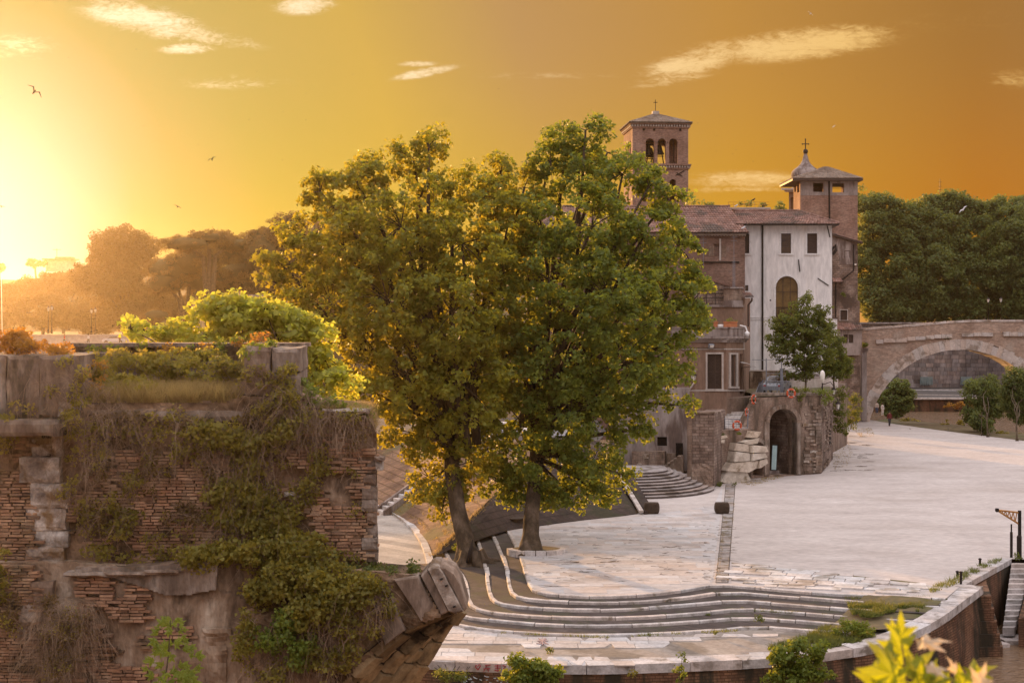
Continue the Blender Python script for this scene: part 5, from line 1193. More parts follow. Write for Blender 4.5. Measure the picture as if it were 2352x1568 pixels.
# proud tuff blocks on the bastion face
y = 925
while y < 1082:
    for x in (1862 + random.uniform(-6, 6), 1846 + random.uniform(-5, 8)):
        if random.random() < .62:
            w__ = random.uniform(10, 20); mb = MB(); vp.box(mb, x, y, min(1885, x + w__), y + random.uniform(4, 6.5), -.05, random.uniform(.05, .14)); mb.build('tuff_block', 'ruinmarble' if random.random() < .3 else 'ruinstone', ba)
    y += random.uniform(6.5, 9)
y = 930
while y < 1080:
    mb = MB(); w__ = random.choice((8, 13)); vp.box(mb, 1886 - w__, y, 1886.5, y + 7, -.1, .09); mb.build('quoin', 'ruinstone', ba); y += 8.2
for q in range(60):      # stones standing proud of the side wall
    x = random.uniform(1889, 1908); y = random.uniform(920, 1072); mb = MB(); vr.box(mb, x, y, x + random.uniform(2, 5), y + random.uniform(3, 5), -.1, random.uniform(.04, .16)); mb.build('quoin', 'ruinstone', ba)
mb = MB(); vr.box(mb, 1904.5, 985, 1907.5, 1020, -.1, .06); mb.build('slit', 'dark', ba)
mb = MB(); vp.box(mb, 1745, 902, 1888, 908, -1, .1); mb.build('terrace_edge', 'ruinstone', ba)
tag(MB().sheet([Vector((q.x, q.y, 6.05)) for q in [vp.at(1724, 900, -.2), vp.at(1884, 900, -.2), vr.at(1912, 900, -.2), Vector((33.5, 150, 0)), Vector((20, 150, 0)), Vector((20, 118, 0))]]).build('terrace_ground', 'earth'), 'raised terrace in front of the white house', kind='structure')

# ---- carved marble prow of the ancient stone ship
mp_ = Plane(1640, 106.5, 1745, 108.6)
pr = thing('marble_prow', 'cream travertine blocks shaped like a ship prow beside the small arch', 'ancient wall', tuple(mp_.at(1690, 1108)))
rowsb = [((1652, 1060, 1712, 1108), 8, .9), ((1648, 1084, 1700, 1109), 8, 1.3)]
blocks = [  # outline polygons, proud distance
 ([(1640, 1103), (1655, 1078), (1700, 1082), (1709, 1100), (1690, 1108), (1655, 1110)], .9), ([(1650, 1078), (1662, 1060), (1706, 1056), (1722, 1054), (1718, 1072), (1700, 1082)], 1.1),
 ([(1718, 1072), (1722, 1054), (1738, 1049), (1740, 1060), (1724, 1071)], 1.25), ([(1664, 1058), (1668, 1034), (1702, 1038), (1701, 1055)], 1.15), ([(1703, 1055), (1704, 1038), (1732, 1036), (1738, 1047)], 1.3),
 ([(1668, 1032), (1672, 1015), (1700, 1018), (1701, 1036)], 1.0), ([(1702, 1036), (1704, 1020), (1734, 1022), (1740, 1034), (1732, 1035)], 1.35), ([(1688, 1014), (1708, 1008), (1728, 1004), (1724, 1016), (1704, 1019)], .9),
 ([(1706, 1003), (1712, 988), (1733, 990), (1730, 998), (1722, 1004)], .8), ([(1640, 1000), (1660, 998), (1662, 1003), (1645, 1008)], .5), ([(1638, 1010), (1656, 1008), (1654, 1016), (1642, 1017)], .5),
 ([(1690, 1056), (1698, 1040), (1703, 1040), (1703, 1056)], 1.0)]
for pts, d in blocks:
    mb = MB(); cx_, cy_ = sum(p[0] for p in pts) / len(pts), sum(p[1] for p in pts) / len(pts); n = len(pts)
    o1 = [mp_.at(x, y, d * .15) for x, y in pts]; o2 = [mp_.at(x - (cx_ - x) * .015, y - (cy_ - y) * .015, d - .06) for x, y in pts]; o3 = [mp_.at(x + (cx_ - x) * .045, y + (cy_ - y) * .045, d + random.uniform(-.02, .05)) for x, y in pts]; bk = [mp_.at(x, y, -.8) for x, y in pts]
    fs = [(i, (i + 1) % n, n + (i + 1) % n, n + i) for i in range(n)] + [(n + i, n + (i + 1) % n, 2 * n + (i + 1) % n, 2 * n + i) for i in range(n)] + [(2 * n + i, 2 * n + (i + 1) % n, 3 * n + (i + 1) % n, 3 * n + i) for i in range(n)]
    mb.add(bk + o1 + o2 + o3, fs + [tuple(3 * n + i for i in range(n))]); mb.build('marble_block', 'whiteprow', pr)
mb = MB(); mp_.facade(mb, [(1640, 989), (1726, 985), (1730, 1060), (1700, 1104), (1640, 1110)], (), 1.2, .25); mb.build('rubble_core', 'tuff', pr)

# ---- terrace staircase
ts = thing('terrace_stairs', 'grey stone stairs with railing climbing to the corner house door', 'stairs', tuple(P(1690, 986, 109)))
A_, B_ = P(1683, 986, 108.6), P(1712, 911, 117.5); wv = Vector((1.15, .1, 0))
n = 15
for i in range(n):
    f0, f1 = i / n, (i + 1) / n; a = A_.lerp(B_, f0); b_ = A_.lerp(B_, f1); z = a.z + (B_.z - A_.z) / n
    MB().hexa([Vector((q.x, q.y, z - .5)) for q in (a - wv, a + wv, b_ + wv, b_ - wv)] + [Vector((q.x, q.y, z)) for q in (a - wv, a + wv, b_ + wv, b_ - wv)]).build('step', 'kerb', ts)
mb = MB(); vprism(mb, [A_ - wv * 1.1, A_ + wv * 1.2, B_ + wv * 1.2, B_ - wv * 1.1], 0, 3.5); mb.build('base', 'tuff', ts)
land_ = [P(1640, 987, 107.4), P(1712, 990, 108.0), P(1716, 960, 110.2), P(1650, 960, 111)]
mb = MB(); vprism(mb, land_, 2.6, A_.z - .02); mb.build('landing', 'tuff', ts)
def railing(name, label, path_, h=1.0, step=.13, par=None, panels=True):
    rl = thing(name, label, 'railing', tuple(path_[0])); mb = MB(); 
    mb.tube([p + Vector((0, 0, h)) for p in path_], .03, 5); mb.tube([p + Vector((0, 0, .1)) for p in path_], .02, 4); mb.build('rails', 'paintediron', rl)
    for p in path_: MB().tube([p, p + Vector((0, 0, h + .05))], .035, 5).build('post', 'paintediron', rl)
    pts = resample(path_, step * 2.2); mb = MB()
    for a, b_ in zip(pts, pts[1:]):
        mb.tube([a + Vector((0, 0, .1)), a + Vector((0, 0, h))], .012, 4, False)
        if panels: mb.tube([a + Vector((0, 0, .15)), b_ + Vector((0, 0, h - .05))], .012, 4, False); mb.tube([b_ + Vector((0, 0, .15)), a + Vector((0, 0, h - .05))], .012, 4, False)
    mb.build('balusters', 'paintediron', rl)['kind'] = 'stuff'; return rl
railing('stair_railing', 'grey iron railing along the right side of the terrace stairs', [A_ + wv + Vector((0, 0, .1)), A_.lerp(B_, .5) + wv + Vector((0, 0, .1)), B_ + wv + Vector((0, 0, .05))], 1.0)
railing('terrace_railing', 'grey lattice railing on the terrace edge above the big arch', [B_ + wv, P(1752, 907, 113.2), P(1785, 909, 112.6), P(1812, 909, 113)], 1.15)
railing('landing_railing', 'thin iron railing round the lower stair landing', [P(1641, 989, 107.3), P(1665, 990, 107.6), P(1700, 992, 107.9)], .95, panels=False)
gt = thing('gate_frame', 'tall thin grey gate posts with crossbar on the terrace', 'gate', tuple(P(1795, 908, 113.5)))
for (x, y0) in ((1760, 815), (1795, 822)): MB().tube([P(x, 908, 113.5), P(x, y0 + 8, 113.5)], .045, 5).build('post', 'paintediron', gt)
MB().tube([P(1727, 826, 113.5), P(1760, 827, 113.5), P(1795, 824, 113.5)], .03, 4).build('crossbar', 'paintediron', gt)
mb = MB()
for (a, b_) in [((1762, 857), (1792, 880)), ((1762, 880), (1792, 857)), ((1762, 857), (1792, 857)), ((1762, 880), (1792, 880))]: mb.tube([P(*a, 113.5), P(*b_, 113.5)], .025, 4)
mb.build('lattice', 'paintediron', gt)
gp = thing('gate_pillar', 'broad grey steel pillar between the terrace gate and railing', 'pillar', tuple(P(1795, 908, 113.3)))
mb = MB(); q = P(1795, 908, 113.3); mb.box((q.x, q.y, q.z + 1.05), (.2, .2, 2.1)); mb.build('shaft', 'paintediron', gp); MB().box((q.x, q.y, q.z + 2.12), (.26, .26, .05)).build('cap', 'paintediron', gp)
lw = thing('low_terrace_wall', 'low stained plaster wall at the back of the terrace', 'wall', tuple(P(1760, 880, 128)))
q0, q1 = P(1722, 895, 128), P(1812, 895, 128); mb = MB(); mb.hexa([Vector((q0.x, 128, 5.5)), Vector((q1.x, 128, 5.5)), Vector((q1.x, 128.3, 5.5)), Vector((q0.x, 128.3, 5.5)), Vector((q0.x, 128, 7.6)), Vector((q1.x, 128, 7.6)), Vector((q1.x, 128.3, 7.6)), Vector((q0.x, 128.3, 7.6))]); mb.build('panel', 'ruinplaster', lw)
mb = MB(); mb.box(((q0.x + q1.x) / 2, 128.15, 7.65), (q1.x - q0.x + .1, .42, .1)); mb.build('coping', 'trim', lw)
mb = MB(); q0, q1 = P(1812, 878, 126), P(1925, 905, 133)
lw2 = thing('garden_wall', 'pale low garden wall behind the oleanders', 'wall', (q0.x, q0.y, 6)); mb.hexa([Vector((q0.x, q0.y, 5.5)), Vector((q1.x, q1.y, 5.5)), Vector((q1.x, q1.y + .3, 5.5)), Vector((q0.x, q0.y + .3, 5.5)), Vector((q0.x, q0.y, 6.9)), Vector((q1.x, q1.y, 6.9)), Vector((q1.x, q1.y + .3, 6.9)), Vector((q0.x, q0.y + .3, 6.9))]); mb.build('panel', 'trim', lw2)
mb = MB(); mb.hexa([Vector((q0.x, q0.y - .05, 6.9)), Vector((q1.x, q1.y - .05, 6.9)), Vector((q1.x, q1.y + .35, 6.9)), Vector((q0.x, q0.y + .35, 6.9)), Vector((q0.x, q0.y - .05, 7)), Vector((q1.x, q1.y - .05, 7)), Vector((q1.x, q1.y + .35, 7)), Vector((q0.x, q0.y + .35, 7))]); mb.build('coping', 'greyplaster', lw2)

# antenna masts
for (pl_, x, y0, y1, lab) in [(lp, 1686, 540, 662, 'thin grey lattice aerial mast in front of the church corner'), (lp, 1616, 545, 612, 'short television aerial against the church wall')]:
    am = thing('aerial', lab, 'aerial', tuple(pl_.at(x, y1, .4))); mb = MB(); w_ = .09 if x == 1686 else 0
    if w_: 
        for dx in (-w_, w_): mb.tube([pl_.at(x, y1, .4) + Vector((dx, 0, 0)), pl_.at(x, 598, .4) + Vector((dx, 0, 0))], .02, 4)
        z = 0; p = pl_.at(x, y1, .4)
        while z < 2.3: mb.tube([p + Vector((-w_, 0, z)), p + Vector((w_, 0, z + .2))], .012, 3); z += .2
    mb.tube([pl_.at(x, y1, .4), pl_.at(x, y0, .4)], .025, 4); mb.build('mast', 'paintediron', am)
    mb = MB()
    for yy in (y0 + 6, y0 + 14): mb.tube([pl_.at(x - 7, yy, .4), pl_.at(x + 7, yy - 1, .4)], .018, 3)
    mb.build('elements', 'paintediron', am)
am = thing('aerial', 'rooftop aerial sticking up above the right-hand trees', 'aerial', tuple(P(2159, 470, 330)))
MB().tube([P(2159, 480, 330), P(2159, 411, 330)], .08, 4).build('mast', 'iron', am); mb = MB()
for yy in (418, 428, 436): mb.tube([P(2154, yy, 330), P(2164, yy, 330)], .05, 3)
mb.build('elements', 'iron', am)
rfm = thing('roof_frame', 'small open metal roof frame above the right-hand trees', 'roof frame', tuple(P(2185, 470, 330)))
mb = MB(); mb.tube([P(2174, 470, 330), P(2174, 437, 330), P(2193, 437, 330), P(2193, 470, 330)], .07, 4); mb.build('frame', 'iron', rfm)

# small house with red brick walls behind right trees so roof frame and aerial stand on something
bk = thing('far_house', 'flat roofed house hidden behind the right-hand trees', 'house', tuple(P(2180, 740, 335)))
mb = MB(); mb.box((P(2180, 740, 335).x, 337, 26), (9, 6, 26.5)); mb.build('wall', 'brownplaster', bk); mb = MB(); mb.box((P(2180, 740, 335).x, 337, 39.4), (9.6, 6.6, .3)); mb.build('roof', 'greyplaster', bk)
# ================================================================== RUINED BRIDGE IN THE FOREGROUND
YR = 30.0
rn = thing('ruined_bridge', 'overgrown ruined brick bridge pier with a broken arch stub reaching over the water', 'ruin', tuple(P(430, 1300, YR)))
def rough(poly, Y, thick, res, amp, name, mat, par, seed=0.0, core=True, edge=3.0, fscale=1.6, back=.06):
    xs = [p[0] for p in poly]; ys = [p[1] for p in poly]; x0, x1, y0, y1 = min(xs), max(xs), min(ys), max(ys)
    nx, ny = max(2, int((x1 - x0) / res)), max(2, int((y1 - y0) / res)); idx = {}; mb = MB()
    def vert(i, j):
        if (i, j) not in idx:
            x = x0 + (x1 - x0) * i / nx; y = y0 + (y1 - y0) * j / ny; p = P(x, y, Y); q = Vector((p.x, p.z, seed))
            d = mnoise.fractal(q * fscale, .9, 2.1, 6) * amp + mnoise.noise(q * .6) * amp * 1.2
            c = mnoise.voronoi(q * 2.2)[0]; d += (c[0] - .3) * amp * .5
            idx[(i, j)] = len(mb.v); mb.v.append((p.x, p.y - d, p.z))
        return idx[(i, j)]
    for i in range(nx):
        for j in range(ny):
            cx_, cy_ = x0 + (x1 - x0) * (i + .5) / nx, y0 + (y1 - y0) * (j + .5) / ny
            n_ = mnoise.noise(Vector((cx_ * .05, cy_ * .05, seed))) * edge
            if inside(cx_ + n_, cy_ + n_, poly): mb.f.append((vert(i, j), vert(i, j + 1), vert(i + 1, j + 1), vert(i + 1, j)))
    o_ = mb.build(name, mat, par, smooth=False)
    if core:
        cb = MB(); A_ = [P(x, y, Y + back) for x, y in poly]; B_ = [Vector((p.x - .10 * thick, p.y + thick, p.z)) for p in A_]; n = len(A_)
        tr = tessellate_polygon([[Vector((p.x, p.z, 0)) for p in A_]])
        cb.add(A_ + B_, [tuple(q) for q in tr] + [tuple(i + n for i in reversed(q)) for q in tr] + [(i, (i + 1) % n, (i + 1) % n + n, i + n) for i in range(n)]); cb.build('core', mat, par)
    return o_
main = [(-90, 905), (195, 925), (212, 930), (300, 922), (400, 925), (520, 920), (560, 912), (690, 908), (735, 938), (800, 944), (848, 946), (860, 975), (866, 1020), (866, 1292), (800, 1310), (600, 1320), (-90, 1330)]
rough(main, YR, 4.0, 5.0, .10, 'brick_face', 'ruinmortar', rn, 1.3)
rough([(-90, 1290), (175, 1292), (330, 1300), (495, 1290), (600, 1300), (640, 1700), (-90, 1700)], YR - .45, 4.0, 5.0, .10, 'lower_face', 'ruinplaster', rn, 4.1)
rough([(235, 1330), (330, 1325), (490, 1345), (600, 1400), (600, 1600), (480, 1600), (225, 1600)], YR - .52, .4, 6.0, .06, 'plaster_patch', 'ruinplaster', rn, 6.1, edge=30, core=False)
rough([(735, 1010), (830, 990), (864, 1020), (864, 1180), (800, 1190), (740, 1160)], YR - .06, .4, 6.0, .05, 'plaster_patch', 'ruinplaster', rn, 9.1, edge=40, core=False)
rough([(165, 792), (700, 794), (700, 960), (165, 960)], 33.4, .9, 8, .05, 'back_parapet', 'ruinstone', rn, 2.2)
mb = MB(); a = P(160, 795, 33.2); b_ = P(700, 796, 33.2); mb.box(((a.x + b_.x) / 2, 33.7, a.z + .03), (b_.x - a.x, 1.1, .09)); mb.build('parapet_coping', 'ruinstone', rn)
mb = MB(); a = P(190, 940, 30.1); b_ = P(690, 940, 30.1); mb.box(((a.x + b_.x) / 2, 31.9, a.z - .12), (b_.x - a.x, 3.4, .4)); mb.build('ledge', 'ruinmortar', rn)
def rblock(x0, y0, x1, y1, d0, d1, mat, name, amp=.012, par=rn, bev=1.2):
    """weathered block with chipped edges between depths d0 (back) and d1 (front) from the wall plane"""
    nx, ny = max(2, int((x1 - x0) / 9)), max(2, int((y1 - y0) / 9)); mb = MB(); sd = random.random() * 90
    for i in range(nx + 1):
        for j in range(ny + 1):
            fx, fy = i / nx, j / ny; e = min(fx, 1 - fx) * (x1 - x0), min(fy, 1 - fy) * (y1 - y0); ed = 1.0 if min(e) <= 0.01 else 0
            p = P(x0 + (x1 - x0) * fx, y0 + (y1 - y0) * fy, YR); q = Vector((p.x * 3, p.z * 3, sd)); dd = mnoise.fractal(q, .9, 2, 4) * amp * 1.6 - ed * .04
            j2 = mnoise.noise(q * 1.2) * .035 * ed; mb.v.append((p.x + j2, YR - d1 - dd, p.z + j2))
    for i in range(nx):
        for j in range(ny): k_ = i * (ny + 1) + j; mb.f.append((k_, k_ + 1, k_ + ny + 2, k_ + ny + 1))
    ring = [i * (ny + 1) for i in range(nx + 1)] + [nx * (ny + 1) + j for j in range(1, ny + 1)] + [i * (ny + 1) + ny for i in range(nx - 1, -1, -1)] + [j for j in range(ny - 1, 0, -1)]
    b0 = len(mb.v)
    for r_ in ring: v_ = mb.v[r_]; mb.v.append((v_[0] - (.10 * (d1 - d0) if d0 < -1 else 0), YR - d0, v_[2]))
    n = len(ring); mb.f += [(ring[i], ring[(i + 1) % n], b0 + (i + 1) % n, b0 + i) for i in range(n)] + [tuple(b0 + i for i in range(n))]
    return mb.build(name, mat, par)
for (x0, x1) in ((-60, 29), (31, 103), (104.5, 196)):
    rblock(x0, 815, x1, 957 if x0 != 104.5 else 950, -3.2, .42 + random.uniform(-.02, .03), 'ruinstone', 'stone_panel', .02)
rblock(150, 920, 196, 952, .3, .52, 'ruinmarble', 'stone_panel', .02)
rblock(30, 958, 166, 994, -.3, .95, 'ruinstone', 'corbel_slab', .02); rblock(-60, 957, 31, 1000, -.3, .5, 'ruinstone', 'corbel_slab', .03)
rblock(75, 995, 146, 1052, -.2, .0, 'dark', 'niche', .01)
for (x0, y0, x1, y1, d) in [(76, 1006, 126, 1048, .06), (120, 1000, 146, 1048, .10), (52, 1048.5, 144, 1106, .24), (78, 1106.5, 162, 1165, .22), (64, 1165.5, 156, 1216, .20), (70, 1216.5, 162, 1252, .20), (62, 1252.5, 152, 1283, .21), (70, 1283.5, 158, 1323, .24), (76, 1324, 142, 1367, .62), (66, 1367.5, 114, 1422, .60), (56, 1423, 86, 1482, .62), (60, 1484, 82, 1560, .6)]:
    rblock(x0, y0, x1, y1, -.2, d + random.uniform(-.02, .02), 'ruinmarble' if y0 < 1290 else 'ruinstone', 'marble_block', .05)
for (x0, y0, x1, y1, d) in [(561, 797, 622, 905, .0), (624, 800, 689, 855, -.02), (624, 857, 689, 912, .02)]: rblock(x0, y0, x1, y1, -3.6, d, 'ruinstone', 'stone_block', .025)
for i, y in enumerate(range(1058, 1290, 29)):
    rblock(838 + random.uniform(-6, 6) - (8 if i % 2 else 0), y, 867 + random.uniform(-2, 3), y + 27, -3.9, .14 + random.uniform(-.04, .06), 'ruinstone' if random.random() < .7 else 'ruinmarble', 'quoin', .035)
for (x0, y0, x1, y1, d, m_) in [(655, 1128, 692, 1138, .3, 'ruinmarble'), (742, 938, 850, 948, .22, 'ruinmarble'), (690, 1000, 745, 1030, .16, 'ruinplaster'), (190, 940, 360, 962, .12, 'ruinstone'), (362, 944, 560, 968, .14, 'ruinstone'), (860, 1048, 884, 1056, .3, 'ruinstone'), (864, 1056, 880, 1078, .22, 'ruinmarble')]: rblock(x0, y0, x1, y1, -.2, d, m_, 'ledge_stone', .03)
rough([(172, 1304), (262, 1303), (380, 1297), (495, 1286), (500, 1300), (497, 1352), (440, 1364), (380, 1366), (320, 1345), (262, 1326), (172, 1318)], YR - .68, .6, 4.0, .05, 'cornice', 'ruinstone', rn, 12.1, back=.02)
for (x0, x1, y0) in [(172, 262, 1301), (264, 352, 1299), (354, 430, 1294), (432, 498, 1287)]: rblock(x0, y0, x1, y0 + 9, -.2, .80, 'ruinstone', 'cornice_stone', .03)
rblock(486, 1440, 532, 1610, 0, .62, 'ruinplaster', 'broken_pilaster', .06); rblock(478, 1428, 545, 1446, 0, .7, 'ruinplaster', 'broken_pilaster', .05); rblock(562, 1490, 610, 1610, 0, .6, 'ruinplaster', 'broken_pilaster', .06)

# bricks: courses laid over the face where it is exposed
reg = [((0, 1085, 74, 1300), 1.0, .14, 0), ((-20, 1300, 74, 1600), .95, .58, 0), ((150, 985, 330, 1290), .5, .08, 0), ((330, 1040, 520, 1290), .85, .08, 0), ((520, 985, 735, 1290), .6, .08, 0), ((720, 1165, 838, 1285), .95, .08, 0), ((740, 1010, 838, 1165), .22, .08, 0),
       ((172, 1315, 250, 1600), .9, .60, 0), ((250, 1345, 330, 1600), .6, .58, 0), ((330, 1440, 440, 1600), .35, .58, 0), ((-30, 1000, 60, 1085), .35, .10, 0)]
brs = []
for (x0, y0, x1, y1), dens, d, _ in reg:
    y = y0; row = 0
    while y < y1:
        x = x0 + random.uniform(-12, 8)
        while x < x1:
            w__ = random.uniform(17, 36); n_ = mnoise.fractal(Vector((x * .012, y * .018, 5.5)), .8, 2, 4)
            if n_ + dens > .42 + random.uniform(-.12, .12) - (.35 if dens > .9 else 0): brs.append((x + w__ / 2, y + random.uniform(-.5, .5), w__ - 1.5, d, dens))
            x += w__ + random.uniform(.5, 2)
        y += random.uniform(6.9, 7.6)
random.shuffle(brs); brs.sort(key=lambda q: -q[4])
bm_ = bpy.data.meshes.new('brick'); t_ = MB().box((0, 0, 0), (1, 1, 1)); 
bv = [(x * (1 if z < 0 else .97), y_ * (1 if abs(z) < .6 else .95), z) for x, y_, z in t_.v]; bm_.from_pydata(bv, [], t_.f); bm_.materials.append(M['romanbrick_o'])
joined = MB(); base_ = wloc(rn)
for i, (x, y, w__, d, dens) in enumerate(brs):
    p = P(x, y, YR - d); k_ = YR / F; out_ = mnoise.fractal(Vector((p.x, p.z, 1.3 if d < .3 else 4.1)) * 1.6, .9, 2.1, 6) * .06 + random.uniform(-.02, .025)
    sz = (w__ * k_, .16, random.uniform(4.6, 5.8) * k_); loc = Vector((p.x, p.y - out_ + .02, p.z)); rt = (random.uniform(-.03, .03), random.uniform(-.025, .025), random.uniform(-.05, .05))
    if i < 290:
        o_ = mesh_obj('brick', bm_, rn); o_.location = loc - base_; o_.scale = sz; o_.rotation_euler = rt
    else:
        joined.box(loc, sz, rt[2], (rt[0], rt[1]))
joined.build('brick_courses', 'romanbrick', rn)['kind'] = 'stuff'

# broken arch stub
stub = [(560, 1300), (690, 1300), (800, 1306), (900, 1316), (966, 1322), (1013, 1411), (970, 1428), (926, 1449), (879, 1486), (830, 1522), (785, 1568), (740, 1640), (560, 1640)]
rough(stub, YR - .55, 1.2, 5.0, .13, 'arch_rubble', 'ruinmortar', rn, 7.7)
def slab(pts, Ya, Yb_, mat, name, amp=.0):
    mb = MB(); A_ = [P(x, y, Ya) for x, y in pts]; B_ = [Vector((p.x + .02, p.y + (Yb_ - Ya), p.z + .02)) for p in A_]; n = len(A_)
    c = sum(A_, Vector()) / n; I_ = [p.lerp(c, .06) + Vector((0, -.03, 0)) for p in A_]
    mb.add(I_ + A_ + B_, [tuple(range(n))] + [(i, n + i, n + (i + 1) % n, (i + 1) % n) for i in range(n)] + [(n + i, 2 * n + i, 2 * n + (i + 1) % n, n + (i + 1) % n) for i in range(n)] + [tuple(2 * n + i for i in reversed(range(n)))])
    return mb.build(name, mat, rn)
YA = YR - .55
slab([(967, 1322), (980, 1309), (1000, 1338), (1030, 1404), (1014, 1412), (990, 1365)], YA - .06, YA + .9, 'ruinstone', 'arch_end_block')
slab([(983, 1307), (994, 1301), (1006, 1301), (1016, 1313), (1040, 1358), (1064, 1403), (1046, 1408), (1031, 1404), (1004, 1350)], YA - .14, YA + 1.0, 'ruinmarble', 'arch_end_block')
slab([(1010, 1302), (1022, 1303), (1042, 1316), (1056, 1342), (1072, 1396), (1067, 1404), (1044, 1358), (1020, 1314)], YA - .02, YA + 1.1, 'ruinstone', 'arch_end_block')
slab([(905, 1330), (960, 1323), (985, 1372), (1010, 1411), (968, 1427), (945, 1390)], YA - .10, YA + .3, 'ruinstone', 'arch_end_block')
slab([(860, 1392), (900, 1370), (930, 1447), (884, 1482)], YA - .12, YA + .3, 'ruinstone', 'arch_end_block')
for (x, y) in ((1022, 1345), (1040, 1393), (1010, 1330)): MB().tube([P(x, y, YA - .2), P(x + 7, y - 2, YA - .2)], .02, 5).build('iron_cramp', 'iron', rn)
near = [(1031, 1407), (975, 1428), (928, 1450), (880, 1487), (832, 1524), (786, 1570), (740, 1640)]; far = [(1071, 1399), (1052, 1428), (1030, 1462), (1008, 1500), (985, 1537), (952, 1590), (920, 1660)]
def lerp2(a, b_, t_): return (a[0] + (b_[0] - a[0]) * t_, a[1] + (b_[1] - a[1]) * t_)
def curve(l, t_):
    t_ *= len(l) - 1; i = min(int(t_), len(l) - 2); return lerp2(l[i], l[i + 1], t_ - i)
nr = 5
def sof(u_, t_, lift=0.0):
    a, b_ = curve(near, t_), curve(far, t_); x, y = lerp2(a, b_, u_); p = P(x, y, YA + 1.35 * u_); return Vector((p.x + lift * .75, p.y, p.z - lift * .65))
for r_ in range(nr):
    t0 = 0.0 + random.uniform(0, .03)
    while t0 < 1.0:
        t1 = min(1.0, t0 + random.uniform(.13, .24)); gu, gt_ = .03, .008; d = random.uniform(-.03, .07) - (.10 if r_ % 2 else 0); steps = 3; vs_ = []
        if t1 - t0 < .03: break
        for s_ in range(steps + 1):
            tt_ = t0 + gt_ + (t1 - t0 - 2 * gt_) * s_ / steps
            for (u_, lf_) in (((r_) / nr + gu, d), ((r_ + 1) / nr - gu, d + random.uniform(-.015, .015)), ((r_ + 1) / nr - gu, -.4), ((r_) / nr + gu, -.4)): vs_.append(sof(u_, tt_, lf_))
        fs = [(s_ * 4 + e, s_ * 4 + (e + 1) % 4, (s_ + 1) * 4 + (e + 1) % 4, (s_ + 1) * 4 + e) for s_ in range(steps) for e in range(4)] + [(3, 2, 1, 0), tuple(steps * 4 + e for e in range(4))]
        MB().add(vs_, fs).build('soffit_block', 'soffit', rn); t0 = t1
mb = MB(); vs_ = []
for s_ in range(13):
    for u_ in (0, 1): vs_.append(sof(u_, s_ / 12, -.16))
mb.add(vs_, [(s_ * 2, s_ * 2 + 1, s_ * 2 + 3, s_ * 2 + 2) for s_ in range(12)]).build('soffit_joints', 'dark', rn)
mb = MB(); pts = [(600, 1312), (900, 1312), (1000, 1306), (1030, 1312), (1055, 1345), (1066, 1396), (1045, 1430), (1005, 1492), (980, 1535), (915, 1660), (600, 1660)]; A_ = [P(x, y, YA + 1.38) for x, y in pts]; B_ = [p + Vector((0, .8, 0)) for p in A_]; n = len(A_)
tr = tessellate_polygon([[Vector((p.x, p.z, 0)) for p in A_]]); mb.add(A_ + B_, [tuple(q) for q in tr] + [tuple(i + n for i in reversed(q)) for q in tr] + [(i, (i + 1) % n, (i + 1) % n + n, i + n) for i in range(n)]); mb.build('arch_core', 'ruinmortar', rn)

# ---- plants on the ruin
def patch(name, lab, ells, mat, leaf, dens, cr, per, cat='creeper', Y0=YR - .25, depth=.35, kind='stuff', aspect=.8, stems=0, droop=.0):
    t_ = thing(name, lab, cat, tuple(P(ells[0][0], ells[0][1], Y0)), kind=kind)
    L = []
    for e in ells:
        x, y, rx, ry = e[:4]; Ye = e[4] if len(e) > 4 else Y0; p = P(x, y, Ye); k_ = Ye / F; L.append((p.x, p.y, p.z, rx * k_, depth, ry * k_))
    pos, bias, cen = clump_points(L, dens, cr, per, (.1, 1.0))
    bias = bias * .6 + np.array([0, -.5, 0]); o_ = leaf_mesh('leaves', pos, RNG.uniform(.6, 1.35, len(pos)) * leaf, bias, t_, mat, aspect, droop=droop)
    if kind == 'stuff': o_['kind'] = 'stuff'
    if stems:
        mb = MB()
        for q in range(stems):
            c = Vector(cen[random.randrange(len(cen))]); d = Vector((random.gauss(0, .4), random.gauss(0, .12), random.uniform(-.9, .3))); l_ = random.uniform(.2, .7)
            mb.tube([c, c + d * l_ * .5 + Vector((random.uniform(-.06, .06), -.04, 0)), c + d * l_], [.005, .004, .002], 3, False)
        mb.build('stems', 'straw', t_)['kind'] = 'stuff'
    return t_
patch('creeper', 'green creeper spreading down the middle of the ruined wall', [(520, 1008, 90, 22), (470, 985, 80, 22), (560, 1060, 45, 60), (590, 1130, 45, 50), (520, 1150, 50, 45), (560, 1200, 80, 50), (640, 1195, 55, 45), (600, 1010, 60, 30), (650, 980, 40, 30)], 'leafV', .085, 40, .24, 44, stems=500)
patch('undergrowth', 'dense green undergrowth along the ledge below the brick wall', [(560, 1268, 90, 28, YR - .6), (450, 1278, 80, 18, YR - .7), (640, 1290, 80, 60, YR - .7), (720, 1330, 100, 55, YR - .8), (610, 1350, 70, 50, YR - .9), (770, 1375, 90, 45, YR - .9), (700, 1410, 70, 45, YR - .9), (830, 1352, 60, 40, YR - .8), (700, 1260, 60, 40, YR - .5), (640, 1240, 60, 30, YR - .4)], 'leafV', .085, 46, .24, 54, depth=.3, stems=500)
patch('shrub', 'bright green shrub hanging on the lower rubble of the ruin', [(655, 1440, 45, 45, YR - 1.0), (620, 1475, 35, 35, YR - 1.0), (690, 1490, 40, 40, YR - 1.0)], 'leafG', .075, 40, .2, 50, depth=.3, cat='shrub')
patch('undergrowth', 'dark trailing plants over the face of the arch stub', [(800, 1430, 70, 45, YR - .9), (720, 1520, 60, 60, YR - .95), (640, 1550, 50, 50, YR - .95), (790, 1500, 40, 50, YR - .9), (890, 1390, 35, 40, YR - .75), (560, 1480, 22, 90, YR - 1.0), (860, 1345, 55, 22, YR - .7)], 'leafV', .075, 34, .2, 40, depth=.2, stems=600)
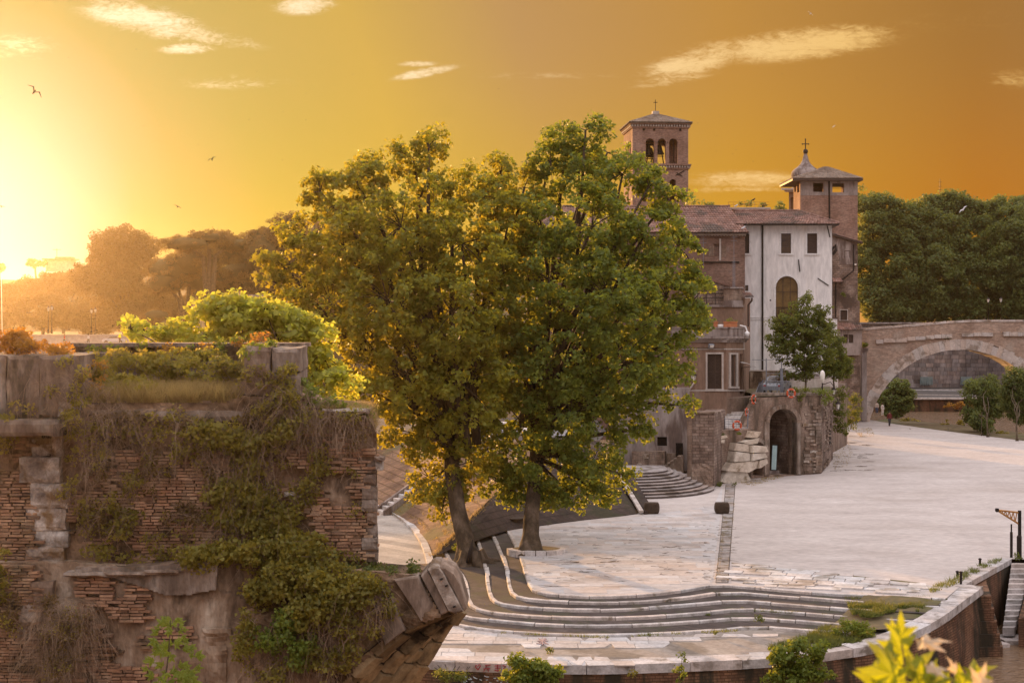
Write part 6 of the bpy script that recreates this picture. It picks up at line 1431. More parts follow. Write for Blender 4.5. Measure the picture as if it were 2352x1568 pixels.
patch('undergrowth', 'sunlit weeds along the top of the arch stub', [(800, 1308, 90, 16, YR - .3), (880, 1312, 50, 12, YR - .2), (940, 1316, 25, 14, YR - .2), (740, 1305, 40, 22, YR - .2), (955, 1300, 12, 24, YR)], 'grass', .055, 30, .14, 40, depth=.4)
patch('bush', 'rusty green bush on top of the left pier', [(30, 785, 60, 26, YR + .6), (80, 795, 55, 18, YR + .5), (-20, 775, 50, 30, YR + .6), (130, 803, 35, 10, YR + .3), (45, 765, 28, 12, YR + .8)], 'leafA', .075, 24, .16, 34, depth=.5, cat='bush', stems=300)
patch('bush', 'dark green bush tangled on the ledge of the ruin', [(300, 830, 100, 28, 31.5), (400, 850, 90, 30, 31.5), (520, 850, 90, 34, 31.2), (230, 850, 40, 30, 31), (620, 880, 60, 26, 30.2), (470, 815, 80, 18, 32), (300, 880, 90, 15, 30.6)], 'leafV', .085, 30, .18, 40, depth=.5, cat='bush', stems=700)
patch('creeper', 'orange backlit creeper over the back parapet', [(560, 790, 45, 16, 33), (600, 775, 30, 12, 33), (380, 798, 40, 8, 33), (470, 796, 40, 8, 33), (225, 830, 22, 20, 30.4), (235, 880, 18, 20, 30), (205, 855, 14, 30, 30)], 'leafA', .07, 14, .14, 24, depth=.3, stems=160)
patch('creeper', 'dark creeper clinging to the right stone block and slope', [(655, 905, 45, 36, YR - .2), (660, 860, 20, 30, YR - .15), (700, 950, 60, 26, YR - .2), (620, 935, 60, 25, YR - .3), (790, 955, 50, 10, YR - .2), (735, 1065, 40, 25, YR - .2), (700, 1120, 30, 40, YR - .2)], 'leafV', .075, 30, .18, 34, depth=.2, stems=500)
patch('creeper', 'creeper over the left edge of the ruin below the stone panels', [(5, 1000, 42, 55, YR - .5), (160, 960, 30, 22, YR - .6), (180, 900, 22, 50, YR - .55), (165, 1010, 25, 50, YR - .4), (-10, 1330, 40, 90, YR - .8), (270, 1180, 40, 80, YR - .25), (160, 1130, 16, 40, YR - .4)], 'leafV', .075, 28, .18, 32, depth=.2, stems=500)
dg = thing('dry_grass', 'pale dry grass growing on the ledge of the ruin', 'grass', tuple(P(360, 920, 30.3)), kind='stuff')
pts = []
for _ in range(12000):
    x = random.uniform(205, 545) if random.random() < .5 else random.gauss(random.choice((240, 290, 330, 400, 450, 500)), 14); Yg = random.uniform(29.98, 33.0); p = P(x, 922, 30.1); pts.append(((x - CX) * Yg / F, Yg, p.z - .02))
grass_mesh('blades', pts, .44, .015, 'drygrass', dg, .5)['kind'] = 'stuff'
dg = thing('dry_grass', 'tuft of dry grass overhanging the right shoulder of the ruin', 'grass', tuple(P(800, 945, 30)), kind='stuff')
pts = []
for _ in range(9000):
    x = random.uniform(745, 862); Yg = random.uniform(29.9, 31.5); p = P(x, 946 + max(0, x - 845) * 2.5, 30); pts.append(((x - CX) * Yg / F, Yg, p.z))
grass_mesh('blades', pts, .17, .006, 'drygrass', dg, lean=.7)['kind'] = 'stuff'
random.seed(23); pe = []
for _ in range(64):
    x = random.uniform(170, 830); y = random.uniform(950, 1290); pe.append((x, y, random.uniform(10, 38), random.uniform(10, 34), YR - .18))
patch('dry_creeper', 'brown dried creeper veiling the upper brick wall of the ruin', [(280, 960, 90, 22), (420, 975, 70, 24), (220, 1060, 40, 60), (350, 1080, 50, 60), (640, 940, 80, 26), (760, 975, 70, 24), (820, 1010, 36, 30), (560, 960, 50, 22), (690, 1010, 36, 40), (480, 1060, 30, 60), (430, 1190, 60, 50), (230, 1200, 40, 50)], 'leafB', .06, 22, .2, 30, depth=.2, stems=900)
patch('dry_creeper', 'brown bushy growth over the lower left stems', [(150, 1440, 66, 60, YR - 1.05), (150, 1530, 70, 60, YR - 1.05), (110, 1380, 30, 24, YR - .9), (20, 1400, 26, 60, YR - .9)], 'leafB', .05, 30, .2, 34, depth=.2, stems=400)
patch('creeper', 'trailing creeper breaking up the stone panels of the left pier', [(185, 850, 18, 34, YR - .55), (120, 900, 22, 30, YR - .55), (60, 935, 30, 18, YR - .55), (150, 825, 26, 10, YR - .5), (20, 960, 26, 14, YR - .8), (170, 965, 20, 16, YR - .9)], 'leafV', .065, 16, .16, 26, depth=.12, stems=300)
patch('creeper', 'ragged leaf tufts poking above the back parapet', [(215, 800, 22, 12, 33), (262, 796, 16, 9, 33), (330, 798, 26, 8, 33), (430, 797, 20, 9, 33), (505, 792, 26, 12, 33), (540, 784, 20, 14, 33), (620, 790, 24, 12, 31)], 'leafG', .07, 18, .14, 26, depth=.3, stems=120)
patch('creeper', 'thin scattered creeper speckling the brick face of the ruin', pe, 'leafV', .07, 13, .2, 26, depth=.12, stems=500)
patch('creeper', 'dense olive creeper covering the upper left of the brick wall', [(260, 975, 60, 30), (230, 1040, 30, 50), (340, 1000, 50, 26), (400, 960, 60, 20), (200, 1180, 22, 60), (300, 1120, 26, 50), (230, 1260, 40, 24), (420, 1040, 26, 40)], 'leafV', .075, 24, .2, 32, depth=.2, stems=400)
patch('creeper', 'golden lit leaves along the sloping right shoulder of the ruin', [(712, 905, 26, 16, YR + .1), (745, 925, 34, 14, YR + .1), (790, 938, 34, 9, YR + .1), (700, 880, 14, 22, YR + .3), (840, 950, 24, 12, YR), (600, 795, 30, 9, YR + .2), (570, 812, 22, 14, YR + .1)], 'leafG', .075, 26, .16, 30, depth=.35, stems=200)
patch('creeper', 'leaves tumbling down the face of the right stone block', [(600, 850, 34, 30, YR - .12), (640, 880, 34, 26, YR - .15), (575, 880, 22, 40, YR - .15)], 'leafV', .07, 26, .16, 30, depth=.1, stems=300)
# hanging stems
def stems(name, lab, n, starts, Ls, mat='straw', drift=.25, sag=1.0, Yo=.15, rad=.0036):
    t_ = thing(name, lab, 'vines', tuple(P(starts[0][0], starts[0][1], YR)), kind='stuff'); mb = MB()
    for _ in range(n):
        x0, y0, x1, y1 = random.choice(starts); p = P(random.uniform(x0, x1), random.uniform(y0, y1), YR - Yo - random.uniform(0, .18)); L = random.uniform(*Ls); d = Vector((random.gauss(0, .5), -.25, random.uniform(-.2, .5))); pts = [p]; seg = 7
        for i in range(seg):
            d = d + Vector((random.gauss(0, drift), random.gauss(0, .05), -.45 * sag)); d.normalize(); p = p + d * (L / seg); p.y = min(p.y, YR - .08 - (.5 if p.z < P(0, 1300, YR).z else 0)); pts.append(p.copy())
        r_ = rad * random.uniform(.6, 1.5); mb.tube(pts, [r_ * (1 - .08 * i) for i in range(len(pts))], 3, False)
    mb.build('stems', mat, t_)['kind'] = 'stuff'; return t_
stems('hanging_vines', 'bare brown vine stems hanging over the left half of the ruined wall', 230, [(200, 930, 330, 960), (215, 880, 270, 960), (330, 930, 520, 950), (180, 950, 240, 1060)], (.5, 2.6), drift=.4)
stems('hanging_vines', 'tangle of dry stems draped over the right shoulder of the ruin', 330, [(640, 900, 760, 950), (700, 940, 850, 960), (600, 880, 680, 960)], (.4, 1.5), drift=.42)
stems('hanging_vines', 'thin stems trailing down the middle creeper', 320, [(470, 980, 640, 1060), (480, 1120, 660, 1260)], (.4, 1.6), drift=.35)
stems('hanging_vines', 'thick beard of brown stems hanging at the lower left of the ruin', 650, [(90, 1370, 220, 1400), (80, 1400, 215, 1460), (85, 1470, 210, 1540)], (.5, 1.5), drift=.2, Yo=.75)
stems('hanging_vines', 'brown stems trailing from the arch stub', 520, [(600, 1400, 780, 1480), (700, 1340, 880, 1400), (600, 1480, 760, 1560)], (.4, 1.2), drift=.25, Yo=.7)
patch('creeper', 'small dark leaves growing among the brown stems at the lower left', [(150, 1450, 65, 70, YR - 1.1), (120, 1530, 50, 50, YR - 1.1), (20, 1430, 30, 60, YR - 1.0)], 'leafV', .05, 9, .2, 22, depth=.2)
stems('fallen_stems', 'loose straight stems leaning across the stone panels of the left pier', 60, [(60, 840, 190, 900), (90, 880, 190, 940)], (.5, 1.6), drift=.2, Yo=.5)

# ---- palmate leaves close to the camera
def palm_mesh(nm, mat, lobes=5, sharp=.62, curl=.18):
    pts = []; c = (0, .15)
    angs = [-112, -58, 0, 58, 112]; lens = [.45, .82, 1.0, .82, .45]
    pts.append((0, -.28))
    for i, (a, l) in enumerate(zip(angs, lens)):
        for da, k_ in ((-13, .62), (-7, .74), (0, 1.0), (7, .74), (13, .62)):
            t_ = R(a + da); pts.append((math.sin(t_) * l * k_, .0 + math.cos(t_) * l * k_))
        if i < 4: t_ = R((a + angs[i + 1]) / 2); pts.append((math.sin(t_) * .40, math.cos(t_) * .40))
    vs_ = [(0, 0, .04)] + [(x * .5, y * .5, -curl * (x * x + y * y) * .6 + .05 * abs(x) + (.05 if (i - 1) % 6 == 2 else (-.07 if (i - 1) % 6 == 5 else 0))) for i, (x, y) in enumerate(pts)]; n = len(pts)
    me = bpy.data.meshes.new(nm); me.from_pydata(vs_, [], [(0, 1 + (i + 1) % n, 1 + i) for i in range(n)]); me.materials.append(M[mat]); return me
def put_leaf(me, par, loc, up, face, size, name='leaf'):
    up = Vector(up).normalized(); z = Vector(face); z = (z - up * z.dot(up)).normalized(); x = up.cross(z)
    o_ = mesh_obj(name, me, par); m_ = Matrix((x, up, z)).transposed().to_4x4(); m_ = m_ @ Matrix.Diagonal((size, size, size, 1)); m_.translation = Vector(loc) - wloc(par); o_.matrix_local = m_; return o_
pm = palm_mesh('leaf', 'leafG'); 
ps = thing('plane_shoot', 'leafy young plane shoot standing in front of the ruin', 'plant', tuple(P(385, 1640, 22)))
mb = MB(); sk = [P(382, 1660, 22), P(380, 1560, 22), P(388, 1490, 22), P(392, 1420, 22)]; mb.tube(sk, [.02, .016, .012, .005], 6); mb.build('stem', 'twig', ps)
for i in range(120):
    f = random.random() ** .8; y = 1412 + f * 200; wd = 18 + 48 * min(1, f * 2.0) ; x = 388 + random.uniform(-1, 1) * wd + (8 if f < .5 else 0); loc = P(x, y, 22 + random.uniform(-.35, .35))
    d = Vector(((x - 388) * .018, random.uniform(-.5, .3), random.uniform(-.5, .6))); put_leaf(pm, ps, loc, d, (random.uniform(-.5, .5), -1, random.uniform(.1, .9)), random.uniform(.17, .30))
pm2 = palm_mesh('leaf', 'nearleaf', curl=.3); pm3 = palm_mesh('leaf', 'paleleaf', curl=.5)
sg = thing('leaf_sprig', 'blurred backlit yellow-green plane sprig close to the lens', 'sprig', tuple(P(2070, 1640, 4)))
mb = MB(); mb.tube([P(2120, 1700, 4), P(2090, 1600, 4), P(2078, 1530, 4), P(2072, 1480, 4)], [.005, .004, .003, .002], 6); mb.tube([P(2120, 1700, 4), P(2200, 1600, 4.1), P(2235, 1535, 4.1)], [.004, .003, .002], 6); mb.build('stem', 'twig', sg)
for (x, y, s_, up, face, mm) in [(2066, 1500, .165, (-.12, .1, 1), (.2, -1, .1), pm2), (2048, 1555, .17, (-1, 0, .25), (.1, -1, .5), pm2), (2090, 1590, .16, (-.5, -.1, -.4), (-.1, -1, .3), pm2), (2030, 1600, .15, (-1, .1, -.2), (.1, -1, .2), pm2), (2110, 1530, .13, (.9, .2, -.5), (-.3, -.7, .8), pm2),
        (2122, 1480, .15, (1, .1, .42), (-.3, -.35, 1), pm3), (2140, 1540, .10, (1, .2, .25), (-.2, -.5, 1), pm3), (2070, 1545, .12, (.2, -.2, 1), (.4, -1, .2), pm2), (2110, 1580, .14, (.8, 0, -.2), (0, -1, .2), pm2), (2060, 1570, .14, (-.3, 0, 1), (0, -1, .4), pm2),
        (2045, 1520, .15, (-.8, .1, .7), (.3, -1, .4), pm), (2095, 1545, .16, (.6, .1, .5), (-.2, -1, .3), pm), (2130, 1565, .15, (.9, .1, .0), (0, -1, .3), pm), (2020, 1575, .14, (-1, 0, .5), (.1, -1, .3), pm2), (2070, 1465, .13, (.1, .1, 1), (.1, -1, .3), pm2), (2235, 1548, .14, (1, .1, .45), (-.2, -.4, 1), pm2), (2196, 1545, .08, (-.25, 0, 1), (.6, -.6, .2), pm3), (2170, 1568, .13, (-.9, 0, .1), (0, -1, .3), pm2), (2210, 1580, .14, (.5, 0, .4), (.1, -1, .3), pm2), (2250, 1575, .11, (.6, 0, 1), (.3, -.8, .3), pm3)]:
    put_leaf(mm, sg, P(x, y - 6, 4 + random.uniform(-.12, .12)), up, face, s_ * 1.12)
# ================================================================== TREES AND PLANTS
EL = [(985,335,45,45),(950,365,60,50),(870,385,70,45),(820,420,60,50),(735,440,42,55),(770,470,70,60),(1035,430,85,60),(1150,392,36,38,1),(1110,450,70,60),(700,545,60,55),(650,610,58,45),(620,640,42,32),(690,680,75,60),
      (790,570,110,95,-2),(920,520,130,110,-2.5),(1060,560,110,110,-2.5),(760,700,100,90,-1.5),(890,690,120,120,-3.5),(1040,720,120,120,-3.5),(830,820,80,80,0),(860,900,55,75,0),(930,860,110,110,-3),(1060,880,100,110,-3),(930,990,70,60,-1),(1010,1010,80,60,-2),(1080,1060,60,50,-1),(985,1095,55,38,0),(1010,1140,50,22,-1),(1150,600,70,90,1),(1165,520,70,90,0),(1165,690,60,110,-1),(1155,830,70,90,-1),(1150,950,50,60,-1),(920,640,150,160,3),(1040,860,110,150,3.5),(840,600,110,110,3.5),(1015,1180,14,12,-1),(1000,1140,56,26,-1),(1060,1115,50,28,-1),(1205,430,40,42,1)]
ER = [(1345,300,62,38),(1300,330,60,45),(1395,350,50,40,1),(1265,370,50,50),(1330,390,100,60),(1430,400,80,50,-1),(1490,430,45,36,-2),(1535,455,45,35,-2),(1240,500,90,80,-1),(1360,520,120,100,-2.5),(1480,540,95,85,-2.5),(1560,570,52,60,-1),(1260,640,120,110,-2.5),(1400,690,130,120,-4),(1530,680,85,95,-2),(1592,690,44,70,-1),(1600,745,36,38,-1),(1540,800,70,70,-1.5),(1430,830,120,100,-3.5),(1290,810,120,110,-3),(1180,800,70,90,-1),(1190,960,95,80,-2),(1310,950,110,90,-3),(1420,940,80,70,-2),(1530,880,50,45,-1),(1560,930,44,24,-1),(1480,985,45,30,-1),(1250,1070,110,60,-2),(1360,1060,80,60,-2),(1120,1030,55,60,-1),(1140,1100,50,35,-1),(1230,1135,75,30,-1.5),(1380,1120,50,32,-1),(1430,1090,28,22,-1),(1330,620,140,150,3.5),(1430,800,110,140,3.5),(1270,900,120,120,3),(1175,1125,52,34,-1.5),(1300,1130,76,32,-1.5),(1285,1158,50,16,-1.5),(1400,1140,34,20,-1)]
el = ell_px(EL, 76, .85, .8); er = ell_px(ER, 78, .85, .8)
bL, bR = G(1082, 1302, -.5), G(1228, 1272, -.02)
TL = tree('plane_tree', 'large plane tree whose leaning thick trunk grows out of the steps', bL, el, 'leafL', .24, .48, 36, 3.7, .50, P(1035, 985, 76), None, 3, twig_frac=.3, strays=.10)
TR = tree('plane_tree', 'large plane tree with dark straight trunk inside a white stone ring', bR, er, 'leafR', .24, .48, 36, 3.5, .43, P(1222, 960, 78), None, 5, twig_frac=.3, strays=.10)
for (bx, py0, r_) in ((bL, 1300, .62),):          # roots and hollow of the west trunk
    mb = MB()
    for (dx, dy, L) in ((1.0, -.35, 1.7), (-.75, -.5, 1.2), (.5, -.9, 1.3), (-.9, .3, 1.0), (1.3, .2, 1.6)):
        a = bx + Vector((dx * .3, dy * .3, .75)); mb.tube([a, bx + Vector((dx * .6, dy * .6, .28)), bx + Vector((dx * L, dy * L, -.02)), bx + Vector((dx * L * 1.5, dy * L * 1.5, -.1))], [.34, .26, .15, .05], 7)
    mb.build('roots', 'bark', TL, True)
    mb = MB(); mb.tube([bx + Vector((-.12, -.66, .35)), bx + Vector((-.02, -.70, .9)), bx + Vector((.10, -.60, 1.5))], [.13, .11, .02], 7); mb.build('hollow', 'dark', TL, True)
# second inner stems and pale limbs seen through the leaves
mb = MB()
for (x0, y0, x1, y1, r0_, Yd) in [(1075, 1040, 1000, 760, .28, 75), (1060, 1000, 940, 640, .22, 74.5), (1095, 1020, 1075, 700, .25, 75), (1085, 900, 1130, 620, .18, 75.5), (1000, 800, 965, 520, .15, 75), (960, 560, 990, 400, .10, 76), (1200, 980, 1245, 640, .26, 77), (1240, 980, 1330, 700, .24, 76.5), (1330, 760, 1400, 520, .16, 77), (1245, 700, 1220, 520, .15, 77), (1260, 700, 1345, 420, .14, 78)]:
    a, b_ = P(x0, y0, Yd), P(x1, y1, Yd - .6); m_ = a.lerp(b_, .5) + Vector((random.uniform(-.4, .4), 0, .3)); mb.tube([a, m_, b_], [r0_, r0_ * .75, r0_ * .4], 8)
mb.build('limbs', 'bark', TR, True)
rg_ = thing('tree_ring', 'low white stone ring round the base of the right plane tree', 'planter', tuple(bR))
for i in range(9):
    a0, a1 = math.pi * (1.02 + i * .118), math.pi * (1.02 + (i + 1) * .118 - .01); rr = 1.55; vs_ = []
    for a in (a0, (a0 + a1) / 2, a1):
        ca, sa = math.cos(a), math.sin(a) * .8
        for r__, z in ((rr, -.12), (rr, .22), (rr - .28, .24), (rr - .28, -.12)): vs_.append((bR.x + .1 + ca * r__, bR.y + .5 + sa * r__, z))
    MB().add(vs_, [(k_ * 4 + e, k_ * 4 + (e + 1) % 4, (k_ + 1) * 4 + (e + 1) % 4, (k_ + 1) * 4 + e) for k_ in range(2) for e in range(4)] + [(3, 2, 1, 0), (8, 9, 10, 11)]).build('ring_stone', 'kerb', rg_)
mb = MB(); mb.lathe((bR.x + .1, bR.y + .5, 0), [(1.3, -.1), (1.3, .16)], 20, 1, .85); mb.build('soil', 'earth', rg_)
def plant(name, lab, ells, Y, mat, leaf, dens, cr, per, cat='shrub', group=None, base=None, depthf=.8, stem=True, aspect=.7, kind=None, bark='twig'):
    L = ell_px(ells, Y, depthf, .1); b_ = Vector(base) if base else Vector((L[0][0], L[0][1], L[0][2] - L[0][5])); t_ = thing(name, lab, cat, tuple(b_), group, kind)
    pos, bias, cen = clump_points(L, dens, cr, per, (.15, 1.0)); leaf_mesh('foliage', pos, RNG.uniform(.65, 1.3, len(pos)) * leaf, bias, t_, mat, aspect)
    if stem:
        mb = MB()
        for e in L: c = Vector(e[:3]); mb.tube([b_ + Vector((random.uniform(-.05, .05), 0, 0)), b_.lerp(c, .5) + Vector((0, 0, .05)), c], [.03, .02, .008], 5)
        for c in cen[::3]: k_ = min(L, key=lambda e: (Vector(e[:3]) - Vector(c)).length); mb.tube([Vector(k_[:3]), Vector(c)], [.012, .005], 3, False)
        mb.build('stem', bark, t_)
    return t_
# light green backlit tree behind the ruin
YY = 47
EY = [(335,765,42,26),(300,755,24,20),(370,775,30,20),(470,715,36,34),(520,705,46,34),(560,725,60,36),(610,712,40,30),(650,730,50,34),(700,745,46,38),(720,790,46,46),(740,830,40,40),(760,870,32,30),(700,860,50,46),(640,780,70,50),(560,770,80,40),(470,770,60,30),(420,760,40,28),(790,880,24,20),(740,920,46,30),(700,930,46,40),(780,930,30,20),(640,850,60,50),(730,980,40,26)]
ty = tree('young_plane_tree', 'bright yellow-green backlit tree rising behind the ruined parapet', P(640, 1240, YY), ell_px(EY, YY, .9, .7), 'leafY', .20, .38, 34, 10, .12, P(640, 960, YY), None, 9, twig_frac=.6, bark='bark')
# oleander clump in front of the white house
EO = [(1845,700,24,26),(1885,712,24,18),(1800,745,34,22),(1840,750,46,34),(1880,745,30,26),(1790,790,28,36),(1840,800,60,46),(1880,800,46,40),(1840,850,44,22)]
oc_ = ell_px(EO, 118, .9, .3)
tree('oleander', 'round bushy dark green oleander tree in front of the white house', P(1850, 903, 118), oc_, 'leafO', .17, .34, 30, 10.0, .09, P(1850, 860, 118), None, 12, cat='tree', bark='twig', twig_frac=.5, strays=.22)
tree('oleander', 'smaller oleander behind the right end of the terrace', P(1915, 903, 121), ell_px([(1918,790,22,30),(1925,830,30,34),(1910,850,30,28),(1940,845,18,20),(1905,757,12,20)], 121, .9, .3), 'leafO', .17, .36, 40, 12.0, .08, P(1915, 860, 121), None, 14, cat='tree', bark='twig', twig_frac=.5)
plant('ivy_bush', 'ivy bush spilling over the terrace edge above the arch', [(1836,900,24,14),(1832,925,16,22),(1825,945,9,20),(1812,912,14,10)], 112.0, 'leafO', .14, 9, .28, 34, base=P(1832, 915, 112.6))
plant('creeper_clump', 'pale green creeper hanging on the top right corner of the bastion', [(1895,905,22,14),(1880,898,18,8),(1908,916,10,14),(1888,922,12,10)], 112.4, 'leafG', .12, 8, .24, 26, base=P(1890, 912, 113))
plant('shrub', 'tall dark shrub growing against the side of the bastion', [(1928,905,18,16),(1930,940,20,30),(1935,980,20,24),(1922,960,12,34),(1940,900,12,14)], 126, 'leafO', .16, 6, .34, 30, base=G(1930, 1004))
plant('shrub', 'dark shrub in the corner by the bridge pier', [(1958,945,20,30),(1965,915,12,20),(1950,970,18,14)], 150, 'leafO', .18, 5, .4, 30, base=G(1955, 985))
plant('caper_tuft', 'dark green tuft rooted in the bridge above the arch', [(2174, 776, 11, 11)], 171.4, 'leafO', .16, 9, .3, 30, cat='plant', stem=False)
plant('caper_tuft', 'small dark tuft at the left end of the bridge', [(1985, 790, 9, 10)], 171.4, 'leafO', .16, 9, .3, 30, cat='plant', stem=False)
plant('caper_tuft', 'small green tuft growing out of the annexe wall', [(1938, 675, 7, 7)], 160.4, 'leafO', .14, 9, .25, 30, cat='plant', stem=False)
plant('ivy_bush', 'ivy hanging below the stair landing beside the marble prow', [(1660, 1000, 10, 8), (1700, 995, 12, 5)], 106.5, 'leafO', .12, 9, .2, 26, stem=False, cat='ivy')
plant('weed_clump', 'weeds at the foot of the brick pier', [(1650, 1112, 14, 8), (1690, 1114, 8, 6)], 104.3, 'grass', .10, 10, .2, 30, cat='weeds', stem=False)
# trees beyond the arch and on the far quay
def small_tree(lab, ells, Y, base, leaf=.22, mat='leafD', r0=.10, dens=7.0, grp=None, seed=1): return tree('young_tree', lab, base, ell_px(ells, Y, .9, .4), mat, leaf, .55, 40, dens, r0, Vector((base[0], base[1], base[2] + 2.5)), grp, seed, twig_frac=.3, bark='twig')
small_tree('leafy young tree on the shore nearest the arch centre', [(2238,905,28,30),(2265,890,28,32),(2272,930,34,32),(2236,948,24,30),(2292,915,22,32),(2255,965,26,18)], 160, G(2268, 1003), seed=21)
small_tree('leafy young tree at the right edge of the picture on the shore', [(2335,875,30,34),(2352,915,34,36),(2322,920,24,30),(2345,950,30,20),(2318,895,20,22)], 150, G(2336, 1012), seed=22)
small_tree('low leafy sapling beside the two young shore trees', [(2262,975,22,18),(2240,970,10,20)], 156, G(2255, 1000), r0=.05, seed=23)
small_tree('broad dark tree standing under the left side of the arch', [(2065,890,26,20),(2045,915,28,24),(2075,925,24,20),(2050,945,24,14),(2090,905,10,10)], 215, Vector((P(2050, 950, 215).x, 215, -1)), leaf=.34, dens=6.0, seed=24)
plant('reed_clump', 'tall weeds on the shore right of the arch foot', [(2178, 975, 16, 14), (2160, 985, 14, 9), (2205, 975, 12, 16)], 172, 'leafV', .24, 4, .35, 26, base=G(2178, 990), cat='weeds')
plant('shrub', 'brownish shrub behind the person under the arch', [(2085, 968, 20, 14), (2110, 975, 14, 8)], 178, 'leafV', .22, 5, .35, 26, base=G(2090, 985))
plant('shrub', 'low russet shrubs on the far quay under the arch', [(2205, 930, 20, 9), (2240, 928, 10, 8), (2175, 930, 10, 8)], 238, 'leafA', .3, 2.5, .5, 26, stem=False)
plant('shrub', 'low weeds at the right edge of the shore', [(2345, 1003, 18, 9), (2300, 996, 26, 5)], 158, 'leafV', .2, 5, .3, 26, stem=False)
# plane trees along the far right bank
for i, (ee, lab) in enumerate([
   ([(1995,470,30,32,3),(2030,475,40,32,2),(2010,540,48,60),(1995,620,40,60),(2020,690,44,50,-1)], 'far bank plane tree directly right of the square tower'),
   ([(2085,500,38,32,2),(2070,560,50,55),(2085,640,50,60,-2),(2075,710,48,36,-2)], 'far bank plane tree second from the square tower'),
   ([(2150,475,36,28,3),(2185,470,34,28,3),(2150,545,55,60),(2160,630,55,60,-3),(2150,705,54,40,-2)], 'far bank plane tree under the rooftop aerial'),
   ([(2225,490,34,30,3),(2240,560,52,60),(2225,640,50,60,-2),(2235,710,50,36,-2)], 'far bank plane tree left of the two bridge lamps'),
   ([(2285,480,40,28,4),(2300,550,46,55,3),(2290,640,50,60),(2300,705,50,40)], 'far bank plane tree behind the two bridge lamps'),
   ([(2350,480,36,28),(2345,560,60,70,-5),(2320,620,50,55,-5),(2380,660,70,80,-5),(2340,705,50,40,-4)], 'nearest far bank plane tree at the right picture edge'),
   ([(2440,500,60,70),(2450,620,70,90)], 'far bank plane tree beyond the right picture edge')]):
    L = ell_px(ee, 291, .8, 1.5); tree('bank_plane_tree', lab, (L[1][0], 291, 11.9), L, 'leafD', .55, 1.5, 70, 1.5, .4, Vector((L[1][0], 291, 20)), 'plane trees along the far right bank', 40 + i, twig_frac=.2, strays=.14)
for (ee, lab) in [([(1607, 466, 14, 5), (1640, 470, 10, 5)], 'treetop just above the church roof beside the bell tower'), ([(1716, 469, 16, 6), (1745, 472, 12, 5)], 'treetop behind the roof terrace railing'), ([(1790, 470, 14, 9), (1800, 476, 10, 8)], 'treetop left of the square tower')]:
    L = ell_px(ee, 240, 1.0, .5); tree('treetop', lab, (L[0][0], 240, 11), L, 'leafD', .4, .8, 40, 1.2, .15, Vector((L[0][0], 240, L[0][2] - 1)), None, 3, twig_frac=.1)
MB_t = MB(); MB_t.prism([(20, 215), (50, 215), (56, 240), (50, 262), (20, 262)], -3, 11); tag(MB_t.build('island_ground', 'earth'), kind='structure')  # unseen raised ground, widened to block low sun from the arch soffit
# ---- left distance: pines, dark trees, hill
def pine(lab, ells, Y, zb_, seed, mat='leafP', leaf=.36, dens=1.1):
    L = ell_px(ells, Y, .9, 2.0); x0 = sum(e[0] for e in L) / len(L); t_ = thing('stone_pine', lab, 'pine tree', (x0, Y, zb_), 'stone pines on the far left bank')
    pos, bias, cen = clump_points(L, dens, .8, 90, (.80, 1.06), .6); leaf_mesh('crown', pos, RNG.uniform(.6, 1.2, len(pos)) * leaf, bias, t_, mat, .35)
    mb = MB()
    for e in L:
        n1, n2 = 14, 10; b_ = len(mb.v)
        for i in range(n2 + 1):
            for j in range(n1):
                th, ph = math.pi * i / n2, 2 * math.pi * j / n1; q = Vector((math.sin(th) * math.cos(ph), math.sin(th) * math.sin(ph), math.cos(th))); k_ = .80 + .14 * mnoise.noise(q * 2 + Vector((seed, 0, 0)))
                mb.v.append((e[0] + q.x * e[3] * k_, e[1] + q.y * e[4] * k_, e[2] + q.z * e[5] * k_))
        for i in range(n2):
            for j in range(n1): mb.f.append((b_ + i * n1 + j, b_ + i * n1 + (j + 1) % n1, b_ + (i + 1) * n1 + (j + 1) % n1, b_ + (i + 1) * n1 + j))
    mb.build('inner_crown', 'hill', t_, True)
    mb = MB(); 
    for e in L: mb.tube([(x0, Y, zb_), (x0 + (e[0] - x0) * .3, Y, e[2] - e[5] * 1.6), (e[0], e[1], e[2])], [.5, .35, .15], 6)
    mb.build('trunk', 'twig', t_); return t_
pine('broad umbrella pine nearest the hazy tree on the left', [(400,625,72,42),(450,600,60,36),(380,650,50,26),(470,640,60,34)], 232, 8, 1)
pine('umbrella pine with rounded crown in the middle of the group', [(500,575,75,38),(560,590,50,52),(470,575,40,26),(490,665,60,32)], 240, 8, 2)
pine('tall umbrella pine leaning up behind the large plane tree', [(540,632,50,34),(600,660,60,40),(600,600,50,75),(640,550,52,48),(590,560,40,40),(670,520,45,32),(690,600,60,70)], 236, 8, 3)
pine('flat topped umbrella pine with wide crown on the skyline', [(430,560,62,18),(480,548,56,16),(530,562,50,16)], 226, 8, 6)
pine('low rounded pine bough near the yellow-green tree', [(360,725,34,16),(400,745,40,18)], 228, 8, 4)
pine('dark pine mass behind the large plane tree', [(760,560,70,70),(850,580,80,90),(760,680,90,80)], 245, 8, 5)
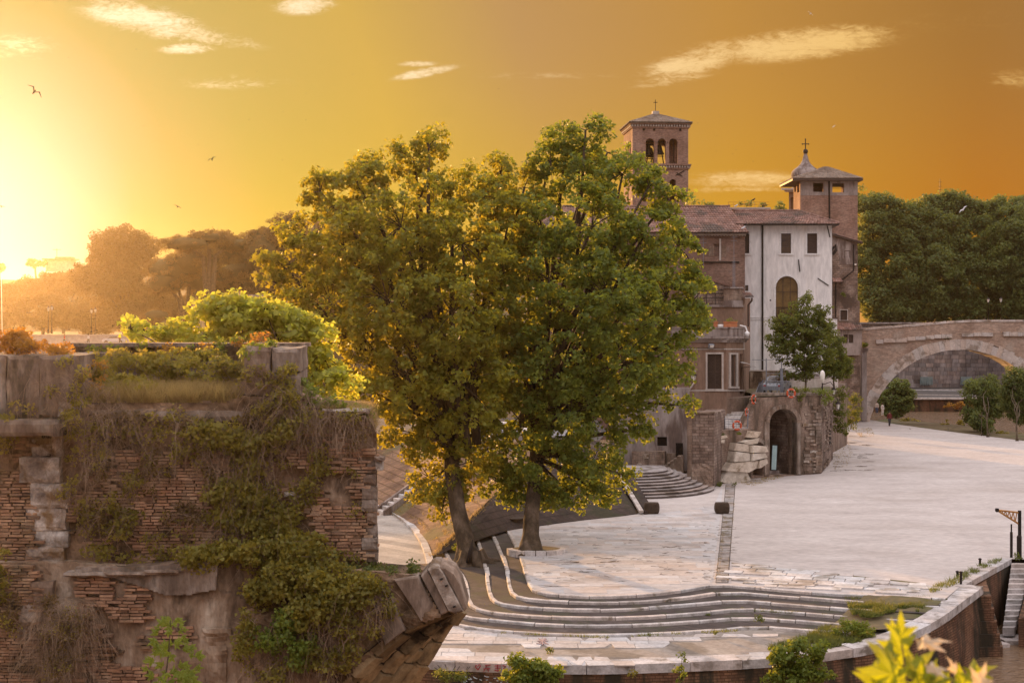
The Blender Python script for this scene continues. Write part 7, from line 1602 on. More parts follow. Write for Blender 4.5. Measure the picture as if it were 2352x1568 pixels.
for i, (ee, Y, lab, lf_) in enumerate([
   ([(285,560,50,42),(235,570,36,36),(335,575,40,34),(280,610,90,50),(300,680,100,60),(210,640,50,40)], 330, 'tall rounded hazy tree on the left skyline', .6),
   ([(480,548,48,16),(440,560,30,14),(515,545,26,12),(470,580,60,24)], 300, 'feathery treetop between the hazy tree and the pines', .5),
   ([(150,650,60,32),(90,665,60,30),(40,680,60,34),(190,640,40,30)], 420, 'hazy low trees left of the tall skyline tree', .7),
   ([(100,715,90,40),(220,720,90,44),(0,720,70,44),(330,725,70,36),(300,690,70,40),(380,700,60,40)], 360, 'hazy trees right behind the left bridge', .65)]):
    L = ell_px(ee, Y, .8, 3); t_ = tree('hazy_tree', lab, (L[0][0], Y, 8), L, 'leafP', lf_ * .7, 1.5, 130, .8, .5, Vector((L[0][0], Y, 14)), None, 60 + i, twig_frac=.1)
hp_ = []; nx, ny = 70, 24; mb = MB()
for i in range(nx + 1):
    for j in range(ny + 1):
        x = -520 + 560 * i / nx; y = 520 + 700 * j / ny; s_ = math.sin(math.pi * min(1, j / ny * 1.3)) ** .8 if j / ny < .77 else .1
        px_ = CX + x * F / y; h = (30 + 6 * mnoise.noise(Vector((x * .01, y * .006, 0)))) * s_ * (1.0 + .0 * px_); mb.v.append((x, y, 5 + h))
for i in range(nx):
    for j in range(ny): k_ = i * (ny + 1) + j; mb.f.append((k_, k_ + ny + 1, k_ + ny + 2, k_ + 1))
tag(mb.build('wooded_hills', 'hill', None, True), 'low hazy wooded hill on the left skyline', kind='structure')
hv = thing('hilltop_villa', 'tiny flat roofed villa with aerial on the hazy hilltop', 'house', tuple(P(140, 610, 700)))
q = P(140, 606, 700); mb = MB(); mb.box((q.x, 700, q.z - 1), (12, 9, 5.5)); mb.build('wall', 'trim', hv); mb = MB(); mb.box((q.x, 700, q.z + 2.1), (15, 11, .6)); mb.box((q.x + 2, 700, q.z + 2.8), (8, 6, 1)); mb.build('roof', 'tile', hv); mb = MB(); mb.tube([(q.x - 2, 700, q.z + 2), (q.x - 2, 700, q.z + 7.5)], .15, 4); mb.tube([(q.x - 4, 700, q.z + 7), (q.x, 700, q.z + 7)], .12, 4); mb.build('aerial', 'iron', hv)
L = ell_px([(82, 604, 22, 7)], 690, 1.0, 0); tree('umbrella_pine', 'tiny umbrella pine on the hilltop beside the villa', (L[0][0], 690, L[0][2] - 9), L, 'leafP', .9, 1.3, 60, .6, .5, Vector((L[0][0], 690, L[0][2] - 2)), None, 77, cat='pine tree')
L = ell_px([(0, 612, 12, 10), (-15, 615, 20, 12)], 690, 1.0, 0); tree('hill_tree', 'small dark tree on the hill at the left picture edge', (L[0][0], 690, L[0][2] - 9), L, 'leafP', .9, 1.3, 60, .5, .4, Vector((L[0][0], 690, L[0][2] - 2)), None, 78)
# ---- ground plants
def weeds(name, lab, polys, z, n, h, w_, mat, cat='weeds'):
    t_ = thing(name, lab, cat, tuple(G(polys[0][0][0], polys[0][0][1], z)), kind='stuff'); pts = []; W_ = [[G(x, y, z) for x, y in p] for p in polys]
    for p in W_:
        xs = [q.x for q in p]; ys = [q.y for q in p]; k_ = 0; tries = 0; pl2 = [(q.x, q.y) for q in p]
        while k_ < n // len(W_) and tries < n * 4:
            tries += 1; x, y = random.uniform(min(xs), max(xs)), random.uniform(min(ys), max(ys))
            if inside(x, y, pl2) and mnoise.noise(Vector((x * 1.3, y * 1.3, 2))) > -.12: pts.append((x, y, z)); k_ += 1
    grass_mesh('blades', pts, h, w_, mat, t_, .5)['kind'] = 'stuff'; return t_
weeds('weeds', 'patches of weeds covering the right end of the steps', [[(1940,1372),(2010,1352),(2060,1366),(2110,1355),(2160,1368),(2120,1392),(2040,1398),(1990,1404),(1950,1398)], [(1950,1395),(2010,1390),(2060,1400),(2040,1420),(1960,1416)], [(2060,1395),(2110,1372),(2150,1380),(2110,1405)]], -.2, 9000, .20, .018, 'grass')
weeds('weeds', 'thin weeds along the coping by the iron posts', [[(2130,1352),(2170,1335),(2230,1305),(2290,1284),(2310,1284),(2250,1312),(2190,1345),(2140,1362)]], 0, 3500, .2, .015, 'grass')
weeds('weeds', 'weeds over the muddy end of the low quay', [[(1760,1490),(1850,1465),(1900,1440),(2000,1450),(2010,1470),(1930,1484),(1850,1496)]], ZQ, 6000, .26, .018, 'grass')
weeds('weeds', 'thin weeds and litter on the plaza at the foot of the bastion', [[(1912,1080),(1916,1010),(1945,1000),(1960,1040),(1945,1070)], [(1960,985),(2000,982),(2010,1000),(1975,1005)], [(1700,1108),(1780,1092),(1800,1096),(1720,1118)]], 0, 1300, .12, .02, 'drygrass')
bt = thing('bank_tufts', 'rows of dry tufts growing between the bricks of the sunlit bank', 'weeds', (-4, 85, 1), kind='stuff'); pts = []
def _s(l, t_): t_ *= len(l) - 1; i = min(int(t_), len(l) - 2); return Vector(l[i]).lerp(Vector(l[i + 1]), t_ - i)
for _ in range(5200):
    r_ = random.randrange(1, 16) / 16 + random.gauss(0, .008); t_ = random.random(); p = _s(lb, t_).lerp(_s(lt, t_), max(0.01, min(.99, r_)))
    if mnoise.noise(Vector((p.x * .8, p.y * .8, 4))) > -.05: pts.append((p.x, p.y, p.z + .12 * math.sin(math.pi * r_)))
for _ in range(1800): t_ = random.random(); p = _s(lb, 1.0).lerp(_s(lt, 1.0), t_); pts.append((p.x + random.gauss(0, .12), p.y + random.gauss(0, .12), p.z + .05))
grass_mesh('blades', pts, .16, .018, 'drygrass', bt, .5)['kind'] = 'stuff'
weeds('dry_weeds', 'dry tufts in the joints of the slab strip', [[(1640,1336),(1650,1336),(1672,1190),(1664,1190)], [(1668,1336),(1674,1336),(1689,1150),(1685,1150)]], 0, 1600, .10, .012, 'drygrass')
weeds('moss', 'green tufts growing along the white kerb edges', [[(1290,1371),(1400,1374),(1400,1377),(1290,1373)], [(1700,1350),(1900,1366),(1900,1371),(1700,1354)], [(1100,1386),(1300,1401),(1300,1404),(1100,1390)], [(1450,1459),(1720,1445),(1720,1449),(1450,1463)], [(1150,1452),(1400,1462),(1400,1466),(1150,1456)], [(1550,1390),(1700,1378),(1700,1382),(1550,1394)], [(1700,1397),(1900,1410),(1900,1414),(1700,1401)]], -.4, 1500, .12, .015, 'grass')
for (x, y, s_, lab) in [(1640,1452,.30,'round dark weed on the lowest white kerb'),(1742,1433,.5,'bright green weed clump at the bend of the lowest kerb'),(1785,1365,.22,'small weed tuft on the second kerb at the right'),(1626,1415,.2,'tall thin weed standing on the middle kerb'),(1375,1400,.16,'brown tuft on the third kerb'),(1262,1492,.18,'small green tuft on the muddy quay'),(1196,1268,.32,'small leafy weed beside the white tree ring'),(1058,1270,.7,'ivy growing on the left side of the leaning trunk'),(2340,1283,.3,'weed tuft at the top of the landing stairs')]:
    z = 0 if y < 1300 else -.5; q = G(x, y, z); t_ = plant('weed_tuft', lab, [(x, y - s_ * 14, s_ * 26, s_ * 20)], q.y, 'grass' if 'ivy' not in lab else 'leafG', .09, 30, .16, 26, cat='weed', base=q, stem=False)
def shrub_px(lab, ells, z, basepx, mat, leaf, cr=.25, per=36, dens=22, name='shrub', stem=True, YYs=None):
    q = G(basepx[0], basepx[1], z) if YYs is None else P(basepx[0], basepx[1], YYs); return plant(name, lab, ells, q.y, mat, leaf, dens, cr, per, base=q, stem=stem)
shrub_px('leafy bush hanging over the coping below the graffiti', [(1200,1520,30,18),(1235,1528,32,24),(1190,1545,40,26),(1255,1550,34,26),(1215,1560,40,20)], -3, (1215, 1640), 'leafG', .16, YYs=51.3)
shrub_px('spindly sapling rising in front of the quay coping', [(1566,1512,9,12),(1560,1530,12,10),(1568,1545,10,12),(1562,1560,10,10)], -3, (1565, 1640), 'leafG', .13, cr=.16, per=18, YYs=51.4)
shrub_px('tall feathery bush at the bottom edge before the quay wall', [(1790,1500,40,20),(1830,1480,26,18),(1800,1530,44,24),(1850,1530,34,24),(1880,1490,26,26),(1830,1555,50,20),(1890,1555,26,16),(1775,1545,20,20)], -3, (1830, 1640), 'leafG', .15, cr=.26, YYs=52)
shrub_px('rounded bright green bush on the low quay', [(1960,1442,46,20),(1930,1450,24,14),(1990,1445,24,15)], ZQ, (1960, 1465), 'leafG', .09, cr=.2, per=60, dens=16)
shrub_px('trailing weeds on the river wall under the corner', [(2130,1520,20,14),(2110,1540,14,14)], -3, (2130, 1540), 'leafV', .12, YYs=60, stem=False)
shrub_px('fern like plant rooted in the quay wall beside the near bush', [(1975,1495,20,8),(1940,1510,16,10)], -1.5, (1975, 1500), 'leafV', .10, YYs=57.5, stem=False)
shrub_px('small tuft on the quay brickwork below the coping', [(1460,1546,12,8)], -1.5, (1460, 1550), 'leafV', .10, YYs=52.2, stem=False)
shrub_px('dark ivy covering the quay wall left of the bush', [(1045,1552,46,9),(1010,1548,22,9)], -1.5, (1045, 1550), 'leafO', .08, YYs=51.9, stem=False, name='ivy')
q = G(1184, 1206); dr_ = thing('stone_drum', 'dark round stone drum at the top corner of the steps', 'stone drum', tuple(q)); MB().lathe(q, [(.52, 0), (.54, .1), (.5, .38)], 20).build('drum', 'block', dr_); MB().lathe(q, [(.54, .38), (.56, .44), (.5, .47)], 20).build('rim', 'block', dr_)
# fallen twigs on the plaza
mb = MB()
tz = [(1240,1225),(1640,1190),(1640,1330),(1240,1335)]
for _ in range(220):
    x = random.uniform(1215, 1660); y = random.uniform(1205, 1335)
    if random.random() < .35: x = random.uniform(1610, 1690)
    p = G(x, y, .02); a = random.gauss(0, .5); L = random.uniform(.08, .55); d = Vector((math.cos(a), math.sin(a), 0)) * L; mb.tube([p, p + d * .5 + Vector((0, random.uniform(-.04, .04), .01)), p + d], [.010, .008, .004], 3, False)
for (x, y) in ((1330,1290),(1400,1282),(1540,1256),(1395,1290),(1270,1345),(1340,1312)):
    p = G(x, y, .03); 
    for _ in range(5): d = Vector((random.uniform(-.8, .8), random.uniform(-.5, .5), .02)); mb.tube([p, p + d], [.012, .006], 3, False)
for _ in range(26):
    x = random.uniform(1918, 2000); y = random.uniform(995, 1085); p = G(x, y, .02)
    for _ in range(3): a_ = random.uniform(-.4, .4); L = random.uniform(.3, 1.0); d = Vector((math.cos(a_), math.sin(a_), 0)) * L; q = p + Vector((random.uniform(-.6, .6), random.uniform(-.5, .5), 0)); mb.tube([q, q + d * .5 + Vector((0, random.uniform(-.15, .15), .01)), q + d], [.012, .012, .006], 3, False)
tag(mb.build('fallen_twigs', 'twig'), 'brown twigs and debris scattered over the plaza', 'twigs', kind='stuff')

# ================================================================== STREET FURNITURE, PEOPLE, VEHICLES
def life_ring(x, y, Y, lab, r=.30, rz=0.0):
    c = P(x, y, Y); t_ = thing('life_ring', lab, 'life ring', tuple(c), 'orange life rings on the terrace'); mb = MB(); n1, n2 = 24, 8
    for i in range(n1):
        a = 2 * math.pi * i / n1
        for j in range(n2): b_ = 2 * math.pi * j / n2; rr = r + .075 * math.cos(b_); x_ = rr * math.cos(a); mb.v.append((c.x + x_ * math.cos(rz), c.y + x_ * math.sin(rz) + .06 * math.sin(b_), c.z + rr * math.sin(a) * 1.05))
    mb.f = [(i * n2 + j, i * n2 + (j + 1) % n2, ((i + 1) % n1) * n2 + (j + 1) % n2, ((i + 1) % n1) * n2 + j) for i in range(n1) for j in range(n2)]
    mb.build('ring', 'orange', t_, True); 
    for k_ in range(4):
        a = math.pi / 4 + math.pi / 2 * k_; q = Vector((c.x + r * math.cos(a) * math.cos(rz), c.y, c.z + r * math.sin(a) * 1.05)); d = Vector((-math.sin(a), 0, math.cos(a))) * .035; MB().tube([q - d, q + d], .082, 8).build('band', 'trim', t_)
life_ring(1817, 903, 110.9, 'orange life ring on the terrace edge directly above the big arch'); life_ring(1731, 917, 109.3, 'orange life ring high on the stair railing', .30, .9)
life_ring(1715, 946, 108.8, 'small orange life ring halfway down the stair railing', .24, 1.0); life_ring(1693, 977, 107.0, 'orange life ring on the lower landing rail above the prow', .30)
q = Vector((P(1778, 1079, 112).x, 112.0, 0)); ip = thing('info_panel', 'tall narrow pale blue panel standing inside the big arch', 'information panel', tuple(q))
MB().box((q.x, q.y, .17), (.75, .35, .36)).build('base', 'greyplaster', ip); MB().box((q.x, q.y, 1.36), (.46, .1, 2.06), 0, (0, .05)).build('frame', 'iron', ip); MB().box((q.x, q.y - .07, 1.36), (.36, .03, 1.9), 0, (0, .05)).build('face', 'panelblue', ip)
def wall_lantern(x, y, Y, lab, s_=1.0, arm=True):
    c = P(x, y, Y); t_ = thing('lantern', lab, 'lantern', tuple(c)); MB().lathe(c, [(.10 * s_, -.30 * s_), (.19 * s_, .12 * s_)], 6).build('glass', 'lampglass', t_); mb = MB(); mb.lathe(c, [(.25 * s_, .12 * s_), (.16 * s_, .25 * s_), (.05 * s_, .36 * s_), (.03 * s_, .46 * s_)], 6); mb.lathe(c, [(.12 * s_, -.35 * s_), (.11 * s_, -.30 * s_)], 6)
    for k_ in range(6): a = 2 * math.pi * k_ / 6; mb.tube([c + Vector((math.cos(a) * .11, math.sin(a) * .11, -.3)) * s_, c + Vector((math.cos(a) * .2, math.sin(a) * .2, .12)) * s_], .015, 4)
    mb.build('cage', 'iron', t_)
    if arm: mb = MB(); mb.tube([c + Vector((0, 0, .45 * s_)), c + Vector((-.25, .1, .75)), c + Vector((-.8, .4, .55)), c + Vector((-1.0, .5, .1))], .035, 5); mb.build('bracket', 'iron', t_)
wall_lantern(1925, 931, 119, 'iron lantern hanging on a bracket from the right side of the bastion'); wall_lantern(1915, 898, 118, 'iron lantern on a curved bracket above the bastion corner', .9); wall_lantern(1593, 866, 111.2, 'old iron lantern on the brown house wall left of the window', 1.1)
gl_ = thing('globe_lamp', 'pale oval lamp head on a short post on the terrace', 'lamp', tuple(P(1889, 900, 114))); c = P(1889, 862, 114); MB().lathe(c, [(.05, -.6), (.16, -.35), (.22, 0), (.16, .3), (.04, .42)], 10).build('globe', 'lampglass', gl_, True); MB().tube([P(1889, 903, 114), c + Vector((0, 0, -.55))], .05, 6).build('post', 'iron', gl_)
fl = thing('floodlight', 'small grey floodlight on the cornice of the brown house', 'floodlight', tuple(hp.at(1633, 793, .3))); c = hp.at(1634, 794, .35); MB().box(c, (.42, .22, .30), .3, (.5, 0)).build('housing', 'paintediron', fl); MB().box(c + Vector((.03, -.14, -.04)), (.3, .05, .2), .3, (.5, 0)).build('lens', 'lampglass', fl); MB().tube([hp.at(1630, 788, 0), c], .03, 5).build('bracket', 'iron', fl)
cm = thing('security_camera', 'white dome camera on the corner of the brown house', 'camera', tuple(sp.at(1707, 760, .3))); c = P(1716, 764, 117); MB().lathe(c, [(.05, -.35), (.19, -.22), (.22, 0), (.15, .05), (.05, .15)], 12).build('dome', 'whiteplastic', cm, True); MB().tube([c + Vector((0, 0, .1)), c + Vector((-.1, .1, .5)), c + Vector((-.5, .5, .6))], .06, 6).build('bracket', 'whiteplastic', cm)
for (x0, x1, lab) in ((1614, 1649, 'long terracotta planter at the left of the roof balcony'), (1661, 1694, 'terracotta planter with green plant on the balcony corner')):
    t_ = thing('planter', lab, 'planter', tuple(hp.at((x0 + x1) / 2, 752, -.1)), 'terracotta planters on the balcony'); mb = MB(); hp.box(mb, x0 + 1, 740, x1 - 1, 751, -.45, 0); mb.build('trough', 'terracotta', t_); mb = MB(); hp.box(mb, x0, 738, x1, 741, -.5, .04); mb.build('rim', 'terracotta', t_)
    if x0 == 1661: L = ell_px([(1672, 732, 12, 5), (1688, 736, 6, 3)], Yh, .4, 0); pos, bias, cen = clump_points(L, 20, .16, 26); leaf_mesh('foliage', pos, RNG.uniform(.6, 1.2, len(pos)) * .1, bias, t_, 'leafG', .4)
tag(MB().lathe(hp.at(1655, 750, -.2), [(.18, -.1), (.2, .1), (.12, .18)], 8, 1.4, 1).build('white_pot', 'whiteplastic'), 'small white pot between the two terracotta planters', 'pot')
# crane bracket, iron posts by the river
cr_ = thing('crane_bracket', 'rusty iron crane post with triangular lattice arm by the landing stairs', 'crane', tuple(G(2341, 1281))); b_ = G(2341, 1281); Yk = b_.y
mb = MB(); mb.tube([b_, P(2341, 1232, Yk), P(2342, 1228, Yk), P(2342, 1172, Yk)], [.13, .13, .09, .09], 8); mb.build('post', 'iron', cr_)
mb = MB(); A_, B_, C_ = P(2342, 1177, Yk), P(2290, 1171, Yk), P(2341, 1203, Yk); mb.tube([A_, B_], .05, 5); mb.tube([B_, C_], .05, 5)
for i in range(5): f0 = .12 + i * .17; mb.tube([A_.lerp(B_, f0), C_.lerp(B_, f0 + .06)], .028, 4); mb.tube([C_.lerp(B_, f0 + .06), A_.lerp(B_, f0 + .17)], .028, 4)
mb.build('lattice_arm', 'rust', cr_); MB().lathe(B_, [(.03, -.1), (.1, -.05), (.1, .08), (.03, .1)], 8).build('pulley', 'iron', cr_)
mb = MB(); q = G(2323, 1279); mb.tube([q, P(2323, 1222, q.y), P(2323, 1220, q.y), P(2323, 1203, q.y)], [.07, .07, .04, .04], 6); tag(mb.build('iron_post', 'iron'), 'thin tall iron post left of the crane bracket', 'post')
for (x, y, h, lab) in ((2251, 1297, 14, 'short iron stake among weeds on the coping'), (2207, 1341, 28, 'iron mooring post on the corner of the quay wall'), (2199, 1322, 10, 'low rusty stub behind the mooring post')):
    q = G(x, y); t_ = thing('mooring_post', lab, 'post', tuple(q)); MB().tube([q, P(x, y - h, q.y)], .06, 7).build('shaft', 'iron', t_); MB().lathe(P(x, y - h, q.y), [(.03, -.06), (.085, -.03), (.085, .02), (.02, .05)], 7).build('cap', 'iron', t_)
# graffiti on the coping
def wall_pt(px, py): 
    best = min(OW, key=lambda p: abs(CX + p.x * F / p.y - px)); return P(px, py, best.y - .05)
def stroke(mb, pts, r=.02): mb.tube([wall_pt(x, y) for x, y in pts], r, 4)
gf = thing('graffiti', 'dark red spray painted heart and letters on the quay coping', 'graffiti', tuple(wall_pt(1110, 1533)))
mb = MB(); stroke(mb, [(1098,1537),(1092,1530),(1093,1526),(1097,1529),(1101,1525),(1104,1528),(1098,1537)]); mb.build('heart', 'graffiti', gf)
mb = MB(); stroke(mb, [(1111,1541),(1117,1527),(1122,1541)]); stroke(mb, [(1110,1535),(1126,1534)]); stroke(mb, [(1114,1527),(1127,1526)]); mb.build('letter', 'graffiti', gf)
mb = MB(); stroke(mb, [(1136,1528),(1150,1528)]); stroke(mb, [(1143,1525),(1143,1539)]); stroke(mb, [(1137,1533),(1150,1533)]); stroke(mb, [(1136,1538),(1143,1540),(1149,1537)]); mb.build('letter', 'graffiti', gf)
mb = MB(); stroke(mb, [(1154,1527),(1162,1529),(1156,1534),(1164,1538)]); mb.build('letter', 'graffiti', gf)
mb = MB(); stroke(mb, [(1047,1527),(1044,1532),(1040,1538)], .012); stroke(mb, [(1056,1529),(1050,1538)], .012); stroke(mb, [(1075,1530),(1070,1538)], .012); stroke(mb, [(1080,1529),(1073,1538)], .012); stroke(mb, [(1005,1526),(1018,1540)], .012); stroke(mb, [(998,1532),(1012,1541)], .012); stroke(mb, [(1022,1524),(1026,1534)], .012); mb.build('scratches', 'iron', gf)
g2 = thing('floor_graffiti', 'faint pink sprayed star scribble on the white quay paving', 'graffiti', tuple(G(1245, 1471, ZQ)))
mb = MB()
for (a, b_) in [((1237,1465),(1256,1477)),((1234,1471),(1259,1471)),((1240,1478),(1252,1465)),((1246,1463),(1246,1480)),((1238,1474),(1255,1467)),((1232,1477),(1260,1478))]: mb.tube([G(*a, ZQ + .02), G(*b_, ZQ + .02)], .025, 4)
mb.build('scribble', 'faintgraffiti', g2)
g3 = thing('embankment_graffiti', 'two large grey green tags sprayed on the embankment under the arch', 'graffiti', tuple(P(2190, 875, 279)))
for (x0, x1) in ((2114, 2142), (2207, 2232)):
    mb = MB(); ys0, ys1 = 866, 884
    for i in range(int((x1 - x0) / 4)): x = x0 + i * 4; mb.tube([P(x, ys1, 279 - .45), P(x + 1, ys0 + (i % 2) * 3, 279 - .45), P(x + 3, ys0 + 1, 279 - .45), P(x + 3.5, ys1 - 1, 279 - .45)], .13, 4)
    mb.tube([P(x0, ys0, 279 - .45), P(x1, ys0, 279 - .45)], .12, 4); mb.build('tag', 'greygraffiti', g3)
g4 = thing('brick_graffiti', 'faded pale blue paint marks on the quay bricks', 'graffiti', tuple(wall_pt(1100, 1555)))
mb = MB()
for _ in range(26): x = random.uniform(1060, 1160); y = random.uniform(1548, 1566); mb.tube([wall_pt(x, y) - Vector((0, .08, 0)), wall_pt(x + random.uniform(2, 7), y + random.uniform(-2, 3)) - Vector((0, .08, 0))], .018, 4)
mb.build('marks', 'palegraffiti', g4)['kind'] = 'stuff'

# ---- street lamps
def street_lamp(Hh=5.2):
    t_ = thing('street_lamp', '', 'street lamp', (0, 0, 0)); MB().lathe((0, 0, 0), [(.24, 0), (.24, .25), (.17, .35), (.20, .6), (.13, .9), (.11, 1.3), (.07, 1.45)], 10).build('base', 'iron', t_, True)
    MB().lathe((0, 0, 0), [(.07, 1.4), (.055, Hh - .9), (.1, Hh - .85), (.06, Hh - .78), (.05, Hh - .5)], 8).build('post', 'iron', t_, True)
    ln = MB().lathe((0, 0, 0), [(.17, Hh - .42), (.30, Hh + .22)], 6).build('lantern_glass', 'lampglass', t_)
    mb = MB(); mb.lathe((0, 0, 0), [(.36, Hh + .22), (.26, Hh + .36), (.12, Hh + .5), (.04, Hh + .62), (.03, Hh + .75)], 6); mb.lathe((0, 0, 0), [(.06, Hh - .5), (.19, Hh - .43)], 6)
    for k_ in range(6): a = 2 * math.pi * k_ / 6; mb.tube([(math.cos(a) * .18, math.sin(a) * .18, Hh - .43), (math.cos(a) * .31, math.sin(a) * .31, Hh + .22)], .02, 4)
    mb.build('lantern_cage', 'iron', ln); return t_
proto = street_lamp(); first = True
for (x, ytop, ybase, Y, lab) in [(111, 702, 766, 262, 'leftmost lamp of the left pair on the hazy bridge'), (119, 699, 766, 266, 'taller right lamp of the left pair on the hazy bridge'), (210, 707, 768, 262, 'left lamp of the pair near the white car'), (219, 705, 768, 266, 'right lamp of the pair near the white car'), (2270, 682, 745, 174, 'left lamp of the pair on the brick bridge'), (2299, 681, 745, 175, 'right lamp of the pair on the brick bridge')]:
    o_ = proto if first else copy_tree(proto); first = False; q = P(x, ybase, Y); h = (ybase - ytop) * Y / F; s_ = h / 5.9; o_.location = q; o_.scale = (s_, s_, s_); o_['label'] = lab; o_['group'] = 'old style street lamps on the bridges'
# ---- left bridge
lbp = Plane(-260, 268, 1000, 262); lb_ = thing('left_bridge', 'pale hazy stone bridge parapet carrying people and a car', 'bridge', tuple(lbp.at(200, 790)))
mb = MB(); lbp.box(mb, -260, 770, 900, 792, -.4, 0); mb.build('parapet', 'trim', lb_)
x = -255
while x < 420: mb = MB(); lbp.box(mb, x, 768, x + 26.5, 771, -.5, .12); mb.build('coping_stone', 'trim', lb_); x += 27
mb = MB(); lbp.box(mb, -260, 789, 900, 795, -12, .3); mb.build('deck', 'greyplaster', lb_); mb = MB(); lbp.facade(mb, [(-260, 795), (900, 795), (900, 925)] + [(800 - 0, 925)] + [(800 - 180 * (1 - math.cos(math.pi * i / 12)), 925 - 115 * math.sin(math.pi * i / 12)) for i in range(1, 12)] + [(440, 925), (380, 925)] + [(380 - 180 * (1 - math.cos(math.pi * i / 12)), 925 - 115 * math.sin(math.pi * i / 12)) for i in range(1, 12)] + [(20, 925), (-260, 925)], (), 11, -.3); mb.build('arches', 'bridgestone', lb_)
mb = MB(); mb.prism([(-120, 280), (60, 280), (60, 520), (-420, 520), (-420, 330)], -2, 8.6); tag(mb.build('left_bank', 'earth'), kind='structure')
# villa wall seen above the yellow tree
vw = thing('bank_house', 'small pale roofed house peeping out left of the large plane tree', 'house', tuple(P(600, 700, 215))); q = P(605, 700, 215); mb = MB(); mb.box((q.x, 216, 9), (6, 4, 11)); mb.build('wall', 'trim', vw); mb = MB(); mb.box((q.x, 216, q.z + 1.35), (7.6, 5, .35)); mb.build('roof', 'greyplaster', vw)
mb = MB(); mb.prism([(-50, 200), (-10, 200), (-10, 250), (-50, 250)], -3, 8); tag(mb.build('west_bank', 'earth'), kind='structure')
mb = MB(); mb.tube([P(5, 768, 262), P(3, 640, 262)], .07, 6); tag(mb.build('flag_pole', 'whiteplastic'), 'thin pale pole at the left picture edge', 'pole')

# ---- vehicles
def car(mat):
    t_ = thing('parked_car', '', 'car', (0, 0, 0)); prof = [(-2.1, .35), (-2.15, .7), (-1.9, .86), (-1.35, .95), (-.75, 1.42), (.65, 1.45), (1.35, .98), (2.0, .84), (2.15, .6), (2.12, .32)]; mb = MB(); n = len(prof); vs_ = []
    for sy, k_ in ((-.84, 0), (-.78, 1), (.78, 1), (.84, 0)):
        for (x, z) in prof: zz = z if z < 1.0 or k_ else 1.0 - .0; yy = sy if z < 1.0 else sy * .82; vs_.append((x, yy, z if k_ or z < 1 else .97))
    fs = [(r_ * n + i, r_ * n + (i + 1) % n, (r_ + 1) * n + (i + 1) % n, (r_ + 1) * n + i) for r_ in range(3) for i in range(n)] + [tuple(range(n))[::-1], tuple(3 * n + i for i in range(n))]
    mb.add(vs_, fs); mb.build('body', mat, t_)
    for sy in (-1, 1):
        mb = MB(); y0 = sy * .70; mb.add([(-1.2, y0 + sy * .08, 1.0), (-.68, y0 - sy * .02, 1.36), (.58, y0 - sy * .02, 1.38), (1.15, y0 + sy * .08, 1.02), (-1.2, y0 - sy * .02, 1.0), (-.68, y0 - sy * .1, 1.36), (.58, y0 - sy * .1, 1.38), (1.15, y0 - sy * .02, 1.02)], [(0, 1, 2, 3), (7, 6, 5, 4), (0, 4, 5, 1), (1, 5, 6, 2), (2, 6, 7, 3)]); mb.build('side_window', 'glass', t_)
        for x in (-1.35, 1.35):
            wb = MB(); wb.tube([(x, sy * .70, .32), (x, sy * .88, .32)], .32, 14); wh_ = wb.build('wheel', 'rubber', t_); MB().tube([(x, sy * .86, .32), (x, sy * .895, .32)], .19, 10).build('rim', 'greyplaster', wh_)
    for x, z0, x2, z2 in ((1.38, 1.0, .72, 1.40), (-1.38, .98, -.80, 1.38)): MB().add([(x, -.6, z0 + .01), (x, .6, z0 + .01), (x2, .52, z2 + .02), (x2, -.52, z2 + .02)], [(0, 1, 2, 3)]).build('windscreen', 'glass', t_)
    for sy in (-.6, .6): MB().box((2.1, sy, .68), (.12, .3, .14)).build('headlight', 'lampglass', t_); MB().box((-2.1, sy, .72), (.1, .25, .14)).build('tail_light', 'red', t_)
    return t_
cw = car('carwhite'); cs_ = car('carsilver')
for (o_, loc, rz, lab) in [(cw, Vector((P(263, 770, 266).x, 266, P(200, 789, 266).z)), .02, 'white car crossing the hazy left bridge'), (copy_tree(cw), Vector((-1.0, 101.5, 3.42)), .5, 'white car parked above the bank, left of two behind the leaves'), (copy_tree(cw), Vector((2.6, 104, 3.42)), .4, 'white car parked above the bank, right of two behind the leaves'), (cs_, P(1785, 893, 119) , 1.2, 'silver car parked on the terrace behind the lattice railing')]:
    o_.location = loc; o_.rotation_euler = (0, 0, rz); o_['label'] = lab
    if lab.startswith('silver'): o_.location.z = 6.06

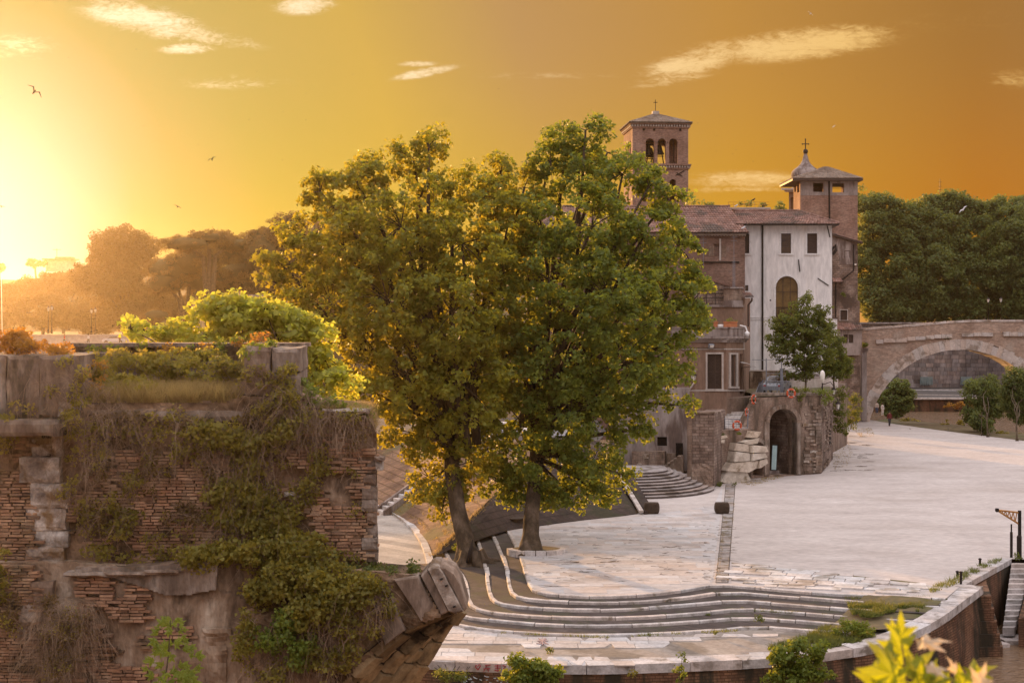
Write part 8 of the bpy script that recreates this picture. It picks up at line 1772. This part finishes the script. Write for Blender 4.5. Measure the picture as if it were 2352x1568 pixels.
# ---- people
def person(loc, lab, top, bottom, h=1.7, rz=0.0, walk=.0, arms=.1, group=None):
    t_ = thing('person', lab, 'person', tuple(loc), group); k_ = h / 1.72; sc_ = lambda v_: Vector(v_) * k_
    J = dict(pel=(0, 0, .95), waist=(0, 0, 1.1), chest=(0, 0, 1.32), neck=(0, 0, 1.47), head=(0, -.01, 1.58), crown=(0, 0, 1.68), shl=(-.17, 0, 1.40), shr=(.17, 0, 1.40), ell=(-.24, .02 + walk * .2, 1.13), elr=(.24, .02 - walk * .2, 1.13), wrl=(-.25 + arms * .3, -.08 + walk * .3, .90), wrr=(.25 - arms * .3, -.08 - walk * .3, .90), hal=(-.25 + arms * .3, -.12 + walk * .34, .82), har=(.25 - arms * .3, -.12 - walk * .34, .82),
        hil=(-.09, 0, .90), hir=(.09, 0, .90), knl=(-.10, -.03 - walk, .50), knr=(.10, -.03 + walk, .50), anl=(-.10, .03 - walk * 1.2, .09), anr=(.10, .03 + walk * 1.4, .09), tol=(-.11, -.13 - walk * 1.2, .04), tor=(.11, -.13 + walk * 1.4, .04))
    Rr = dict(pel=.13, waist=.12, chest=.14, neck=.055, head=.095, crown=.07, shl=.065, shr=.065, ell=.042, elr=.042, wrl=.03, wrr=.03, hal=.035, har=.035, hil=.09, hir=.09, knl=.06, knr=.06, anl=.04, anr=.04, tol=.035, tor=.035)
    E = [('pel','waist'),('waist','chest'),('chest','neck'),('neck','head'),('head','crown'),('chest','shl'),('chest','shr'),('shl','ell'),('shr','elr'),('ell','wrl'),('elr','wrr'),('wrl','hal'),('wrr','har'),('pel','hil'),('pel','hir'),('hil','knl'),('hir','knr'),('knl','anl'),('knr','anr'),('anl','tol'),('anr','tor')]
    names = list(J); me = bpy.data.meshes.new('body'); me.from_pydata([tuple(sc_(J[n_])) for n_ in names], [(names.index(a), names.index(b_)) for a, b_ in E], []); me.materials.append(M['skin'])
    o_ = mesh_obj('body', me, t_); md = o_.modifiers.new('skin', 'SKIN')
    for i, n_ in enumerate(names): me.skin_vertices[0].data[i].radius = (Rr[n_] * k_, Rr[n_] * k_ * (.75 if n_ in ('pel', 'waist', 'chest') else 1)); me.skin_vertices[0].data[i].use_root = (n_ == 'pel')
    sd_ = o_.modifiers.new('sub', 'SUBSURF'); sd_.levels = 1; sd_.render_levels = 1
    mb = MB(); mb.lathe((0, 0, 0), [(.17 * k_, .88 * k_), (.155 * k_, 1.05 * k_), (.18 * k_, 1.28 * k_), (.19 * k_, 1.40 * k_), (.08 * k_, 1.48 * k_)], 12, 1.1, .78)
    for s_ in ('l', 'r'): mb.tube([sc_(J['sh' + s_]), sc_(J['el' + s_])], [.078 * k_, .06 * k_], 8); mb.tube([sc_(J['el' + s_]), sc_(J['wr' + s_])], [.06 * k_, .045 * k_], 8)
    sh = mb.build('shirt', top); sh.parent = t_
    mb = MB(); mb.lathe((0, 0, 0), [(.15 * k_, .84 * k_), (.165 * k_, .95 * k_)], 12, 1.05, .8)
    for s_ in ('l', 'r'): mb.tube([sc_(J['hi' + s_]) , sc_(J['kn' + s_]), sc_(J['an' + s_])], [.115 * k_, .082 * k_, .065 * k_], 8)
    tr_ = mb.build('trousers', bottom); tr_.parent = t_
    hr = MB().lathe((0, .015 * k_, 0), [(.09 * k_, 1.56 * k_), (.115 * k_, 1.64 * k_), (.10 * k_, 1.72 * k_), (.04 * k_, 1.755 * k_)], 10).build('hair', 'hair'); hr.parent = t_
    fc = MB(); fc.lathe((0, -.098 * k_, 1.585 * k_), [(.004, -.025 * k_), (.016 * k_, -.015 * k_), (.004, .03 * k_)], 5); fc.box((-.035 * k_, -.088 * k_, 1.615 * k_), (.02, .014, .012)); fc.box((.035 * k_, -.088 * k_, 1.615 * k_), (.02, .014, .012)); f_ = fc.build('face', 'hair'); f_.parent = t_
    t_.rotation_euler = (0, 0, rz); return t_
person(G(2043, 979), 'person in maroon and dark trousers walking out from under the arch', 'maroon', 'darkcloth', 1.75, .2, .12)
person(Vector((P(2027, 965, 188).x, 188, -.35)), 'person in white standing in the shade under the arch', 'whitecloth', 'whitecloth', 1.65, .5)
person(Vector((P(2014, 962, 192).x, 192, -.35)), 'person in pale clothes nearest the arch foot', 'trim', 'jeans', 1.65, -.5)
for (x, top_, lab, h) in [(2030, 'whitecloth', 'person in white looking over the left end of the brick bridge', 1.6), (2036, 'darkcloth', 'person in dark clothes second from the left end of the brick bridge', 1.7), (2044, 'darkcloth', 'darkly dressed person right of the pair at the bridge end', 1.65), (2066, 'whitecloth', 'person in white leaning alone on the brick bridge parapet', 1.65), (2124, 'whitecloth', 'person in pale shirt left of the couple at mid bridge', 1.6), (2130, 'darkcloth', 'person in black right of the couple at mid bridge', 1.75), (2151, 'red', 'person in red alone on the brick bridge', 1.65), (2220, 'trim', 'left of two pale people nearing the bridge lamps', 1.6), (2226, 'red', 'right of two people nearing the bridge lamps', 1.68), (2262, 'bluecloth', 'person in bright blue beside the left bridge lamp', 1.7)]:
    zb__ = P(x, along(par, x), 173).z - 1.32; person(Vector((P(x, 740, 173.4).x, 173.4, zb__)), lab, top_, 'jeans', h, random.uniform(-.5, .5), 0, .2, 'people on the brick bridge')
mb = MB(); bpl3 = Plane(1985, Yb + .5, 2352, Yb - 1.0); bpl3.facade(mb, [(x, y + 23) for x, y in par] + [(x, y + 27) for x, y in reversed(par)], (), 4.6); mb.build('deck', 'asphalt', br)
for (x, top_, lab) in [(148, 'red', 'person in red walking on the hazy left bridge'), (275, 'maroon', 'person in dark red beside the white car on the left bridge'), (203, 'whitecloth', 'person in white beside the second lamp pair on the left bridge'), (306, 'bluecloth', 'person in pale blue at the right end of the left bridge')]:
    q = P(x, 789, 263.6); person(q, lab, top_, 'darkcloth', 1.72, random.uniform(-1, 1), .1, .1, 'people on the hazy left bridge')

# ---- birds
def bird(x, y, Y, span, ang_, flap, lab, mat='bird', group=None, name='bird'):
    c = P(x, y, Y); t_ = thing(name, lab, 'bird', tuple(c), group); s_ = span / 2
    MB().lathe((c.x, c.y, c.z), [(.01, -.32 * s_), (.07 * s_, -.2 * s_), (.11 * s_, 0), (.07 * s_, .22 * s_), (.02, .36 * s_)], 8).build('body', mat, t_, True)
    for sg_ in (-1, 1):
        mid_ = Vector((sg_ * .42 * s_, 0, flap * .5 * s_)); tip = Vector((sg_ * s_, 0, flap * .12 * s_)); r0_ = Vector((0, 0, .0)); ch = .26 * s_
        up_ = Vector((0, .0, 1)); vs_ = [c + Vector((0, -ch * .5, 0)), c + mid_ + Vector((0, -ch * .45, 0)), c + tip, c + mid_ + Vector((0, ch * .5, 0)), c + Vector((0, ch * .6, 0))]; top_ = [v_ + Vector((0, 0, .02 * s_ + .008)) for v_ in vs_]
        MB().add(vs_ + top_, [(4, 3, 2, 1, 0), (5, 6, 7, 8, 9)] + [(i, (i + 1) % 5, 5 + (i + 1) % 5, 5 + i) for i in range(5)]).build('wing', mat, t_)
    for ch in t_.children: pass
    t_.rotation_euler = ang_; return t_
bird(78, 212, 60, .75, (.6, .75, .3), .9, 'gull silhouette gliding steeply at the upper left'); bird(487, 367, 80, .55, (.5, -.5, .5), .8, 'dark bird banking above the pines'); bird(408, 475, 90, .5, (.5, .5, .2), .3, 'small dark bird low in the glow above the hazy trees'); bird(3, 475, 80, .4, (.4, .2, .2), .5, 'bird cut by the left picture edge')
bird(2212, 482, 140, 1.15, (.7, -.7, .2), .6, 'pale gull flying before the right-hand trees', 'gull'); bird(1861, 32, 160, .8, (.5, .6, .2), .4, 'pale gull high above the square tower', 'gull'); bird(1915, 291, 200, .7, (.6, -.6, .2), .3, 'small pale gull between the two towers', 'gull')
def perched(p, lab): 
    t_ = thing('perched_bird', lab, 'bird', tuple(p)); MB().tube([p + Vector((-.2, 0, .12)), p + Vector((-.02, 0, .16)), p + Vector((.12, 0, .26)), p + Vector((.2, 0, .34))], [.02, .09, .07, .05], 7).build('body', 'gull' if 'gull' in lab else 'bird', t_, True); MB().tube([p + Vector((0, 0, .12)), p], .012, 4).build('leg', 'rust', t_)
perched(P(1707, 528, 133.2), 'gull standing at the right end of the church eave'); perched(P(1730, 463, 151.5), 'dark bird sitting on the roof terrace railing'); perched(P(1690, 477, 151.5), 'pale gull on the wall of the roof terrace')
sw0 = None
for i, (x, y) in enumerate([(157,133),(313,114),(703,215),(650,258),(572,275),(648,368),(455,333),(703,276),(811,172),(1758,54),(1796,170),(1968,180),(1996,202),(1980,190),(2100,107),(2151,180),(1903,130),(1654,268),(1603,283),(1646,312),(1645,348),(1683,354),(1690,344),(1730,371),(1772,322),(1835,360),(1840,240),(2207,240),(2034,198),(1145,205),(330,290),(590,165),(2325,190),(1822,270)]):
    c = P(x, y, 260); o_ = bird(x, y, 260, .42, (random.uniform(.2, .9), random.uniform(-.8, .8), random.uniform(-1, 1)), .4, 'tiny dark swift, a speck high in the evening sky', 'bird', 'swifts scattered over the sky', 'swift')

# ---- the evening haze
mt = bpy.data.materials.new('evening_haze'); mt.use_nodes = True; t = NT(mt.node_tree); o = t.new('ShaderNodeOutputMaterial'); pv = t.new('ShaderNodeVolumePrincipled')
pv.inputs['Color'].default_value = (.98, .82, .62, 1); pv.inputs['Density'].default_value = .00014; pv.inputs['Anisotropy'].default_value = .85; t.l.new(pv.outputs[0], o.inputs['Volume'])
mb = MB(); mb.box((0, 1850, 26), (8200, 4500, 66)); hz = mb.build('haze', mt); hz['kind'] = 'stuff'; hz['label'] = 'thin golden evening haze over the river'
